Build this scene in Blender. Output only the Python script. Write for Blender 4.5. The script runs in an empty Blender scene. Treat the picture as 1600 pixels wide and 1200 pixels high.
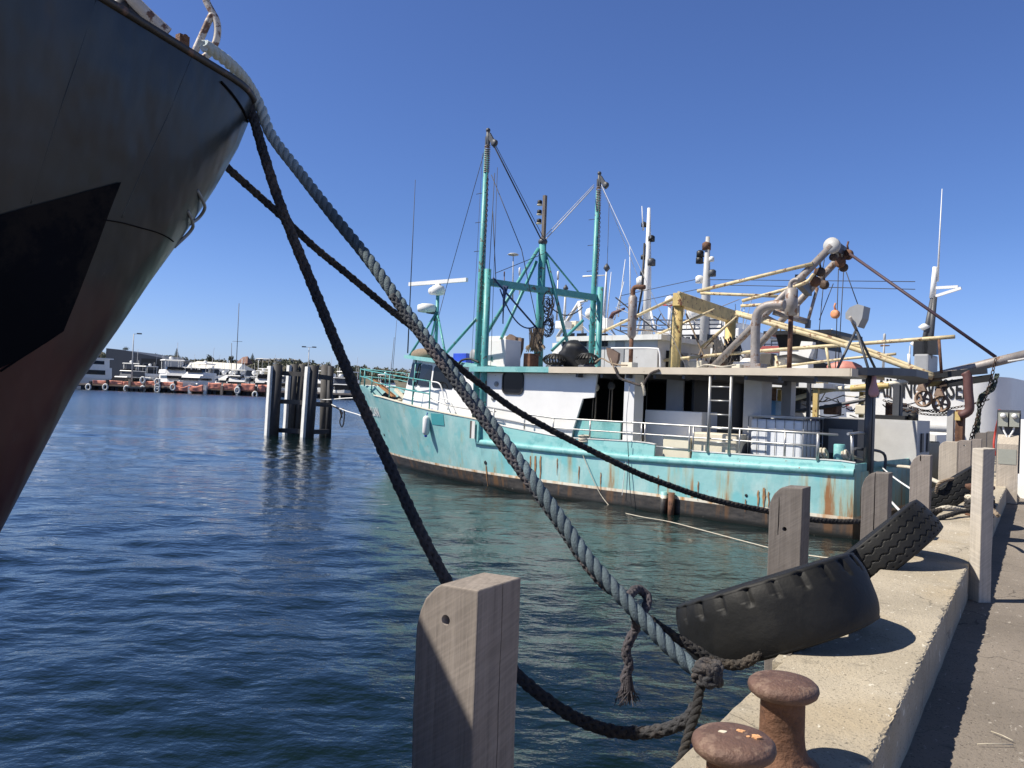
import bpy, bmesh, math, random
import numpy as np
from mathutils import Vector, Matrix, noise
from mathutils.bvhtree import BVHTree
random.seed(7); rng = np.random.default_rng(7)
R_ = math.radians
scene = bpy.context.scene
COL = scene.collection

# ------------------------------------------------------------------ camera
F_PX, EYE = 1260.0, 2.6
_p, _r = R_(0.9), R_(2.2)
_f = Vector((0, math.cos(_p), math.sin(_p))); _r0 = Vector((1, 0, 0)); _u0 = Vector((0, -math.sin(_p), math.cos(_p)))
CR = math.cos(_r)*_r0 + math.sin(_r)*_u0
CU = -math.sin(_r)*_r0 + math.cos(_r)*_u0
CAM = Vector((0, 0, EYE))
cd = bpy.data.cameras.new('camera'); cam = bpy.data.objects.new('camera', cd); COL.objects.link(cam)
m3 = Matrix((CR, CU, -_f)).transposed()
cam.matrix_world = Matrix.Translation(CAM) @ m3.to_4x4()
cd.sensor_fit = 'HORIZONTAL'; cd.sensor_width = 36.0; cd.lens = 36.0*F_PX/1600.0
cd.clip_start = 0.05; cd.clip_end = 6000
scene.camera = cam

# ------------------------------------------------------------------ sky, sun, exposure
SUN_EL, SUN_AZ = R_(50), R_(-99)          # azimuth from +Y towards +X: the sun stands to the left
w = bpy.data.worlds.new('World'); scene.world = w; w.use_nodes = True
nt = w.node_tree; bg = nt.nodes['Background']
sky = nt.nodes.new('ShaderNodeTexSky'); sky.sky_type = 'NISHITA'; sky.sun_disc = False
sky.sun_elevation = SUN_EL; sky.sun_rotation = SUN_AZ; sky.altitude = 0; sky.air_density = 1.0; sky.dust_density = 0.35; sky.ozone_density = 2.6
geo = nt.nodes.new('ShaderNodeTexCoord'); sep = nt.nodes.new('ShaderNodeSeparateXYZ'); nt.links.new(geo.outputs['Generated'], sep.inputs[0])
tr = nt.nodes.new('ShaderNodeValToRGB'); nt.links.new(sep.outputs[2], tr.inputs[0])      # white balance of the sky, paler and bluer towards the horizon
for i_, (p_, c_) in enumerate(((0.0, (.80, .95, 1.65, 1)), (.05, (.80, .96, 1.52, 1)), (.2, (.66, .84, 1.30, 1)), (.46, (.69, .83, 1.27, 1)), (.62, (.50, .50, .56, 1)), (1.0, (.40, .37, .36, 1)))):
    e_ = tr.color_ramp.elements[i_] if i_ < 2 else tr.color_ramp.elements.new(p_)
    e_.position = p_; e_.color = c_
mu = nt.nodes.new('ShaderNodeMix'); mu.data_type = 'RGBA'; mu.blend_type = 'MULTIPLY'; mu.inputs[0].default_value = 1.0
nt.links.new(sky.outputs[0], mu.inputs[6]); nt.links.new(tr.outputs[0], mu.inputs[7])
nt.links.new(mu.outputs[2], bg.inputs[0]); bg.inputs[1].default_value = 0.071
sd = bpy.data.lights.new('sun', 'SUN'); sd.energy = 4.7; sd.angle = R_(0.5); sd.color = (1.0, 0.93, 0.82)
so = bpy.data.objects.new('sun', sd); COL.objects.link(so); so.location = (-30, 0, 40)
sdir = Vector((math.sin(SUN_AZ)*math.cos(SUN_EL), math.cos(SUN_AZ)*math.cos(SUN_EL), math.sin(SUN_EL)))
so.rotation_euler = (-sdir).to_track_quat('-Z', 'Y').to_euler()
scene.view_settings.view_transform = 'Standard'; scene.view_settings.look = 'None'
scene.view_settings.exposure = 0.5; scene.view_settings.gamma = 1.0

# ------------------------------------------------------------------ where a line of sight meets the place
def ray(x, y): return _f*F_PX + CR*float(x-800) + CU*float(600-y)
def P(x, y, Y):
    d = ray(x, y); return CAM + d*(Y/d.y)
def G(x, y, z):
    d = ray(x, y); return CAM + d*((z-EYE)/d.z)
class Frame:
    def __init__(s, o, head):
        a = R_(head); s.o = Vector(o); s.u = Vector((math.sin(a), math.cos(a), 0)); s.v = Vector((-math.cos(a), math.sin(a), 0))
        s.rz = math.atan2(s.u.y, s.u.x)
        s.M = Matrix.Translation(s.o) @ Matrix.Rotation(s.rz, 4, 'Z')
    def T(s, x, y, yl):
        d = ray(x, y); q = s.o + s.v*yl - CAM
        k = q.dot(s.v)/d.dot(s.v); w_ = CAM + d*k - s.o
        return Vector((w_.dot(s.u), w_.dot(s.v), w_.z))

# ------------------------------------------------------------------ materials
def N(nt, t, **k):
    n = nt.nodes.new(t)
    for a, b in k.items():
        if a == 'ins':
            for i, v in b.items(): n.inputs[i].default_value = v
        else: setattr(n, a, b)
    return n
def ramp(nt, src, a, b, ca=(0, 0, 0, 1), cb=(1, 1, 1, 1)):
    r = N(nt, 'ShaderNodeValToRGB'); e = r.color_ramp.elements
    e[0].position = a; e[0].color = ca; e[1].position = b; e[1].color = cb
    nt.links.new(src, r.inputs[0]); return r.outputs[0]
def mixc(nt, fac, a, b, mode='MIX'):
    m = N(nt, 'ShaderNodeMix', data_type='RGBA', blend_type=mode)
    for s, v in ((m.inputs[0], fac), (m.inputs[6], a), (m.inputs[7], b)):
        if hasattr(v, 'is_linked'): nt.links.new(v, s)
        else: s.default_value = v if not isinstance(v, tuple) or len(v) == 4 else (*v, 1)
    return m.outputs[2]
def coords(nt, sc=(1, 1, 1)):
    tc = N(nt, 'ShaderNodeTexCoord'); mp = N(nt, 'ShaderNodeMapping'); mp.inputs['Scale'].default_value = sc
    nt.links.new(tc.outputs['Object'], mp.inputs[0]); return mp.outputs[0]
def noise_n(nt, vec, scale, detail=6, rough=.6):
    n = N(nt, 'ShaderNodeTexNoise', ins={'Scale': scale, 'Detail': detail, 'Roughness': rough}); nt.links.new(vec, n.inputs['Vector']); return n.outputs['Fac']
RUST = (0.16, 0.055, 0.02)
def mat(name, base, rough=.6, metal=0., var=.2, scale=3., bump=.15, bscale=30., rust=0., rscale=5., rcol=RUST, streak=0., scol=None, sscale=(7, 7, .5), spec=.5, stretch=(1, 1, 1), alt=None, altamt=.5, altscale=2.):
    m = bpy.data.materials.new(name); m.use_nodes = True; nt = m.node_tree; b = nt.nodes['Principled BSDF']
    v = coords(nt, stretch)
    dark = tuple(c*(1-var) for c in base); light = tuple(min(1, c*(1+var*.7)) for c in base)
    col = ramp(nt, noise_n(nt, v, scale), .3, .7, (*dark, 1), (*light, 1))
    if alt: col = mixc(nt, ramp(nt, noise_n(nt, v, altscale, 8, .7), .62-altamt*.25, .66-altamt*.2), col, alt)
    if streak > 0:
        vs = coords(nt, sscale); f = ramp(nt, noise_n(nt, vs, 1.0, 7, .65), .66-streak*.25, .80-streak*.2)
        col = mixc(nt, f, col, scol or rcol)
    if rust > 0:
        f = ramp(nt, noise_n(nt, v, rscale, 9, .7), .70-rust*.3, .73-rust*.28)
        col = mixc(nt, f, col, rcol)
    nt.links.new(col, b.inputs['Base Color'])
    b.inputs['Roughness'].default_value = rough; b.inputs['Metallic'].default_value = metal
    b.inputs['Specular IOR Level'].default_value = spec
    if bump > 0:
        bn = N(nt, 'ShaderNodeBump', ins={'Strength': bump, 'Distance': .02}); nt.links.new(noise_n(nt, v, bscale, 5), bn.inputs['Height']); nt.links.new(bn.outputs[0], b.inputs['Normal'])
    return m
TEAL = (0.17, 0.44, 0.44)
M = {}
M['teal'] = mat('teal_paint', TEAL, .5, var=.28, scale=1.6, rust=.12, rscale=4, alt=(.24, .50, .49), altamt=.7, altscale=2.5)
M['teal_pole'] = mat('teal_pole_paint', (.10, .38, .37), .45, var=.25, scale=4, rust=.42, rscale=4, rcol=(.12, .08, .05))
M['white'] = mat('white_paint', (.80, .80, .78), .45, var=.05, scale=2, rust=.05, bump=.05)
M['white_worn'] = mat('worn_white_paint', (.72, .72, .69), .55, var=.10, scale=3, streak=.28, scol=(.40, .30, .20), rust=.15)
M['cream'] = mat('cream_paint', (.72, .66, .52), .55, var=.08, rust=.08)
M['beige'] = mat('beige_fascia', (.62, .55, .44), .6, var=.12, rust=.15, scale=2)
M['grey'] = mat('grey_paint', (.30, .31, .32), .5, var=.1, rust=.1)
M['lgrey'] = mat('light_grey_paint', (.47, .47, .46), .5, var=.1, rust=.12)
M['dgrey'] = mat('dark_grey_steel', (.07, .075, .085), .5, var=.2, rust=.2)
M['black'] = mat('black_paint', (.014, .015, .017), .5, var=.2)
M['steel'] = mat('galvanised_steel', (.42, .42, .41), .4, .6, var=.15, scale=9, rust=.16)
M['pipe'] = mat('weathered_grey_pipe', (.33, .30, .28), .55, .2, var=.3, scale=5, rust=.5, rcol=(.20, .12, .08))
M['rusty'] = mat('rusty_steel', (.17, .085, .05), .8, .1, var=.5, scale=9, bump=.5, bscale=60, rust=.5, rcol=(.09, .045, .03))
M['yellow'] = mat('yellow_paint', (.62, .46, .18), .55, var=.25, rust=.42, scale=3)
M['yellow_pole'] = mat('pale_yellow_pole', (.60, .50, .30), .55, var=.25, rust=.45, scale=6)
M['glass'] = mat('dark_window_glass', (.010, .011, .014), .12, var=.2, bump=0, spec=.22)
M['rubber'] = mat('black_gasket', (.015, .015, .015), .6, bump=0)
M['red'] = mat('red_plastic', (.55, .07, .05), .5)
M['orange'] = mat('orange_mesh_fabric', (.80, .30, .20), .7, var=.25, scale=2)
M['blue'] = mat('blue_plastic', (.03, .08, .55), .45)
M['plastic'] = mat('white_translucent_plastic', (.74, .77, .80), .35, var=.06)
M['wire'] = mat('dark_wire', (.035, .035, .04), .6, bump=0)
M['wire_lt'] = mat('pale_wire', (.55, .55, .56), .5, bump=0)
M['rope_lt'] = mat('pale_rope_fibre', (.55, .50, .40), .9, var=.25, scale=20)
M['rope_br'] = mat('brown_rope_fibre', (.26, .20, .14), .9, var=.35, scale=25)
M['rope_dk'] = mat('dark_rope_fibre', (.032, .031, .032), .9, var=.45, scale=22, bump=.6, bscale=160, alt=(.075, .062, .05), altamt=.5, altscale=5)
M['rope_gr'] = mat('grey_braid_fibre', (.115, .095, .085), .9, var=.4, scale=22, bump=.6, bscale=160, alt=(.05, .05, .055), altamt=.8, altscale=2)
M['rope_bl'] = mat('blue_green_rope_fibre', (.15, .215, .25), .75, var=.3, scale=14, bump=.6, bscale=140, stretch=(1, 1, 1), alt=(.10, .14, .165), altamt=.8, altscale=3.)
M['rope_pu'] = mat('faded_purple_rope_fibre', (.095, .085, .095), .95, var=.35, scale=25, bump=.7, bscale=150)
M['rope_bp'] = mat('blue_purple_braid_fibre', (.085, .092, .105), .9, var=.4, scale=20, bump=.6, bscale=150, alt=(.13, .115, .12), altamt=.6, altscale=4)
M['rust_run'] = mat('orange_rust_run', (.36, .20, .09), .85, var=.45, scale=6, alt=(.20, .10, .05), altamt=.4, altscale=5)
M['chain'] = mat('rusty_chain', (.10, .07, .055), .7, .4, var=.4, scale=20)
M['tyre'] = mat('tyre_rubber', (.009, .0095, .010), .62, var=.35, scale=5, bump=.10, bscale=70, spec=.35, alt=(.014, .014, .0135), altamt=.6, altscale=3)
M['shed'] = mat('dark_blue_cladding', (.05, .06, .08), .6, var=.08)
M['brick'] = mat('orange_brick', (.34, .17, .11), .8, var=.15)
M['roof_w'] = mat('white_sheet_roof', (.80, .77, .68), .6, var=.04)
M['leaf'] = mat('dark_foliage', (.095, .11, .07), .8, var=.4, scale=.3)
M['leaf2'] = mat('olive_foliage', (.15, .14, .095), .8, var=.4, scale=.2)
M['bark'] = mat('bark', (.13, .10, .08), .9)
M['jetty'] = mat('jetty_timber', (.34, .27, .21), .8, var=.2, scale=1)
M['dpile'] = mat('tarred_pile', (.030, .030, .033), .7, var=.3, scale=3)
M['gpile'] = mat('grey_pile', (.085, .08, .075), .8, var=.25, scale=3)
M['chalk'] = mat('chalky_white_timber', (.72, .72, .69), .8, var=.1, scale=4, rust=.12, rcol=(.2, .19, .17))

def wood_mat(name, base, gr=.5, stretch=(30, 30, 1.1)):
    m = bpy.data.materials.new(name); m.use_nodes = True; nt = m.node_tree; b = nt.nodes['Principled BSDF']
    v = coords(nt, stretch); v1 = coords(nt)
    d = tuple(c*(1-gr) for c in base); l = tuple(min(1, c*(1+gr*.45)) for c in base)
    fine = noise_n(nt, v, 1.6, 9, .72)
    col = ramp(nt, fine, .28, .72, (*d, 1), (*l, 1))
    col = mixc(nt, ramp(nt, noise_n(nt, v1, 3, 5), .4, .75), col, tuple(c*.72 for c in base))
    cr = ramp(nt, noise_n(nt, coords(nt, (stretch[0]*.55, stretch[1]*.55, stretch[2]*.5)), 1.0, 4, .5), .285, .315, (1, 1, 1, 1), (0, 0, 0, 1))
    col = mixc(nt, cr, col, tuple(c*.22 for c in base))
    saw = N(nt, 'ShaderNodeTexNoise', ins={'Scale': 1., 'Detail': 3.}); m0 = N(nt, 'ShaderNodeMapping'); m0.inputs['Rotation'].default_value = (.62, .2, 0); mp = N(nt, 'ShaderNodeMapping'); mp.inputs['Scale'].default_value = (4, 4, 120); tcs = N(nt, 'ShaderNodeTexCoord'); nt.links.new(tcs.outputs['Object'], m0.inputs[0]); nt.links.new(m0.outputs[0], mp.inputs[0]); nt.links.new(mp.outputs[0], saw.inputs['Vector'])
    col = mixc(nt, ramp(nt, saw.outputs['Fac'], .42, .66, (0, 0, 0, 1), (.32, .32, .32, 1)), col, tuple(min(1, c*1.35) for c in base))
    col = mixc(nt, ramp(nt, noise_n(nt, coords(nt, (9, 9, 5)), 1, 7, .7), .66, .70), col, tuple(c*.45 for c in base))
    col = mixc(nt, ramp(nt, noise_n(nt, coords(nt, (5, 5, 3.5)), 1, 9, .72), .685, .70), col, (.55, .53, .49))
    nt.links.new(col, b.inputs['Base Color']); b.inputs['Roughness'].default_value = .9; b.inputs['Specular IOR Level'].default_value = .2
    ad = N(nt, 'ShaderNodeMath', operation='SUBTRACT'); nt.links.new(fine, ad.inputs[0]); nt.links.new(cr, ad.inputs[1])
    bn = N(nt, 'ShaderNodeBump', ins={'Strength': .55, 'Distance': .006}); nt.links.new(ad.outputs[0], bn.inputs['Height']); nt.links.new(bn.outputs[0], b.inputs['Normal'])
    return m
M['wood'] = wood_mat('weathered_grey_timber', (.30, .262, .232), .42)
M['wood_dk'] = wood_mat('dark_weathered_timber', (.20, .178, .162), .42)
M['wood_lt'] = wood_mat('bleached_timber', (.50, .44, .36), .4)
M['wood_wh'] = wood_mat('whitewashed_timber', (.54, .49, .42), .3)
M['pallet'] = wood_mat('old_deck_timber', (.40, .33, .25), .4, (1.2, 18, 18))

def ground_mat(name, base, specks, dk, bumpd, warm=None, blotch=1.3):
    m = bpy.data.materials.new(name); m.use_nodes = True; nt = m.node_tree; b = nt.nodes['Principled BSDF']
    v = coords(nt)
    col = ramp(nt, noise_n(nt, v, blotch, 9, .62), .3, .7, (*[c*.74 for c in base], 1), (*[min(1, c*1.18) for c in base], 1))
    if warm: col = mixc(nt, ramp(nt, noise_n(nt, v, 2.1, 4, .5), .5, .68), col, warm)
    col = mixc(nt, ramp(nt, noise_n(nt, v, 90, 3, .6), .60, .65), col, tuple(c*.45 for c in base))
    col = mixc(nt, ramp(nt, noise_n(nt, coords(nt, (1, 1.6, 1)), 17, 4, .6), .655, .675), col, specks)
    col = mixc(nt, ramp(nt, noise_n(nt, coords(nt, (1.7, 1, 1)), 6, 6, .62), .60, .74), col, dk)
    col = mixc(nt, ramp(nt, noise_n(nt, coords(nt, (1, 2.6, 1)), 5.2, 8, .7), .635, .66), col, specks)
    vo = N(nt, 'ShaderNodeTexVoronoi', feature='DISTANCE_TO_EDGE', ins={'Scale': 1.1}); wv = N(nt, 'ShaderNodeVectorMath', operation='MULTIPLY_ADD'); nn_ = N(nt, 'ShaderNodeTexNoise', ins={'Scale': 3., 'Detail': 5.}); nt.links.new(v, nn_.inputs['Vector']); nt.links.new(nn_.outputs['Color'], wv.inputs[0]); wv.inputs[1].default_value = (.5, .5, .5); nt.links.new(v, wv.inputs[2]); nt.links.new(wv.outputs[0], vo.inputs['Vector'])
    ck = N(nt, 'ShaderNodeMath', operation='MULTIPLY'); nt.links.new(ramp(nt, vo.outputs['Distance'], .002, .007, (1, 1, 1, 1), (0, 0, 0, 1)), ck.inputs[0]); nt.links.new(ramp(nt, noise_n(nt, v, .8, 3), .5, .56), ck.inputs[1])
    col = mixc(nt, ck.outputs[0], col, tuple(c*.35 for c in base))
    nt.links.new(col, b.inputs['Base Color']); b.inputs['Roughness'].default_value = .9; b.inputs['Specular IOR Level'].default_value = .25
    bn = N(nt, 'ShaderNodeBump', ins={'Strength': .6, 'Distance': bumpd}); nt.links.new(noise_n(nt, v, 55, 8, .7), bn.inputs['Height']); nt.links.new(bn.outputs[0], b.inputs['Normal'])
    return m
M['concrete'] = ground_mat('kerb_concrete', (.46, .405, .315), (.68, .64, .54), (.25, .22, .175), .014, (.44, .37, .265))
M['asphalt'] = ground_mat('worn_pavement', (.245, .212, .178), (.38, .345, .30), (.125, .11, .092), .014, None, .9)

def hull_mat(name):
    """trawler side: teal topsides, white boot line, fouled black bottom, rust runs"""
    m = bpy.data.materials.new(name); m.use_nodes = True; nt = m.node_tree; b = nt.nodes['Principled BSDF']
    v = coords(nt)
    col = ramp(nt, noise_n(nt, v, 1.1, 6), .3, .7, (.22, .47, .47, 1), (.31, .57, .57, 1))
    col = mixc(nt, ramp(nt, noise_n(nt, coords(nt, (1, 1, .45)), 1.7, 8, .7), .47, .7), col, (.43, .62, .60))
    col = mixc(nt, ramp(nt, noise_n(nt, coords(nt, (1, 1, 1.2)), .9, 3, .5), .56, .62), col, (.19, .49, .51))
    tc = N(nt, 'ShaderNodeTexCoord'); sx = N(nt, 'ShaderNodeSeparateXYZ'); nt.links.new(tc.outputs['Object'], sx.inputs[0])
    # rust: runs that thin out forward of midships
    st = noise_n(nt, coords(nt, (3.2, 3.2, .28)), 1.0, 7, .66)
    xf = N(nt, 'ShaderNodeMapRange', ins={1: 0., 2: 13., 3: .012, 4: .10}); nt.links.new(sx.outputs[0], xf.inputs[0])
    zf = N(nt, 'ShaderNodeMapRange', ins={1: .4, 2: 1.6, 3: -.01, 4: .05}); nt.links.new(sx.outputs[2], zf.inputs[0])
    s1 = N(nt, 'ShaderNodeMath', operation='SUBTRACT'); nt.links.new(st, s1.inputs[0]); nt.links.new(xf.outputs[0], s1.inputs[1])
    s2 = N(nt, 'ShaderNodeMath', operation='SUBTRACT'); nt.links.new(s1.outputs[0], s2.inputs[0]); nt.links.new(zf.outputs[0], s2.inputs[1])
    col = mixc(nt, ramp(nt, s2.outputs[0], .46, .60, (0, 0, 0, 1), (.65, .65, .65, 1)), col, (.40, .34, .16))
    col = mixc(nt, ramp(nt, s2.outputs[0], .55, .63, (0, 0, 0, 1), (.9, .9, .9, 1)), col, (.30, .12, .035))
    col = mixc(nt, ramp(nt, noise_n(nt, v, 2.6, 9, .75), .64, .67), col, (.34, .20, .14))
    # boot line and bottom
    def above(z, soft=.004):
        mr = N(nt, 'ShaderNodeMapRange', ins={1: z-soft, 2: z+soft, 3: 1., 4: 0.}); nt.links.new(sx.outputs[2], mr.inputs[0]); return mr.outputs[0]
    line = mixc(nt, ramp(nt, noise_n(nt, coords(nt, (6, 6, 1)), 1, 5), .45, .7), (.74, .70, .58, 1), (.50, .27, .10, 1))
    col = mixc(nt, above(.44), col, line)
    bot = ramp(nt, noise_n(nt, coords(nt, (1.5, 1.5, 5)), 2.2, 8, .7), .3, .75, (.012, .012, .012, 1), (.085, .075, .065, 1))
    bot = mixc(nt, ramp(nt, st, .52, .64), bot, (.12, .065, .03))
    col = mixc(nt, above(.37), col, bot)
    wet = mixc(nt, ramp(nt, noise_n(nt, v, 14, 5, .7), .62, .68), (.012, .014, .012, 1), (.16, .15, .13, 1))
    col = mixc(nt, above(.10, .05), col, wet)
    nt.links.new(col, b.inputs['Base Color']); b.inputs['Roughness'].default_value = .5
    bn = N(nt, 'ShaderNodeBump', ins={'Strength': .25, 'Distance': .05}); nt.links.new(noise_n(nt, v, 2.4, 4), bn.inputs['Height']); nt.links.new(bn.outputs[0], b.inputs['Normal'])
    return m
M['hull'] = hull_mat('trawler_topside_paint')

def ship_mat():
    """steel bow: charcoal topsides over dull red bottom paint, scuffed"""
    m = bpy.data.materials.new('charcoal_ship_paint'); m.use_nodes = True; nt = m.node_tree; b = nt.nodes['Principled BSDF']
    v = coords(nt); vs = coords(nt, (2.2, 2.2, .55))
    up = ramp(nt, noise_n(nt, vs, 1.3, 6), .3, .72, (.007, .009, .010, 1), (.036, .041, .043, 1))
    up = mixc(nt, ramp(nt, noise_n(nt, v, 1.2, 4), .5, .75), up, (.03, .038, .035))
    lo = ramp(nt, noise_n(nt, vs, 1.5, 6), .3, .75, (.055, .017, .018, 1), (.105, .034, .033, 1))
    tc = N(nt, 'ShaderNodeTexCoord'); sx = N(nt, 'ShaderNodeSeparateXYZ'); nt.links.new(tc.outputs['Object'], sx.inputs[0])
    nz = noise_n(nt, v, 2.5, 4); mm = N(nt, 'ShaderNodeMath', operation='MULTIPLY_ADD', ins={1: .5, 2: -.25}); nt.links.new(nz, mm.inputs[0])
    ad = N(nt, 'ShaderNodeMath', operation='ADD'); nt.links.new(sx.outputs[2], ad.inputs[0]); nt.links.new(mm.outputs[0], ad.inputs[1])
    mr = N(nt, 'ShaderNodeMapRange', ins={1: 2.70, 2: 3.10, 3: 1., 4: 0.}); nt.links.new(ad.outputs[0], mr.inputs[0])
    col = mixc(nt, mr.outputs[0], up, lo)
    col = mixc(nt, ramp(nt, noise_n(nt, coords(nt, (5, 5, 2.2)), 1.6, 8, .7), .70, .73), col, (.03, .02, .018))
    col = mixc(nt, ramp(nt, noise_n(nt, coords(nt, (3.8, 3.8, .42)), 1., 7, .68), .58, .70, (0, 0, 0, 1), (.6, .6, .6, 1)), col, (.040, .027, .02))
    col = mixc(nt, ramp(nt, noise_n(nt, coords(nt, (2.6, 2.6, 1.1)), 2.4, 8, .75), .64, .70, (0, 0, 0, 1), (.3, .3, .3, 1)), col, (.08, .085, .088))
    nt.links.new(col, b.inputs['Base Color']); b.inputs['Roughness'].default_value = .33
    bn = N(nt, 'ShaderNodeBump', ins={'Strength': .6, 'Distance': .06}); nt.links.new(noise_n(nt, coords(nt, (1.4, 1.4, .7)), 1.5, 3), bn.inputs['Height']); nt.links.new(bn.outputs[0], b.inputs['Normal'])
    return m
M['ship'] = ship_mat()

def water_mat():
    m = bpy.data.materials.new('harbour_water'); m.use_nodes = True; nt = m.node_tree; b = nt.nodes['Principled BSDF']
    b.inputs['Base Color'].default_value = (.003, .010, .010, 1); b.inputs['IOR'].default_value = 1.43
    b.inputs['Specular IOR Level'].default_value = .6
    v = coords(nt, (1., 1.35, 1)); a = noise_n(nt, coords(nt, (1., 1.45, 1)), .95, 3, .5); c = noise_n(nt, v, 5.0, 4, .55)
    vl = N(nt, 'ShaderNodeVectorMath', operation='LENGTH'); nt.links.new(coords(nt), vl.inputs[0])      # ripples too small to model far out widen the gloss
    mr = N(nt, 'ShaderNodeMapRange', ins={1: 25., 2: 190., 3: .03, 4: .26}); nt.links.new(vl.outputs['Value'], mr.inputs[0]); nt.links.new(mr.outputs[0], b.inputs['Roughness'])
    b1 = N(nt, 'ShaderNodeBump', ins={'Strength': .5, 'Distance': .12}); nt.links.new(a, b1.inputs['Height'])
    b2 = N(nt, 'ShaderNodeBump', ins={'Strength': .5, 'Distance': .036}); nt.links.new(c, b2.inputs['Height']); nt.links.new(b1.outputs[0], b2.inputs['Normal'])
    nt.links.new(b2.outputs[0], b.inputs['Normal'])
    return m
M['water'] = water_mat()

# ------------------------------------------------------------------ mesh building
class MB:
    def __init__(s): s.v = []; s.f = []; s.sm = []; s.mi = []
    def add(s, vs, fs, smooth=False, mi=0):
        o = len(s.v); s.v += [Vector(q) for q in vs]; s.f += [tuple(i+o for i in f) for f in fs]; s.sm += [smooth]*len(fs); s.mi += [mi]*len(fs); return s
    def box(s, a, b, mi=0):
        x0, y0, z0 = (min(a[i], b[i]) for i in range(3)); x1, y1, z1 = (max(a[i], b[i]) for i in range(3))
        return s.add([(x0, y0, z0), (x1, y0, z0), (x1, y1, z0), (x0, y1, z0), (x0, y0, z1), (x1, y0, z1), (x1, y1, z1), (x0, y1, z1)],
                     [(3, 2, 1, 0), (4, 5, 6, 7), (0, 1, 5, 4), (1, 2, 6, 5), (2, 3, 7, 6), (3, 0, 4, 7)], mi=mi)
    def beam(s, a, b, w, h, up=(0, 0, 1), mi=0):
        a, b = Vector(a), Vector(b); d = (b-a).normalized(); sd_ = d.cross(Vector(up))
        if sd_.length < 1e-4: sd_ = d.cross(Vector((1, 0, 0)))
        sd_.normalize(); u = sd_.cross(d).normalized(); q = []
        for p_ in (a, b):
            for i, j in ((-1, -1), (1, -1), (1, 1), (-1, 1)): q.append(p_+sd_*(i*w/2)+u*(j*h/2))
        return s.add(q, [(0, 1, 2, 3), (7, 6, 5, 4), (0, 4, 5, 1), (1, 5, 6, 2), (2, 6, 7, 3), (3, 7, 4, 0)], mi=mi)
    def tube(s, pts, r, seg=8, cap=True, mi=0, closed=False):
        pts = [Vector(p_) for p_ in pts]; n = len(pts)
        rs = r if isinstance(r, (list, tuple)) else [r]*n
        t0 = (pts[1]-pts[0]).normalized(); a = Vector((0, 0, 1)) if abs(t0.z) < .9 else Vector((1, 0, 0))
        nn = t0.cross(a).normalized(); vs = []
        for i in range(n):
            if closed: t = (pts[(i+1) % n]-pts[i-1])
            else: t = pts[min(i+1, n-1)]-pts[max(i-1, 0)]
            t = t.normalized() if t.length > 1e-9 else t0
            nn = (nn-t*nn.dot(t)); nn = nn.normalized() if nn.length > 1e-6 else t.orthogonal().normalized(); bb = t.cross(nn)
            for k in range(seg):
                an = 2*math.pi*k/seg; vs.append(pts[i]+(nn*math.cos(an)+bb*math.sin(an))*rs[i])
        fs = [(i*seg+k, i*seg+(k+1) % seg, ((i+1) % n)*seg+(k+1) % seg, ((i+1) % n)*seg+k) for i in range(n if closed else n-1) for k in range(seg)]
        s.add(vs, fs, seg > 4, mi)
        if cap and not closed:
            o = len(s.v)-n*seg
            s.f += [tuple(o+k for k in reversed(range(seg))), tuple(o+(n-1)*seg+k for k in range(seg))]; s.sm += [False]*2; s.mi += [mi]*2
        return s
    def lathe(s, prof, c=(0, 0, 0), ax=(0, 0, 1), seg=24, mi=0, smooth=True, cap=True):
        ax = Vector(ax).normalized(); e1 = ax.orthogonal().normalized(); e2 = ax.cross(e1); c = Vector(c)
        vs = [c+ax*h+(e1*math.cos(2*math.pi*k/seg)+e2*math.sin(2*math.pi*k/seg))*r for r, h in prof for k in range(seg)]
        fs = [(i*seg+k, i*seg+(k+1) % seg, (i+1)*seg+(k+1) % seg, (i+1)*seg+k) for i in range(len(prof)-1) for k in range(seg)]
        s.add(vs, fs, smooth, mi)
        if cap:
            o = len(s.v)-len(vs)
            s.f += [tuple(o+k for k in reversed(range(seg))), tuple(o+(len(prof)-1)*seg+k for k in range(seg))]; s.sm += [False]*2; s.mi += [mi]*2
        return s
    def prism(s, poly, z0, z1, mi=0, top=None):
        n = len(poly); t = top or poly
        vs = [(x, y, z0) for x, y in poly]+[(x, y, z1) for x, y in t]
        return s.add(vs, [tuple(reversed(range(n))), tuple(range(n, 2*n))]+[(i, (i+1) % n, n+(i+1) % n, n+i) for i in range(n)], mi=mi)
    def slab(s, poly, th, mi=0):
        """a flat polygon of 3-D points given thickness th (towards its normal)"""
        p_ = [Vector(q) for q in poly]; n = len(p_); nr = Vector((0, 0, 0))
        for i in range(n): nr += p_[i].cross(p_[(i+1) % n])
        nr.normalize(); q = p_+[a+nr*th for a in p_]
        return s.add(q, [tuple(reversed(range(n))), tuple(range(n, 2*n))]+[(i, (i+1) % n, n+(i+1) % n, n+i) for i in range(n)], mi=mi)
    def ball(s, c, r, seg=12, sq=(1, 1, 1), mi=0):
        k = seg//2; c = Vector(c); vs = [c+Vector((r*sq[0]*math.sin(math.pi*i/k)*math.cos(2*math.pi*j/seg), r*sq[1]*math.sin(math.pi*i/k)*math.sin(2*math.pi*j/seg), r*sq[2]*math.cos(math.pi*i/k))) for i in range(k+1) for j in range(seg)]
        return s.add(vs, [(i*seg+j, (i+1)*seg+j, (i+1)*seg+(j+1) % seg, i*seg+(j+1) % seg) for i in range(k) for j in range(seg)], True, mi)
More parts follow.
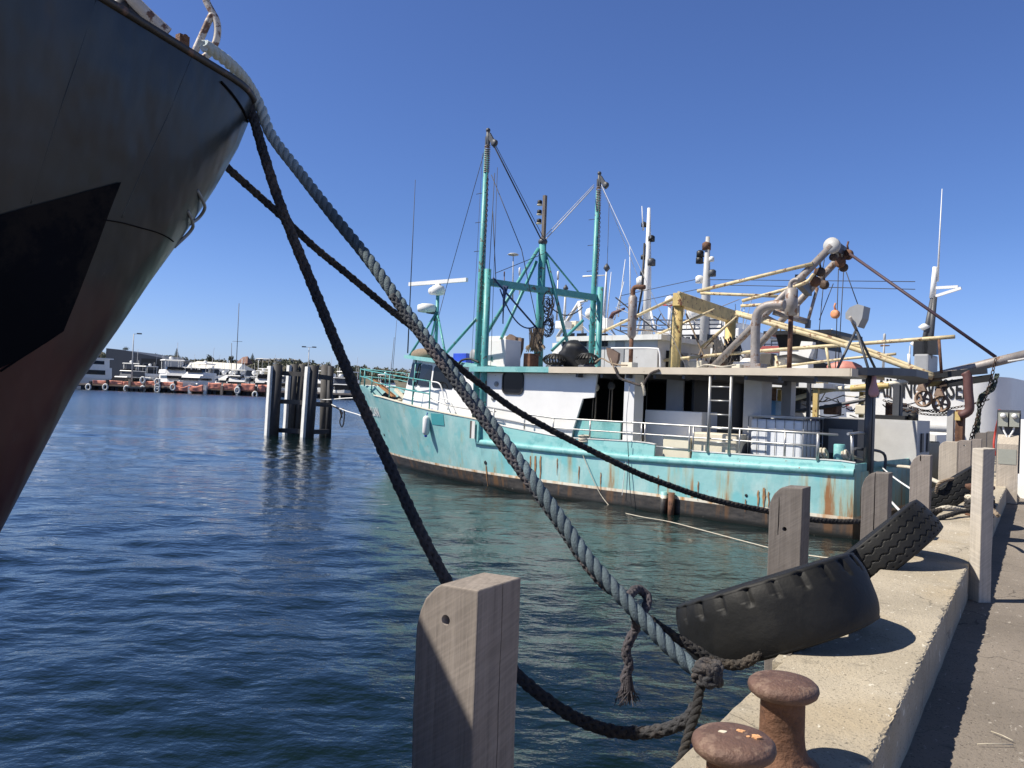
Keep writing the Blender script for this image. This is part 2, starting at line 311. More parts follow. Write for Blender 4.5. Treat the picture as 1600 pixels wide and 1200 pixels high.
    def grid(s, rows, smooth=True, mi=0, flip=False):
        n, m_ = len(rows), len(rows[0]); vs = [q for r in rows for q in r]
        fs = [(i*m_+j, i*m_+j+1, (i+1)*m_+j+1, (i+1)*m_+j) for i in range(n-1) for j in range(m_-1)]
        if flip: fs = [tuple(reversed(f)) for f in fs]
        return s.add(vs, fs, smooth, mi)
    def build(s, name, mats, parent=None, inv=None):
        """inv: matrix taking the points into the parent's space (for points given in the world)"""
        me = bpy.data.meshes.new(name); vs = s.v
        if inv is not None: vs = [inv @ q for q in vs]
        off = Vector((0, 0, 0))
        if parent is None:
            mn = [min(q[i] for q in vs) for i in range(3)]; mx = [max(q[i] for q in vs) for i in range(3)]
            off = Vector(((mn[0]+mx[0])/2, (mn[1]+mx[1])/2, mn[2])); vs = [q-off for q in vs]
        me.from_pydata([tuple(q) for q in vs], [], s.f)
        for p_, sm_, k in zip(me.polygons, s.sm, s.mi): p_.use_smooth = sm_; p_.material_index = k
        for m_ in (mats if isinstance(mats, (list, tuple)) else [mats]): me.materials.append(M[m_] if isinstance(m_, str) else m_)
        bm = bmesh.new(); bm.from_mesh(me); bmesh.ops.recalc_face_normals(bm, faces=bm.faces); bm.to_mesh(me); bm.free()
        o = bpy.data.objects.new(name, me); COL.objects.link(o)
        if parent is None: o.location = off
        else: o.parent = parent
        return o
def tag(o, label=None, cat=None, group=None, kind=None):
    for k, v in (('label', label), ('category', cat), ('group', group), ('kind', kind)):
        if v: o[k] = v
    return o
def thing(name, label, cat, loc=(0, 0, 0), rz=0, group=None):
    o = bpy.data.objects.new(name, None); COL.objects.link(o); o.location = loc; o.rotation_euler = (0, 0, rz); o.empty_display_size = .2
    return tag(o, label, cat, group)
def inv_of(loc, rz=0): return (Matrix.Translation(Vector(loc)) @ Matrix.Rotation(rz, 4, 'Z')).inverted()
def copy_tree(o, parent=None, loc=None, rz=None, label=None, scale=None):
    c = o.copy(); COL.objects.link(c)
    if parent: c.parent = parent
    if loc is not None: c.location = loc
    if rz is not None: c.rotation_euler = (0, 0, rz)
    if scale is not None: c.scale = scale
    if label: c['label'] = label
    for ch in list(o.children): copy_tree(ch, c)
    return c
def bevel(o, w_, seg=2, ang=40):
    bm = bmesh.new(); bm.from_mesh(o.data)
    ed = [e for e in bm.edges if len(e.link_faces) == 2 and e.calc_face_angle(0) > R_(ang)]
    bmesh.ops.bevel(bm, geom=ed, offset=w_, segments=seg, affect='EDGES', profile=.6); bm.to_mesh(o.data); bm.free(); return o
def cut(o, cutter):
    """take the cutter's volume out of o, then remove the cutter"""
    md = o.modifiers.new('b', 'BOOLEAN'); md.object = cutter; md.operation = 'DIFFERENCE'; md.solver = 'EXACT'
    bpy.context.view_layer.update(); dg = bpy.context.evaluated_depsgraph_get()
    me = bpy.data.meshes.new_from_object(o.evaluated_get(dg)); old = o.data; o.modifiers.clear(); o.data = me; bpy.data.meshes.remove(old)
    cm = cutter.data; bpy.data.objects.remove(cutter); bpy.data.meshes.remove(cm); return o
def spline(pts, n=200):
    pts = [Vector(p_) for p_ in pts]; q = [2*pts[0]-pts[1]]+pts+[2*pts[-1]-pts[-2]]; out = []
    k = len(pts)-1; per = max(2, n//k)
    for i in range(k):
        a, b, c, d = q[i:i+4]
        for j in range(per):
            t = j/per; out.append(.5*((2*b)+(c-a)*t+(2*a-5*b+4*c-d)*t*t+(3*b-3*c+d-a)*t**3))
    out.append(pts[-1]); return out
def resample(pts, step):
    L = [0.]
    for a, b in zip(pts, pts[1:]): L.append(L[-1]+(b-a).length)
    n = max(2, int(L[-1]/step)); out = []; j = 0
    for i in range(n+1):
        s_ = L[-1]*i/n
        while j < len(L)-2 and L[j+1] < s_: j += 1
        d = L[j+1]-L[j]; out.append(pts[j].lerp(pts[j+1], (s_-L[j])/d if d > 1e-9 else 0))
    return out, L[-1]
def frames(pts):
    fr = []; nn = None
    for i in range(len(pts)):
        t = (pts[min(i+1, len(pts)-1)]-pts[max(i-1, 0)]).normalized()
        if nn is None: nn = t.orthogonal().normalized()
        nn = (nn-t*nn.dot(t)).normalized(); fr.append((nn.copy(), t.cross(nn)))
    return fr
def rope_mb(pts, R, kind='laid', pitch=None, seg=6, mb=None, n=200, mi=0):
    """a rope with its own strands: 'laid' = three twisted strands, 'plait' = eight plaited strands"""
    mb = mb or MB(); pitch = pitch or (R*5.2 if kind == 'laid' else R*7.2)
    pts, L = resample(spline(pts, n), pitch/16); fr = frames(pts); step = L/(len(pts)-1)
    if kind == 'laid':
        for k in range(3):
            path = []
            for i, (a, b) in enumerate(fr):
                th = 2*math.pi*(i*step/pitch+k/3); path.append(pts[i]+(a*math.cos(th)+b*math.sin(th))*R*.43)
            mb.tube(path, R*.60, seg+4, mi=mi)
    else:
        for d in (1, -1):
            for k in range(4):
                path = []
                for i, (a, b) in enumerate(fr):
                    s_ = i*step/pitch; th = d*2*math.pi*s_+k*math.pi/2
                    rr = R*(.60+.09*d*math.cos(8*math.pi*s_+k*math.pi)); path.append(pts[i]+(a*math.cos(th)+b*math.sin(th))*rr)
                mb.tube(path, R*.43, seg, mi=mi)
    return mb
def chain_mb(pts, size, mb=None):
    mb = mb or MB(); pts, L = resample(spline(pts, 80), size*1.5); fr = frames(pts)
    for i in range(len(pts)-1):
        c = (pts[i]+pts[i+1])/2; t = (pts[i+1]-pts[i]).normalized(); a, b = fr[i]; s_ = a if i % 2 else b
        mb.tube([c+t*size*.95*math.cos(q)+s_*size*.55*math.sin(q) for q in [j*math.pi/4 for j in range(8)]], size*.2, 5, closed=True)
    return mb
def text_mb(txt, size, extrude=.004, bold=0.):
    cu = bpy.data.curves.new('t', 'FONT'); cu.body = txt; cu.size = size; cu.extrude = extrude; cu.offset = bold; cu.resolution_u = 3
    ob = bpy.data.objects.new('t', cu); COL.objects.link(ob); bpy.context.view_layer.update()
    me = bpy.data.meshes.new_from_object(ob.evaluated_get(bpy.context.evaluated_depsgraph_get()))
    mb = MB(); mb.add([v.co for v in me.vertices], [tuple(p_.vertices) for p_ in me.polygons])
    bpy.data.objects.remove(ob); bpy.data.curves.remove(cu); bpy.data.meshes.remove(me); return mb

def sunlit_rope_end():
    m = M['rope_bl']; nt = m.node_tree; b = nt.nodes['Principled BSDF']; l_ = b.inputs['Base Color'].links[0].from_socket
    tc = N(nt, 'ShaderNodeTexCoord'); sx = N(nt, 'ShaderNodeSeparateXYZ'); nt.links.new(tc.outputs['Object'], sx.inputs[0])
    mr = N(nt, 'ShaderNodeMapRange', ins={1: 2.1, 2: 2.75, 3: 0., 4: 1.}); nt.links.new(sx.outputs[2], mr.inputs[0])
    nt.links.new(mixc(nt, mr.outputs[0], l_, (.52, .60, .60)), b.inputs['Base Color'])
sunlit_rope_end()      # sunlight on the rope's ship end is put into its colour as pale
# ================================================================== SETTING: water, quay
def make_water():
    ang = np.concatenate([np.linspace(-180, -43, 22)[:-1], np.linspace(-43, 43, 720), np.linspace(43, 180, 22)[1:]])*math.pi/180
    rad = np.concatenate([[.02, .5, 1.], np.geomspace(1.6, 70, 470), np.geomspace(72, 4500, 60)])
    A, Rr = np.meshgrid(ang, rad); X = Rr*np.sin(A); Y = Rr*np.cos(A); Z = np.zeros_like(X)
    sp = np.maximum(np.gradient(rad)[:, None]*np.ones_like(A), Rr*.0021*np.where(np.abs(A) < .76, 1, 60))
    for i in range(64):
        lam = .26*(4.6/.26)**(i/63.); k = 2*math.pi/lam; th = rng.normal(math.pi*.52, .85)
        amp = lam*.0039*min(1, (.9/lam)**.55); ph = rng.uniform(0, 7)
        wgt = np.clip(lam/(3.5*sp)-.6, 0, 1)
        s = np.sin(k*(X*math.cos(th)+Y*math.sin(th))+ph+.9*np.sin(.21*X+.17*Y+i))
        Z += amp*wgt*s
    gust = .62+.38*np.sin(.23*X+.5)*np.sin(.31*Y+1.2)
    Z *= gust; n, m = X.shape
    vs = np.stack([X, Y, Z], -1).reshape(-1, 3)
    i, j = np.meshgrid(np.arange(n-1), np.arange(m-1), indexing='ij'); a = (i*m+j).ravel()
    f = np.stack([a, a+m, a+m+1, a+1], 1)
    me = bpy.data.meshes.new('water'); me.vertices.add(len(vs)); me.vertices.foreach_set('co', vs.ravel())
    me.loops.add(f.size); me.loops.foreach_set('vertex_index', f.ravel()); me.polygons.add(len(f))
    me.polygons.foreach_set('loop_start', np.arange(0, f.size, 4)); me.polygons.foreach_set('loop_total', np.full(len(f), 4)); me.update(calc_edges=True)
    me.polygons.foreach_set('use_smooth', np.ones(len(f), bool)); me.materials.append(M['water'])
    if me.polygons[5000].normal.z < 0: me.flip_normals()
    o = bpy.data.objects.new('water', me); COL.objects.link(o); tag(o, kind='structure')
make_water()

QUAY = Frame((1.19, 3.48, 0), 33.3)            # x runs along the quay edge, y out over the water
QI = QUAY.M
ZK, ZP, KW = 1.5, 1.24, .5
def qw(x, y, z): return QI @ Vector((x, y, z))
def quay_at(px, py, z): return QI.inverted() @ G(px, py, z)
mb = MB(); mb.box((-40, -.06, -3), (140, -70, ZP-.30)); tag(mb.build('quay_wall', 'concrete'), kind='structure').matrix_world = QI @ Matrix.Translation((50, -35.03, -3))
# pavement sheet with its own slight unevenness
rows = []
xs = np.concatenate([np.linspace(-40, -3, 10), np.linspace(-2.8, 12, 150), np.linspace(12.5, 140, 40)]); ys = np.concatenate([np.linspace(-.1, -4, 60), np.linspace(-4.4, -70, 14)])
mb = MB(); mb.grid([[(x, y, ZP+.006*noise.noise((x*1.3, y*1.3, 0))+.003*noise.noise((x*5, y*5, 3))) for y in ys] for x in xs])
o = mb.build('pavement', 'asphalt'); tag(o, kind='structure'); o.matrix_world = QI @ Matrix.Translation(o.location)
# the kerb beam along the edge: one worn concrete beam, chipped along its inner arris
def kerb():
    mb = MB(); rows = []
    xs = np.concatenate([np.linspace(-30, -3, 12), np.arange(-2.9, 7, .014), np.arange(7, 9, .03), np.arange(9, 30, .12), np.linspace(30, 140, 30)])
    for x in xs:
        n1 = noise.noise((x*2.2, 0, 0)); n2 = noise.noise((x*9, 2, 0)); n3 = noise.noise((x*23, 5, 0)); n4 = noise.noise((x*55, 9, 1))
        ch = max(.006, .014+.012*n1+.020*n2+.020*n3+.012*n4); c2 = .012+.006*n2
        chz = max(.006, ch*(.9+.5*noise.noise((x*14, 7, 0))))
        pr = [(.0, ZP-.32), (.0, ZK-c2), (-c2, ZK)]
        for q in np.linspace(.04, KW-.09, 12): pr.append((-q, ZK+.003*noise.noise((x*3, q*3, 0))+.0015*noise.noise((x*16, q*16, 0))))
        for t in (0, .25, .5, .75, 1):
            rr = .006*noise.noise((x*30, t*3, 4))*(1-abs(2*t-1))
            pr.append((-(KW-ch*(1-t)**1.3)-rr, ZK-chz*t**1.3+rr))
        for q in np.linspace(.12, 1, 6): pr.append((-KW-.004*noise.noise((x*4, q*4, 8)), ZK-chz-(ZK-chz-ZP+.02)*q))
        rows.append([(x, *p_) for p_ in pr])
    mb.grid(rows, False)
    e = quay_at(1232, 1034, ZK); mb.box((e.x-.02, -.01, ZK-.5), (e.x+.10, .035, ZK-.004))
    o = mb.build('kerb', 'concrete'); o.matrix_world = QI @ Matrix.Translation(o.location); return tag(o, kind='structure')
kerb()
# litter on the pavement: pale straws
for px, py, dx, dy, l_ in ((1555, 1163, 1, .05, .15), (1566, 1150, .5, -1.2, .10), (1540, 992, .6, .1, .05)):
    c = G(px, py, ZP+.012); d = Vector((dx, dy, 0)).normalized()*l_/2
    tag(MB().tube([c-d, c+Vector((0, 0, .003)), c+d], .0022, 5).build('straw', 'rope_lt'), {1.: 'pale dry straw lying flat across the pavement by the kerb'}.get(dx, 'short pale straw crossing a longer one on the pavement' if dy < 0 else 'tiny pale straw on the pavement near the whitewashed post'), 'straw')

# ------------------------------------------------------------------ timber posts
def post(name, label, px, py_top, Y, w_, material, ztop=None, zbot=-2.2, chamfer=.12, yaw=0., group='timber posts along the quay', hole=None, crack=None, round_top=True, side='l'):
    c = P(px, py_top, Y); zt = c.z if ztop is None else ztop
    h = w_/2; s = 1 if side == 'l' else -1
    pr = [(-h*s, zbot), (h*s, zbot), (h*s*1.0, zt-chamfer*1.15), (s*(h-.012), zt-chamfer*.75), (s*(h-.030), zt-chamfer*.42), (s*(h-.065), zt-chamfer*.10), (s*(h-.085), zt), (-h*s, zt+.004)]
    mb = MB(); n = len(pr)
    mb.add([(-h, y, z) for y, z in pr]+[(h, y, z) for y, z in pr], [tuple(range(n)), tuple(reversed(range(n, 2*n)))]+[(i, n+i, n+(i+1) % n, (i+1) % n) for i in range(n)])
    o = mb.build(name, material); bevel(o, .007, 3, 25)
    base = Vector((c.x, c.y, zbot)); sh = o.location.copy()
    Mx = Matrix.Translation((c.x, c.y, 0)) @ Matrix.Rotation(QUAY.rz+yaw, 4, 'Z') @ Matrix.Translation(sh)
    bm = bmesh.new(); bm.from_mesh(o.data)
    bmesh.ops.bisect_plane
    for k in np.arange(.0, zt-zbot, .09)[1:]:
        bmesh.ops.bisect_plane(bm, geom=bm.verts[:]+bm.edges[:]+bm.faces[:], plane_co=(0, 0, k), plane_no=(0, 0, 1))
    for v in bm.verts:
        q = v.co; d = .004*noise.noise((q.x*6+px, q.y*6, q.z*2.5))+.0025*noise.noise((q.x*20, q.y*20, q.z*9+px)); v.co = q+Vector((q.x, q.y, 0)).normalized()*d if (q.x or q.y) else q
    bm.to_mesh(o.data); bm.free()
    o.matrix_world = Mx; bpy.context.view_layer.update()
    if hole:
        q = P(*hole, Y-.1); lc = (Matrix.Translation((c.x, c.y, 0)) @ Matrix.Rotation(QUAY.rz+yaw, 4, 'Z')).inverted() @ q
        k = MB().lathe([(.015, -h-.05), (.0155, 0), (.013, h+.05)], (0, lc.y, lc.z), (1, 0, 0), 18).build('hole', material)
        k.matrix_world = Matrix.Translation((c.x, c.y, 0)) @ Matrix.Rotation(QUAY.rz+yaw, 4, 'Z') @ Matrix.Translation(k.location); cut(o, k)
    for face, off, z0, z1, wd in (crack or []):
        zs = np.linspace(z0, z1, 26); km = MB(); rows = []
        for z in zs:
            ww = wd*(.45+.55*math.sin(math.pi*min(1, (z-z0)/(z1-z0)*.8+.15))); a = off+.008*noise.noise((z*3, px, 0))+.003*noise.noise((z*14, px, 5))
            rows.append([(-h-.02, a-ww, z), (-h-.02, a+ww, z), (-h+.035, a, z)] if face == 'f' else [(a-ww, -h-.02, z), (a+ww, -h-.02, z), (a, -h+.035, z)])
        km.grid([r+[r[0]] for r in rows], False); nn = len(rows)*4
        km.f += [(0, 1, 2), (nn-4, nn-2, nn-3)]; km.sm += [False]*2; km.mi += [0]*2
        kb = bmesh.new(); k = km.build('crack', material)
        kb.from_mesh(k.data); bmesh.ops.remove_doubles(kb, verts=kb.verts, dist=1e-5); bmesh.ops.recalc_face_normals(kb, faces=kb.faces); kb.to_mesh(k.data); kb.free()
        k.matrix_world = Matrix.Translation((c.x, c.y, 0)) @ Matrix.Rotation(QUAY.rz+yaw, 4, 'Z') @ Matrix.Translation(k.location); cut(o, k)
    return tag(o, label, 'post', group)
post('timber_post', 'big square grey timber post with a bolt hole nearest the viewer', 735, 905, 2.44, .222, 'wood', hole=(693, 970), crack=[('r', .012, 1.2, 2.05, .0035)])
post('timber_post', 'grey timber post with a bolt hole and a short split, standing before the trawler stern', 1235, 760, 5.62, .222, 'wood_dk', hole=(1225, 827), crack=[('f', .045, 1.72, 1.98, .006)])
post('timber_post', 'dark timber post split down its middle, standing at the trawler transom corner', 1371, 738, 7.05, .215, 'wood_dk', crack=[('f', .0, .6, 2.3, .007)])
post('timber_post', 'grey timber post with rounded top standing between the split post and the grey deck box', 1440, 711, 9.2, .205, 'wood', crack=[('f', .0, 2.05, 2.14, .012)])
post('timber_post', 'broad brown timber post behind the third tyre, leftmost of the close set far posts', 1483, 690, 13.6, .27, 'wood_lt', chamfer=.08)
post('timber_post', 'pale timber post with a small bolt hole, second of the close set far posts', 1506, 688, 14.6, .25, 'wood', chamfer=.06, hole=(1507, 696))
post('timber_post', 'narrow pale timber post just left of the whitewashed post top', 1524, 686, 15.6, .22, 'wood', chamfer=.05)
post('timber_post', 'far grey timber post with a bolt hole above the whitewashed post', 1533, 676, 18.2, .22, 'wood_dk', chamfer=.05)
post('timber_post', 'farthest grey timber post beside the red hose', 1546, 674, 19.2, .2, 'wood_dk', chamfer=.05)
post('timber_post', 'whitewashed slim timber post turned cornerwise at the inner side of the kerb', 1537, 700, 5.92, .104, 'wood_wh', zbot=ZP-.02, chamfer=.005, yaw=R_(45), group=None)

# ------------------------------------------------------------------ bollards on the kerb
def bollard(label, px, py, Y, hcap, splash=False):
    c = P(px, py, Y); c = Vector((c.x, c.y, ZK-.004)); t = thing('mooring_bollard', label, 'bollard', c, group='rusty iron bollards on the kerb')
    H = hcap; iv = None
    m_ = MB().lathe([(.113, 0), (.113, .012), (.098, .022), (.080, .040), (.071, .065), (.067, .10), (.066, H-.05), (.069, H-.043)], seg=48); m_.build('stem', 'rusty', t)
    m_ = MB().lathe([(.064, H-.046), (.090, H-.045), (.101, H-.036), (.106, H-.022), (.103, H-.009), (.092, H+.001), (.07, H+.006), (.035, H+.010), (.001, H+.011)], seg=56); m_.build('cap', 'rusty_cap', t)
    for k in range(4):
        m_ = MB(); a = k*math.pi/2+.5; m_.lathe([(.013, .018), (.013, .032), (.009, .036)], (.094*math.cos(a), .094*math.sin(a), 0), (0, 0, 1), 6, smooth=False); m_.build('bolt', 'rusty', t)
    if splash:
        for dx, dy, r in ((-.028, .004, .014), (.020, .012, .016), (.052, -.018, .019), (.030, -.02, .007)):
            pts = [(dx+r*(.7+.45*noise.noise((k*1.7, dx*90, 0)))*math.cos(k*math.pi/7), dy+.8*r*(.7+.5*noise.noise((k*1.3, dx*70, 5)))*math.sin(k*math.pi/7)) for k in range(14)]
            MB().prism(pts, H+.0065, H+.0116).build('paint_splash', 'cream' if dx < 0 else 'splash', t)
    return t
M['rusty_cap'] = mat('worn_brown_iron', (.15, .088, .068), .62, .15, var=.35, scale=14, bump=.4, bscale=70, rust=.2, rscale=9, rcol=(.11, .06, .05), alt=(.22, .145, .11), altamt=.35, altscale=12)
M['splash'] = mat('orange_paint_drip', (.80, .42, .20), .6, var=.4, scale=60)
bollard('rusty iron bollard with pale paint splashes on its cap, nearest the viewer', 1147, 1140, 2.08, .255, True)
bollard('rusty iron bollard with a plain cracked brown cap behind the splashed one', 1224, 1066, 2.50, .262)

# ------------------------------------------------------------------ tyres hung over the kerb
def tyre(label, px, py, Y, band, OD, W, style, view=None, roll=0., tilt=0.):
    """band: direction of the tyre's edge in the picture plane; the tyre stands edge-on to the viewer"""
    c = P(px, py, Y); v = (c-CAM).normalized(); b = (CR*band[0]-CU*band[1]).normalized()
    n = v.cross(b).normalized()
    if n.z < 0: n = -n
    n = (n-v*math.tan(R_(tilt))).normalized()
    e1 = b-n*b.dot(n); e1.normalize(); e2 = n.cross(e1)
    if e2.dot(v) > 0: e2 = -e2
    mb = MB(); ro = OD/2; NA = 340 if style != 'lug' else 260
    hs = np.linspace(-W/2*.90, W/2*.90, 78)
    side = [(.95, .47), (.88, .5), (.78, .505), (.68, .47), (.60, .40), (.565, .37), (.555, .33)]
    rows = []
    for i in range(NA+1):
        a = 2*math.pi*i/NA; arc = a*ro; dirv = e1*math.cos(a)+e2*math.sin(a); prof = []
        for fr_, hh in reversed(side): prof.append((ro*fr_, -W*hh))
        for h in hs:
            r = ro*(1-(.07 if style == 'lug' else .034)*(abs(h)/(W/2))**3)
            if style == 'zig':
                tri = abs(((arc/.08) % 1)*2-1)-.5
                for g in (-.075, -.012, .051):
                    if abs(h-g-tri*.024) < .0036: r -= .010
                if abs(abs(h)-.112) < .0045 and (arc/.062) % 1 < .22: r -= .008
            elif style == 'lug':
                q = (arc/.135) % 1
                if h > W*.20 and q < .13: r -= .016*min(1, (h-W*.20)/.02)
                elif h > W*.28 and .13 <= q < .3: r -= .006
                if abs(arc-ro*(math.pi*1.165)-h*.15) < .022: r -= .020
                r -= .003*noise.noise((a*3, h*8, 0))+.0008*noise.noise((a*14, h*30, 3))
            prof.append((r, h))
        for fr_, hh in side: prof.append((ro*fr_, W*hh))
        prof += [(ro*.62, W*.30), (ro*.90, W*.40), (ro*.93, 0), (ro*.90, -W*.40), (ro*.62, -W*.30), (ro*.555, -W*.33)]
        rows.append([c+dirv*r+n*h for r, h in prof])
    mb.grid(rows); o = mb.build('truck_tyre', 'tyre'); return tag(o, label, 'tyre', 'truck tyres hung over the kerb'), c, n
T1 = tyre('worn black truck tyre with notched shoulder leaning over the kerb, nearest the bollards', 1210, 955, 4.08, (.956, -.285), .97, .335, 'lug', tilt=3)
T2 = tyre('black truck tyre with three zigzag grooves propped behind the worn one', 1368, 868, 6.1, (.78, -.615), 1.03, .285, 'zig', tilt=2)
T3 = tyre('black truck tyre with zigzag grooves farther along, behind the whitewashed post', 1478, 774, 9.95, (.86, -.51), 1.03, .285, 'zig', tilt=2)

# ================================================================== THE SHIP whose bow hangs over the left of the picture
tip = P(397, 186, 5.0); SH = Frame((tip.x, tip.y, 0), 33.3)     # x forward, y to port; the stem head stands at x = 0
ZT = tip.z
def ship_pt(t, z, sgn=-1):
    """t metres aft of the stem at height z, starboard (-1) or port (+1)"""
    s0 = float(np.interp(z, [-1.2, 0, 1.4, 1.73, 2.14, 2.57, 2.86, 3.14, 3.43, 3.73, 4.0, 4.16, ZT], [2.25, 2.02, 1.49, 1.34, 1.15, .95, .76, .59, .40, .22, .08, .02, 0]))
    fl = min(1, max(0, (z+1)/(ZT+1))); B = 2.3+.6*fl**2; k = .085+.025*fl
    rn = .12+.19*fl**2
    b = B*math.tanh(k*max(0, t)*(2.9/B))+rn*math.sqrt(max(0, 1-(1-min(1, t/(rn*1.3)))**2))*(1-min(1, t/9))
    b += .11*fl*(lambda q: q*q*(3-2*q))(min(1, max(0, (t-1.6)/.8)))
    if t > 20: b *= max(.75, 1-(t-20)*.02)
    return Vector((-s0-t-.10, sgn*b, z))
def ship():
    loc = SH.o; t = thing('moored_ship', 'charcoal steel ship with dull red bottom, its raked bow towering at left', 'ship', loc, SH.rz)
    ts = np.concatenate([[0], np.geomspace(.004, .5, 22), np.linspace(.55, 6, 60), np.linspace(6.5, 26, 20)])
    zs = np.concatenate([np.linspace(-1.2, 1.0, 8), np.linspace(1.1, ZT, 60)])
    mb = MB(); rows = []
    for z in zs:
        st = [ship_pt(x, z, -1) for x in reversed(ts)]; po = [ship_pt(x, z, 1) for x in ts[1:]]
        for q in st+po:
            if z > 0: q.y += .010*noise.noise((q.x*1.1, z*1.3, q.y*.3))*math.copysign(1, q.y) if abs(q.y) > .2 else 0
        rows.append(st+po)
    mb.grid(rows); n = len(rows[0]); hull = mb.build('hull', 'ship', t)
    ht = BVHTree.FromPolygons([SH.M @ v.co for v in hull.data.vertices], [tuple(p_.vertices) for p_ in hull.data.polygons])
    # deck, transom
    mb = MB(); dk = [ship_pt(x, ZT-.42, -1) for x in reversed(ts)]+[ship_pt(x, ZT-.42, 1) for x in ts[1:]]; mb.add([(q.x-.01, q.y*.985, ZT-.42) for q in dk], [tuple(range(n))]); mb.build('deck', 'dgrey', t)
    mb = MB(); mb.add([r[0] for r in rows]+[r[-1] for r in rows], [(i, i+1, len(rows)+i+1, len(rows)+i) for i in range(len(rows)-1)]); mb.build('transom', 'ship', t)
    # capping rail round the bulwark
    cap = [Vector((q.x, q.y, ZT)) for q in rows[-1]]
    MB().tube([q+Vector((0, 0, .008)) for q in cap], .021, 8).build('capping_rail', 'ship_rail', t)
    # inner bulwark plating
    mb = MB(); mb.grid([[(q.x-.05, q.y*.96, z) for q in ([ship_pt(x, z, -1) for x in reversed(ts)]+[ship_pt(x, z, 1) for x in ts[1:]])] for z in (ZT-.42, ZT-.2, ZT)]); mb.build('bulwark', 'dgrey', t)
    iv = SH.M.inverted()
    def hit(px, py):
        d = ray(px, py).normalized(); p_, nr, _, _ = ht.ray_cast(CAM, d)
        if p_ is None: return None
        if nr.dot(d) > 0: nr = -nr
        return p_, nr
    # near-black patch laid just off the bow plating
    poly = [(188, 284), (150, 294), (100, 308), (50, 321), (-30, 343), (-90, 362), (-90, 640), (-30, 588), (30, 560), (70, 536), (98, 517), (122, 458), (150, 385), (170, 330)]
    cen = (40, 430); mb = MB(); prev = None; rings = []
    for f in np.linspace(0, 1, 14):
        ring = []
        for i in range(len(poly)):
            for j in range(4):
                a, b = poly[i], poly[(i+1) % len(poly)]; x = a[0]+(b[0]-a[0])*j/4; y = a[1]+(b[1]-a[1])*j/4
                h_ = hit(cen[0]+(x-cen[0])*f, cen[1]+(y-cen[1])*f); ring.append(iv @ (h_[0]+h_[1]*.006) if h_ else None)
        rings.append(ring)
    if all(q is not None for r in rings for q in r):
        mb.grid([r+[r[0]] for r in rings]); mb.build('near_black_patch', 'ship_black', t)
    # weld bead across the bow and lower edge bead
    def bead(pts, r, name, m_, lift=.004):
        q = [hit(*p_) for p_ in pts]; q = [iv @ (h_[0]+h_[1]*lift) for h_ in q if h_]
        if len(q) > 1: MB().tube(spline(q, 60), r, 6).build(name, m_, t)
    bead([(160, 343), (190, 348), (220, 356), (245, 363), (262, 371), (270, 377)], .0035, 'weld_bead', 'ship_black')
    bead([(0, 580), (30, 560), (60, 541), (98, 516)], .004, 'weld_bead', 'ship_black')
    bead([(345, 128), (362, 147), (378, 170), (386, 190), (388, 203)], .007, 'weld_bead', 'ship_black')
    bead([(300, 88), (283, 130), (258, 190), (226, 258), (190, 340)], .003, 'plate_seam', 'ship', -.0012)
    bead([(150, 0), (122, 90), (88, 190), (48, 318)], .003, 'plate_seam', 'ship', -.0012)
    # hand grips (bent rod) up the stem
    for pts in (((309, 297), (313, 312), (314, 323), (307, 338), (297, 351)), ((294, 329), (296, 345), (293, 358), (284, 374), (273, 387)), ((275, 375), (273, 382), (262, 403), (246, 428))):
        q = [hit(*p_) for p_ in pts]; q = [x for x in q if x]
        if len(q) > 2:
            w_ = [iv @ (x[0]+x[1]*(-.004+.026*math.sin(math.pi*i/(len(q)-1)))) for i, x in enumerate(q)]
            MB().tube(spline(w_, 24), .009, 8).build('hand_grip', 'grip', t)
    # bow rail of bent white pipe, rusty at the joints
    Yr = 4.55
    def rp(px, py, Y=Yr): return iv @ P(px, py, Y)
    MB().tube(spline([rp(303, 84), rp(314, 60), rp(327, 31), rp(333, 22)], 20), .020, 10).build('bow_rail', 'railpipe', t)
    MB().tube(spline([rp(316, 92), rp(328, 82), rp(337, 66), rp(340, 48), rp(338, 32), rp(332, 20), rp(323, 3), rp(316, -18), rp(300, -60)], 60), .020, 10).build('bow_rail', 'railpipe', t)
    MB().tube(spline([rp(262, 52, 4.0), rp(230, 22, 3.95), rp(200, -8, 3.9), rp(170, -40, 3.85)], 30), .030, 10).build('deck_pipe', 'railpipe', t)
    m_ = MB(); c = rp(285, 66, 4.35); m_.box(c-Vector((.03, .02, .06)), c+Vector((.03, .02, .035))); m_.lathe([(.018, -.03), (.018, .03)], c+Vector((0, 0, .02)), (0, 1, 0), 12); m_.build('lug', 'rusty', t)
    for px, py, Y in ((208, 22, 3.98), (190, 12, 3.95)):
        m_ = MB(); c = rp(px, py, Y); m_.lathe([(.04, -.06), (.055, -.03), (.05, .02), (.02, .05)], c, (0, 0, 1), 14); m_.build('fairlead', 'dgrey', t)
    # a plain wheelhouse well aft, behind the viewer
    m_ = MB(); m_.box((-16, -2.1, ZT-.4), (-21, 2.1, ZT+4.4)); m_.box((-15.4, -2.4, ZT+4.4), (-21.4, 2.4, ZT+4.6)); m_.build('wheelhouse', 'white', t)
    return t, ht
M['ship_rail'] = mat('scuffed_black_rail', (.045, .04, .035), .5, var=.4, scale=6, rust=.45, rcol=(.17, .10, .07))
M['ship_black'] = mat('matt_near_black', (.004, .0045, .007), .85, var=.3, scale=2, alt=(.016, .013, .012), altamt=.25, spec=.12, bump=.03, altscale=.9)
M['grip'] = mat('chalky_grip', (.36, .38, .38), .6, rust=.2)
M['railpipe'] = mat('chipped_white_pipe', (.66, .60, .52), .5, var=.15, scale=8, rust=.62, rscale=14, rcol=(.17, .09, .06))
SHIP, SHIP_T = ship()

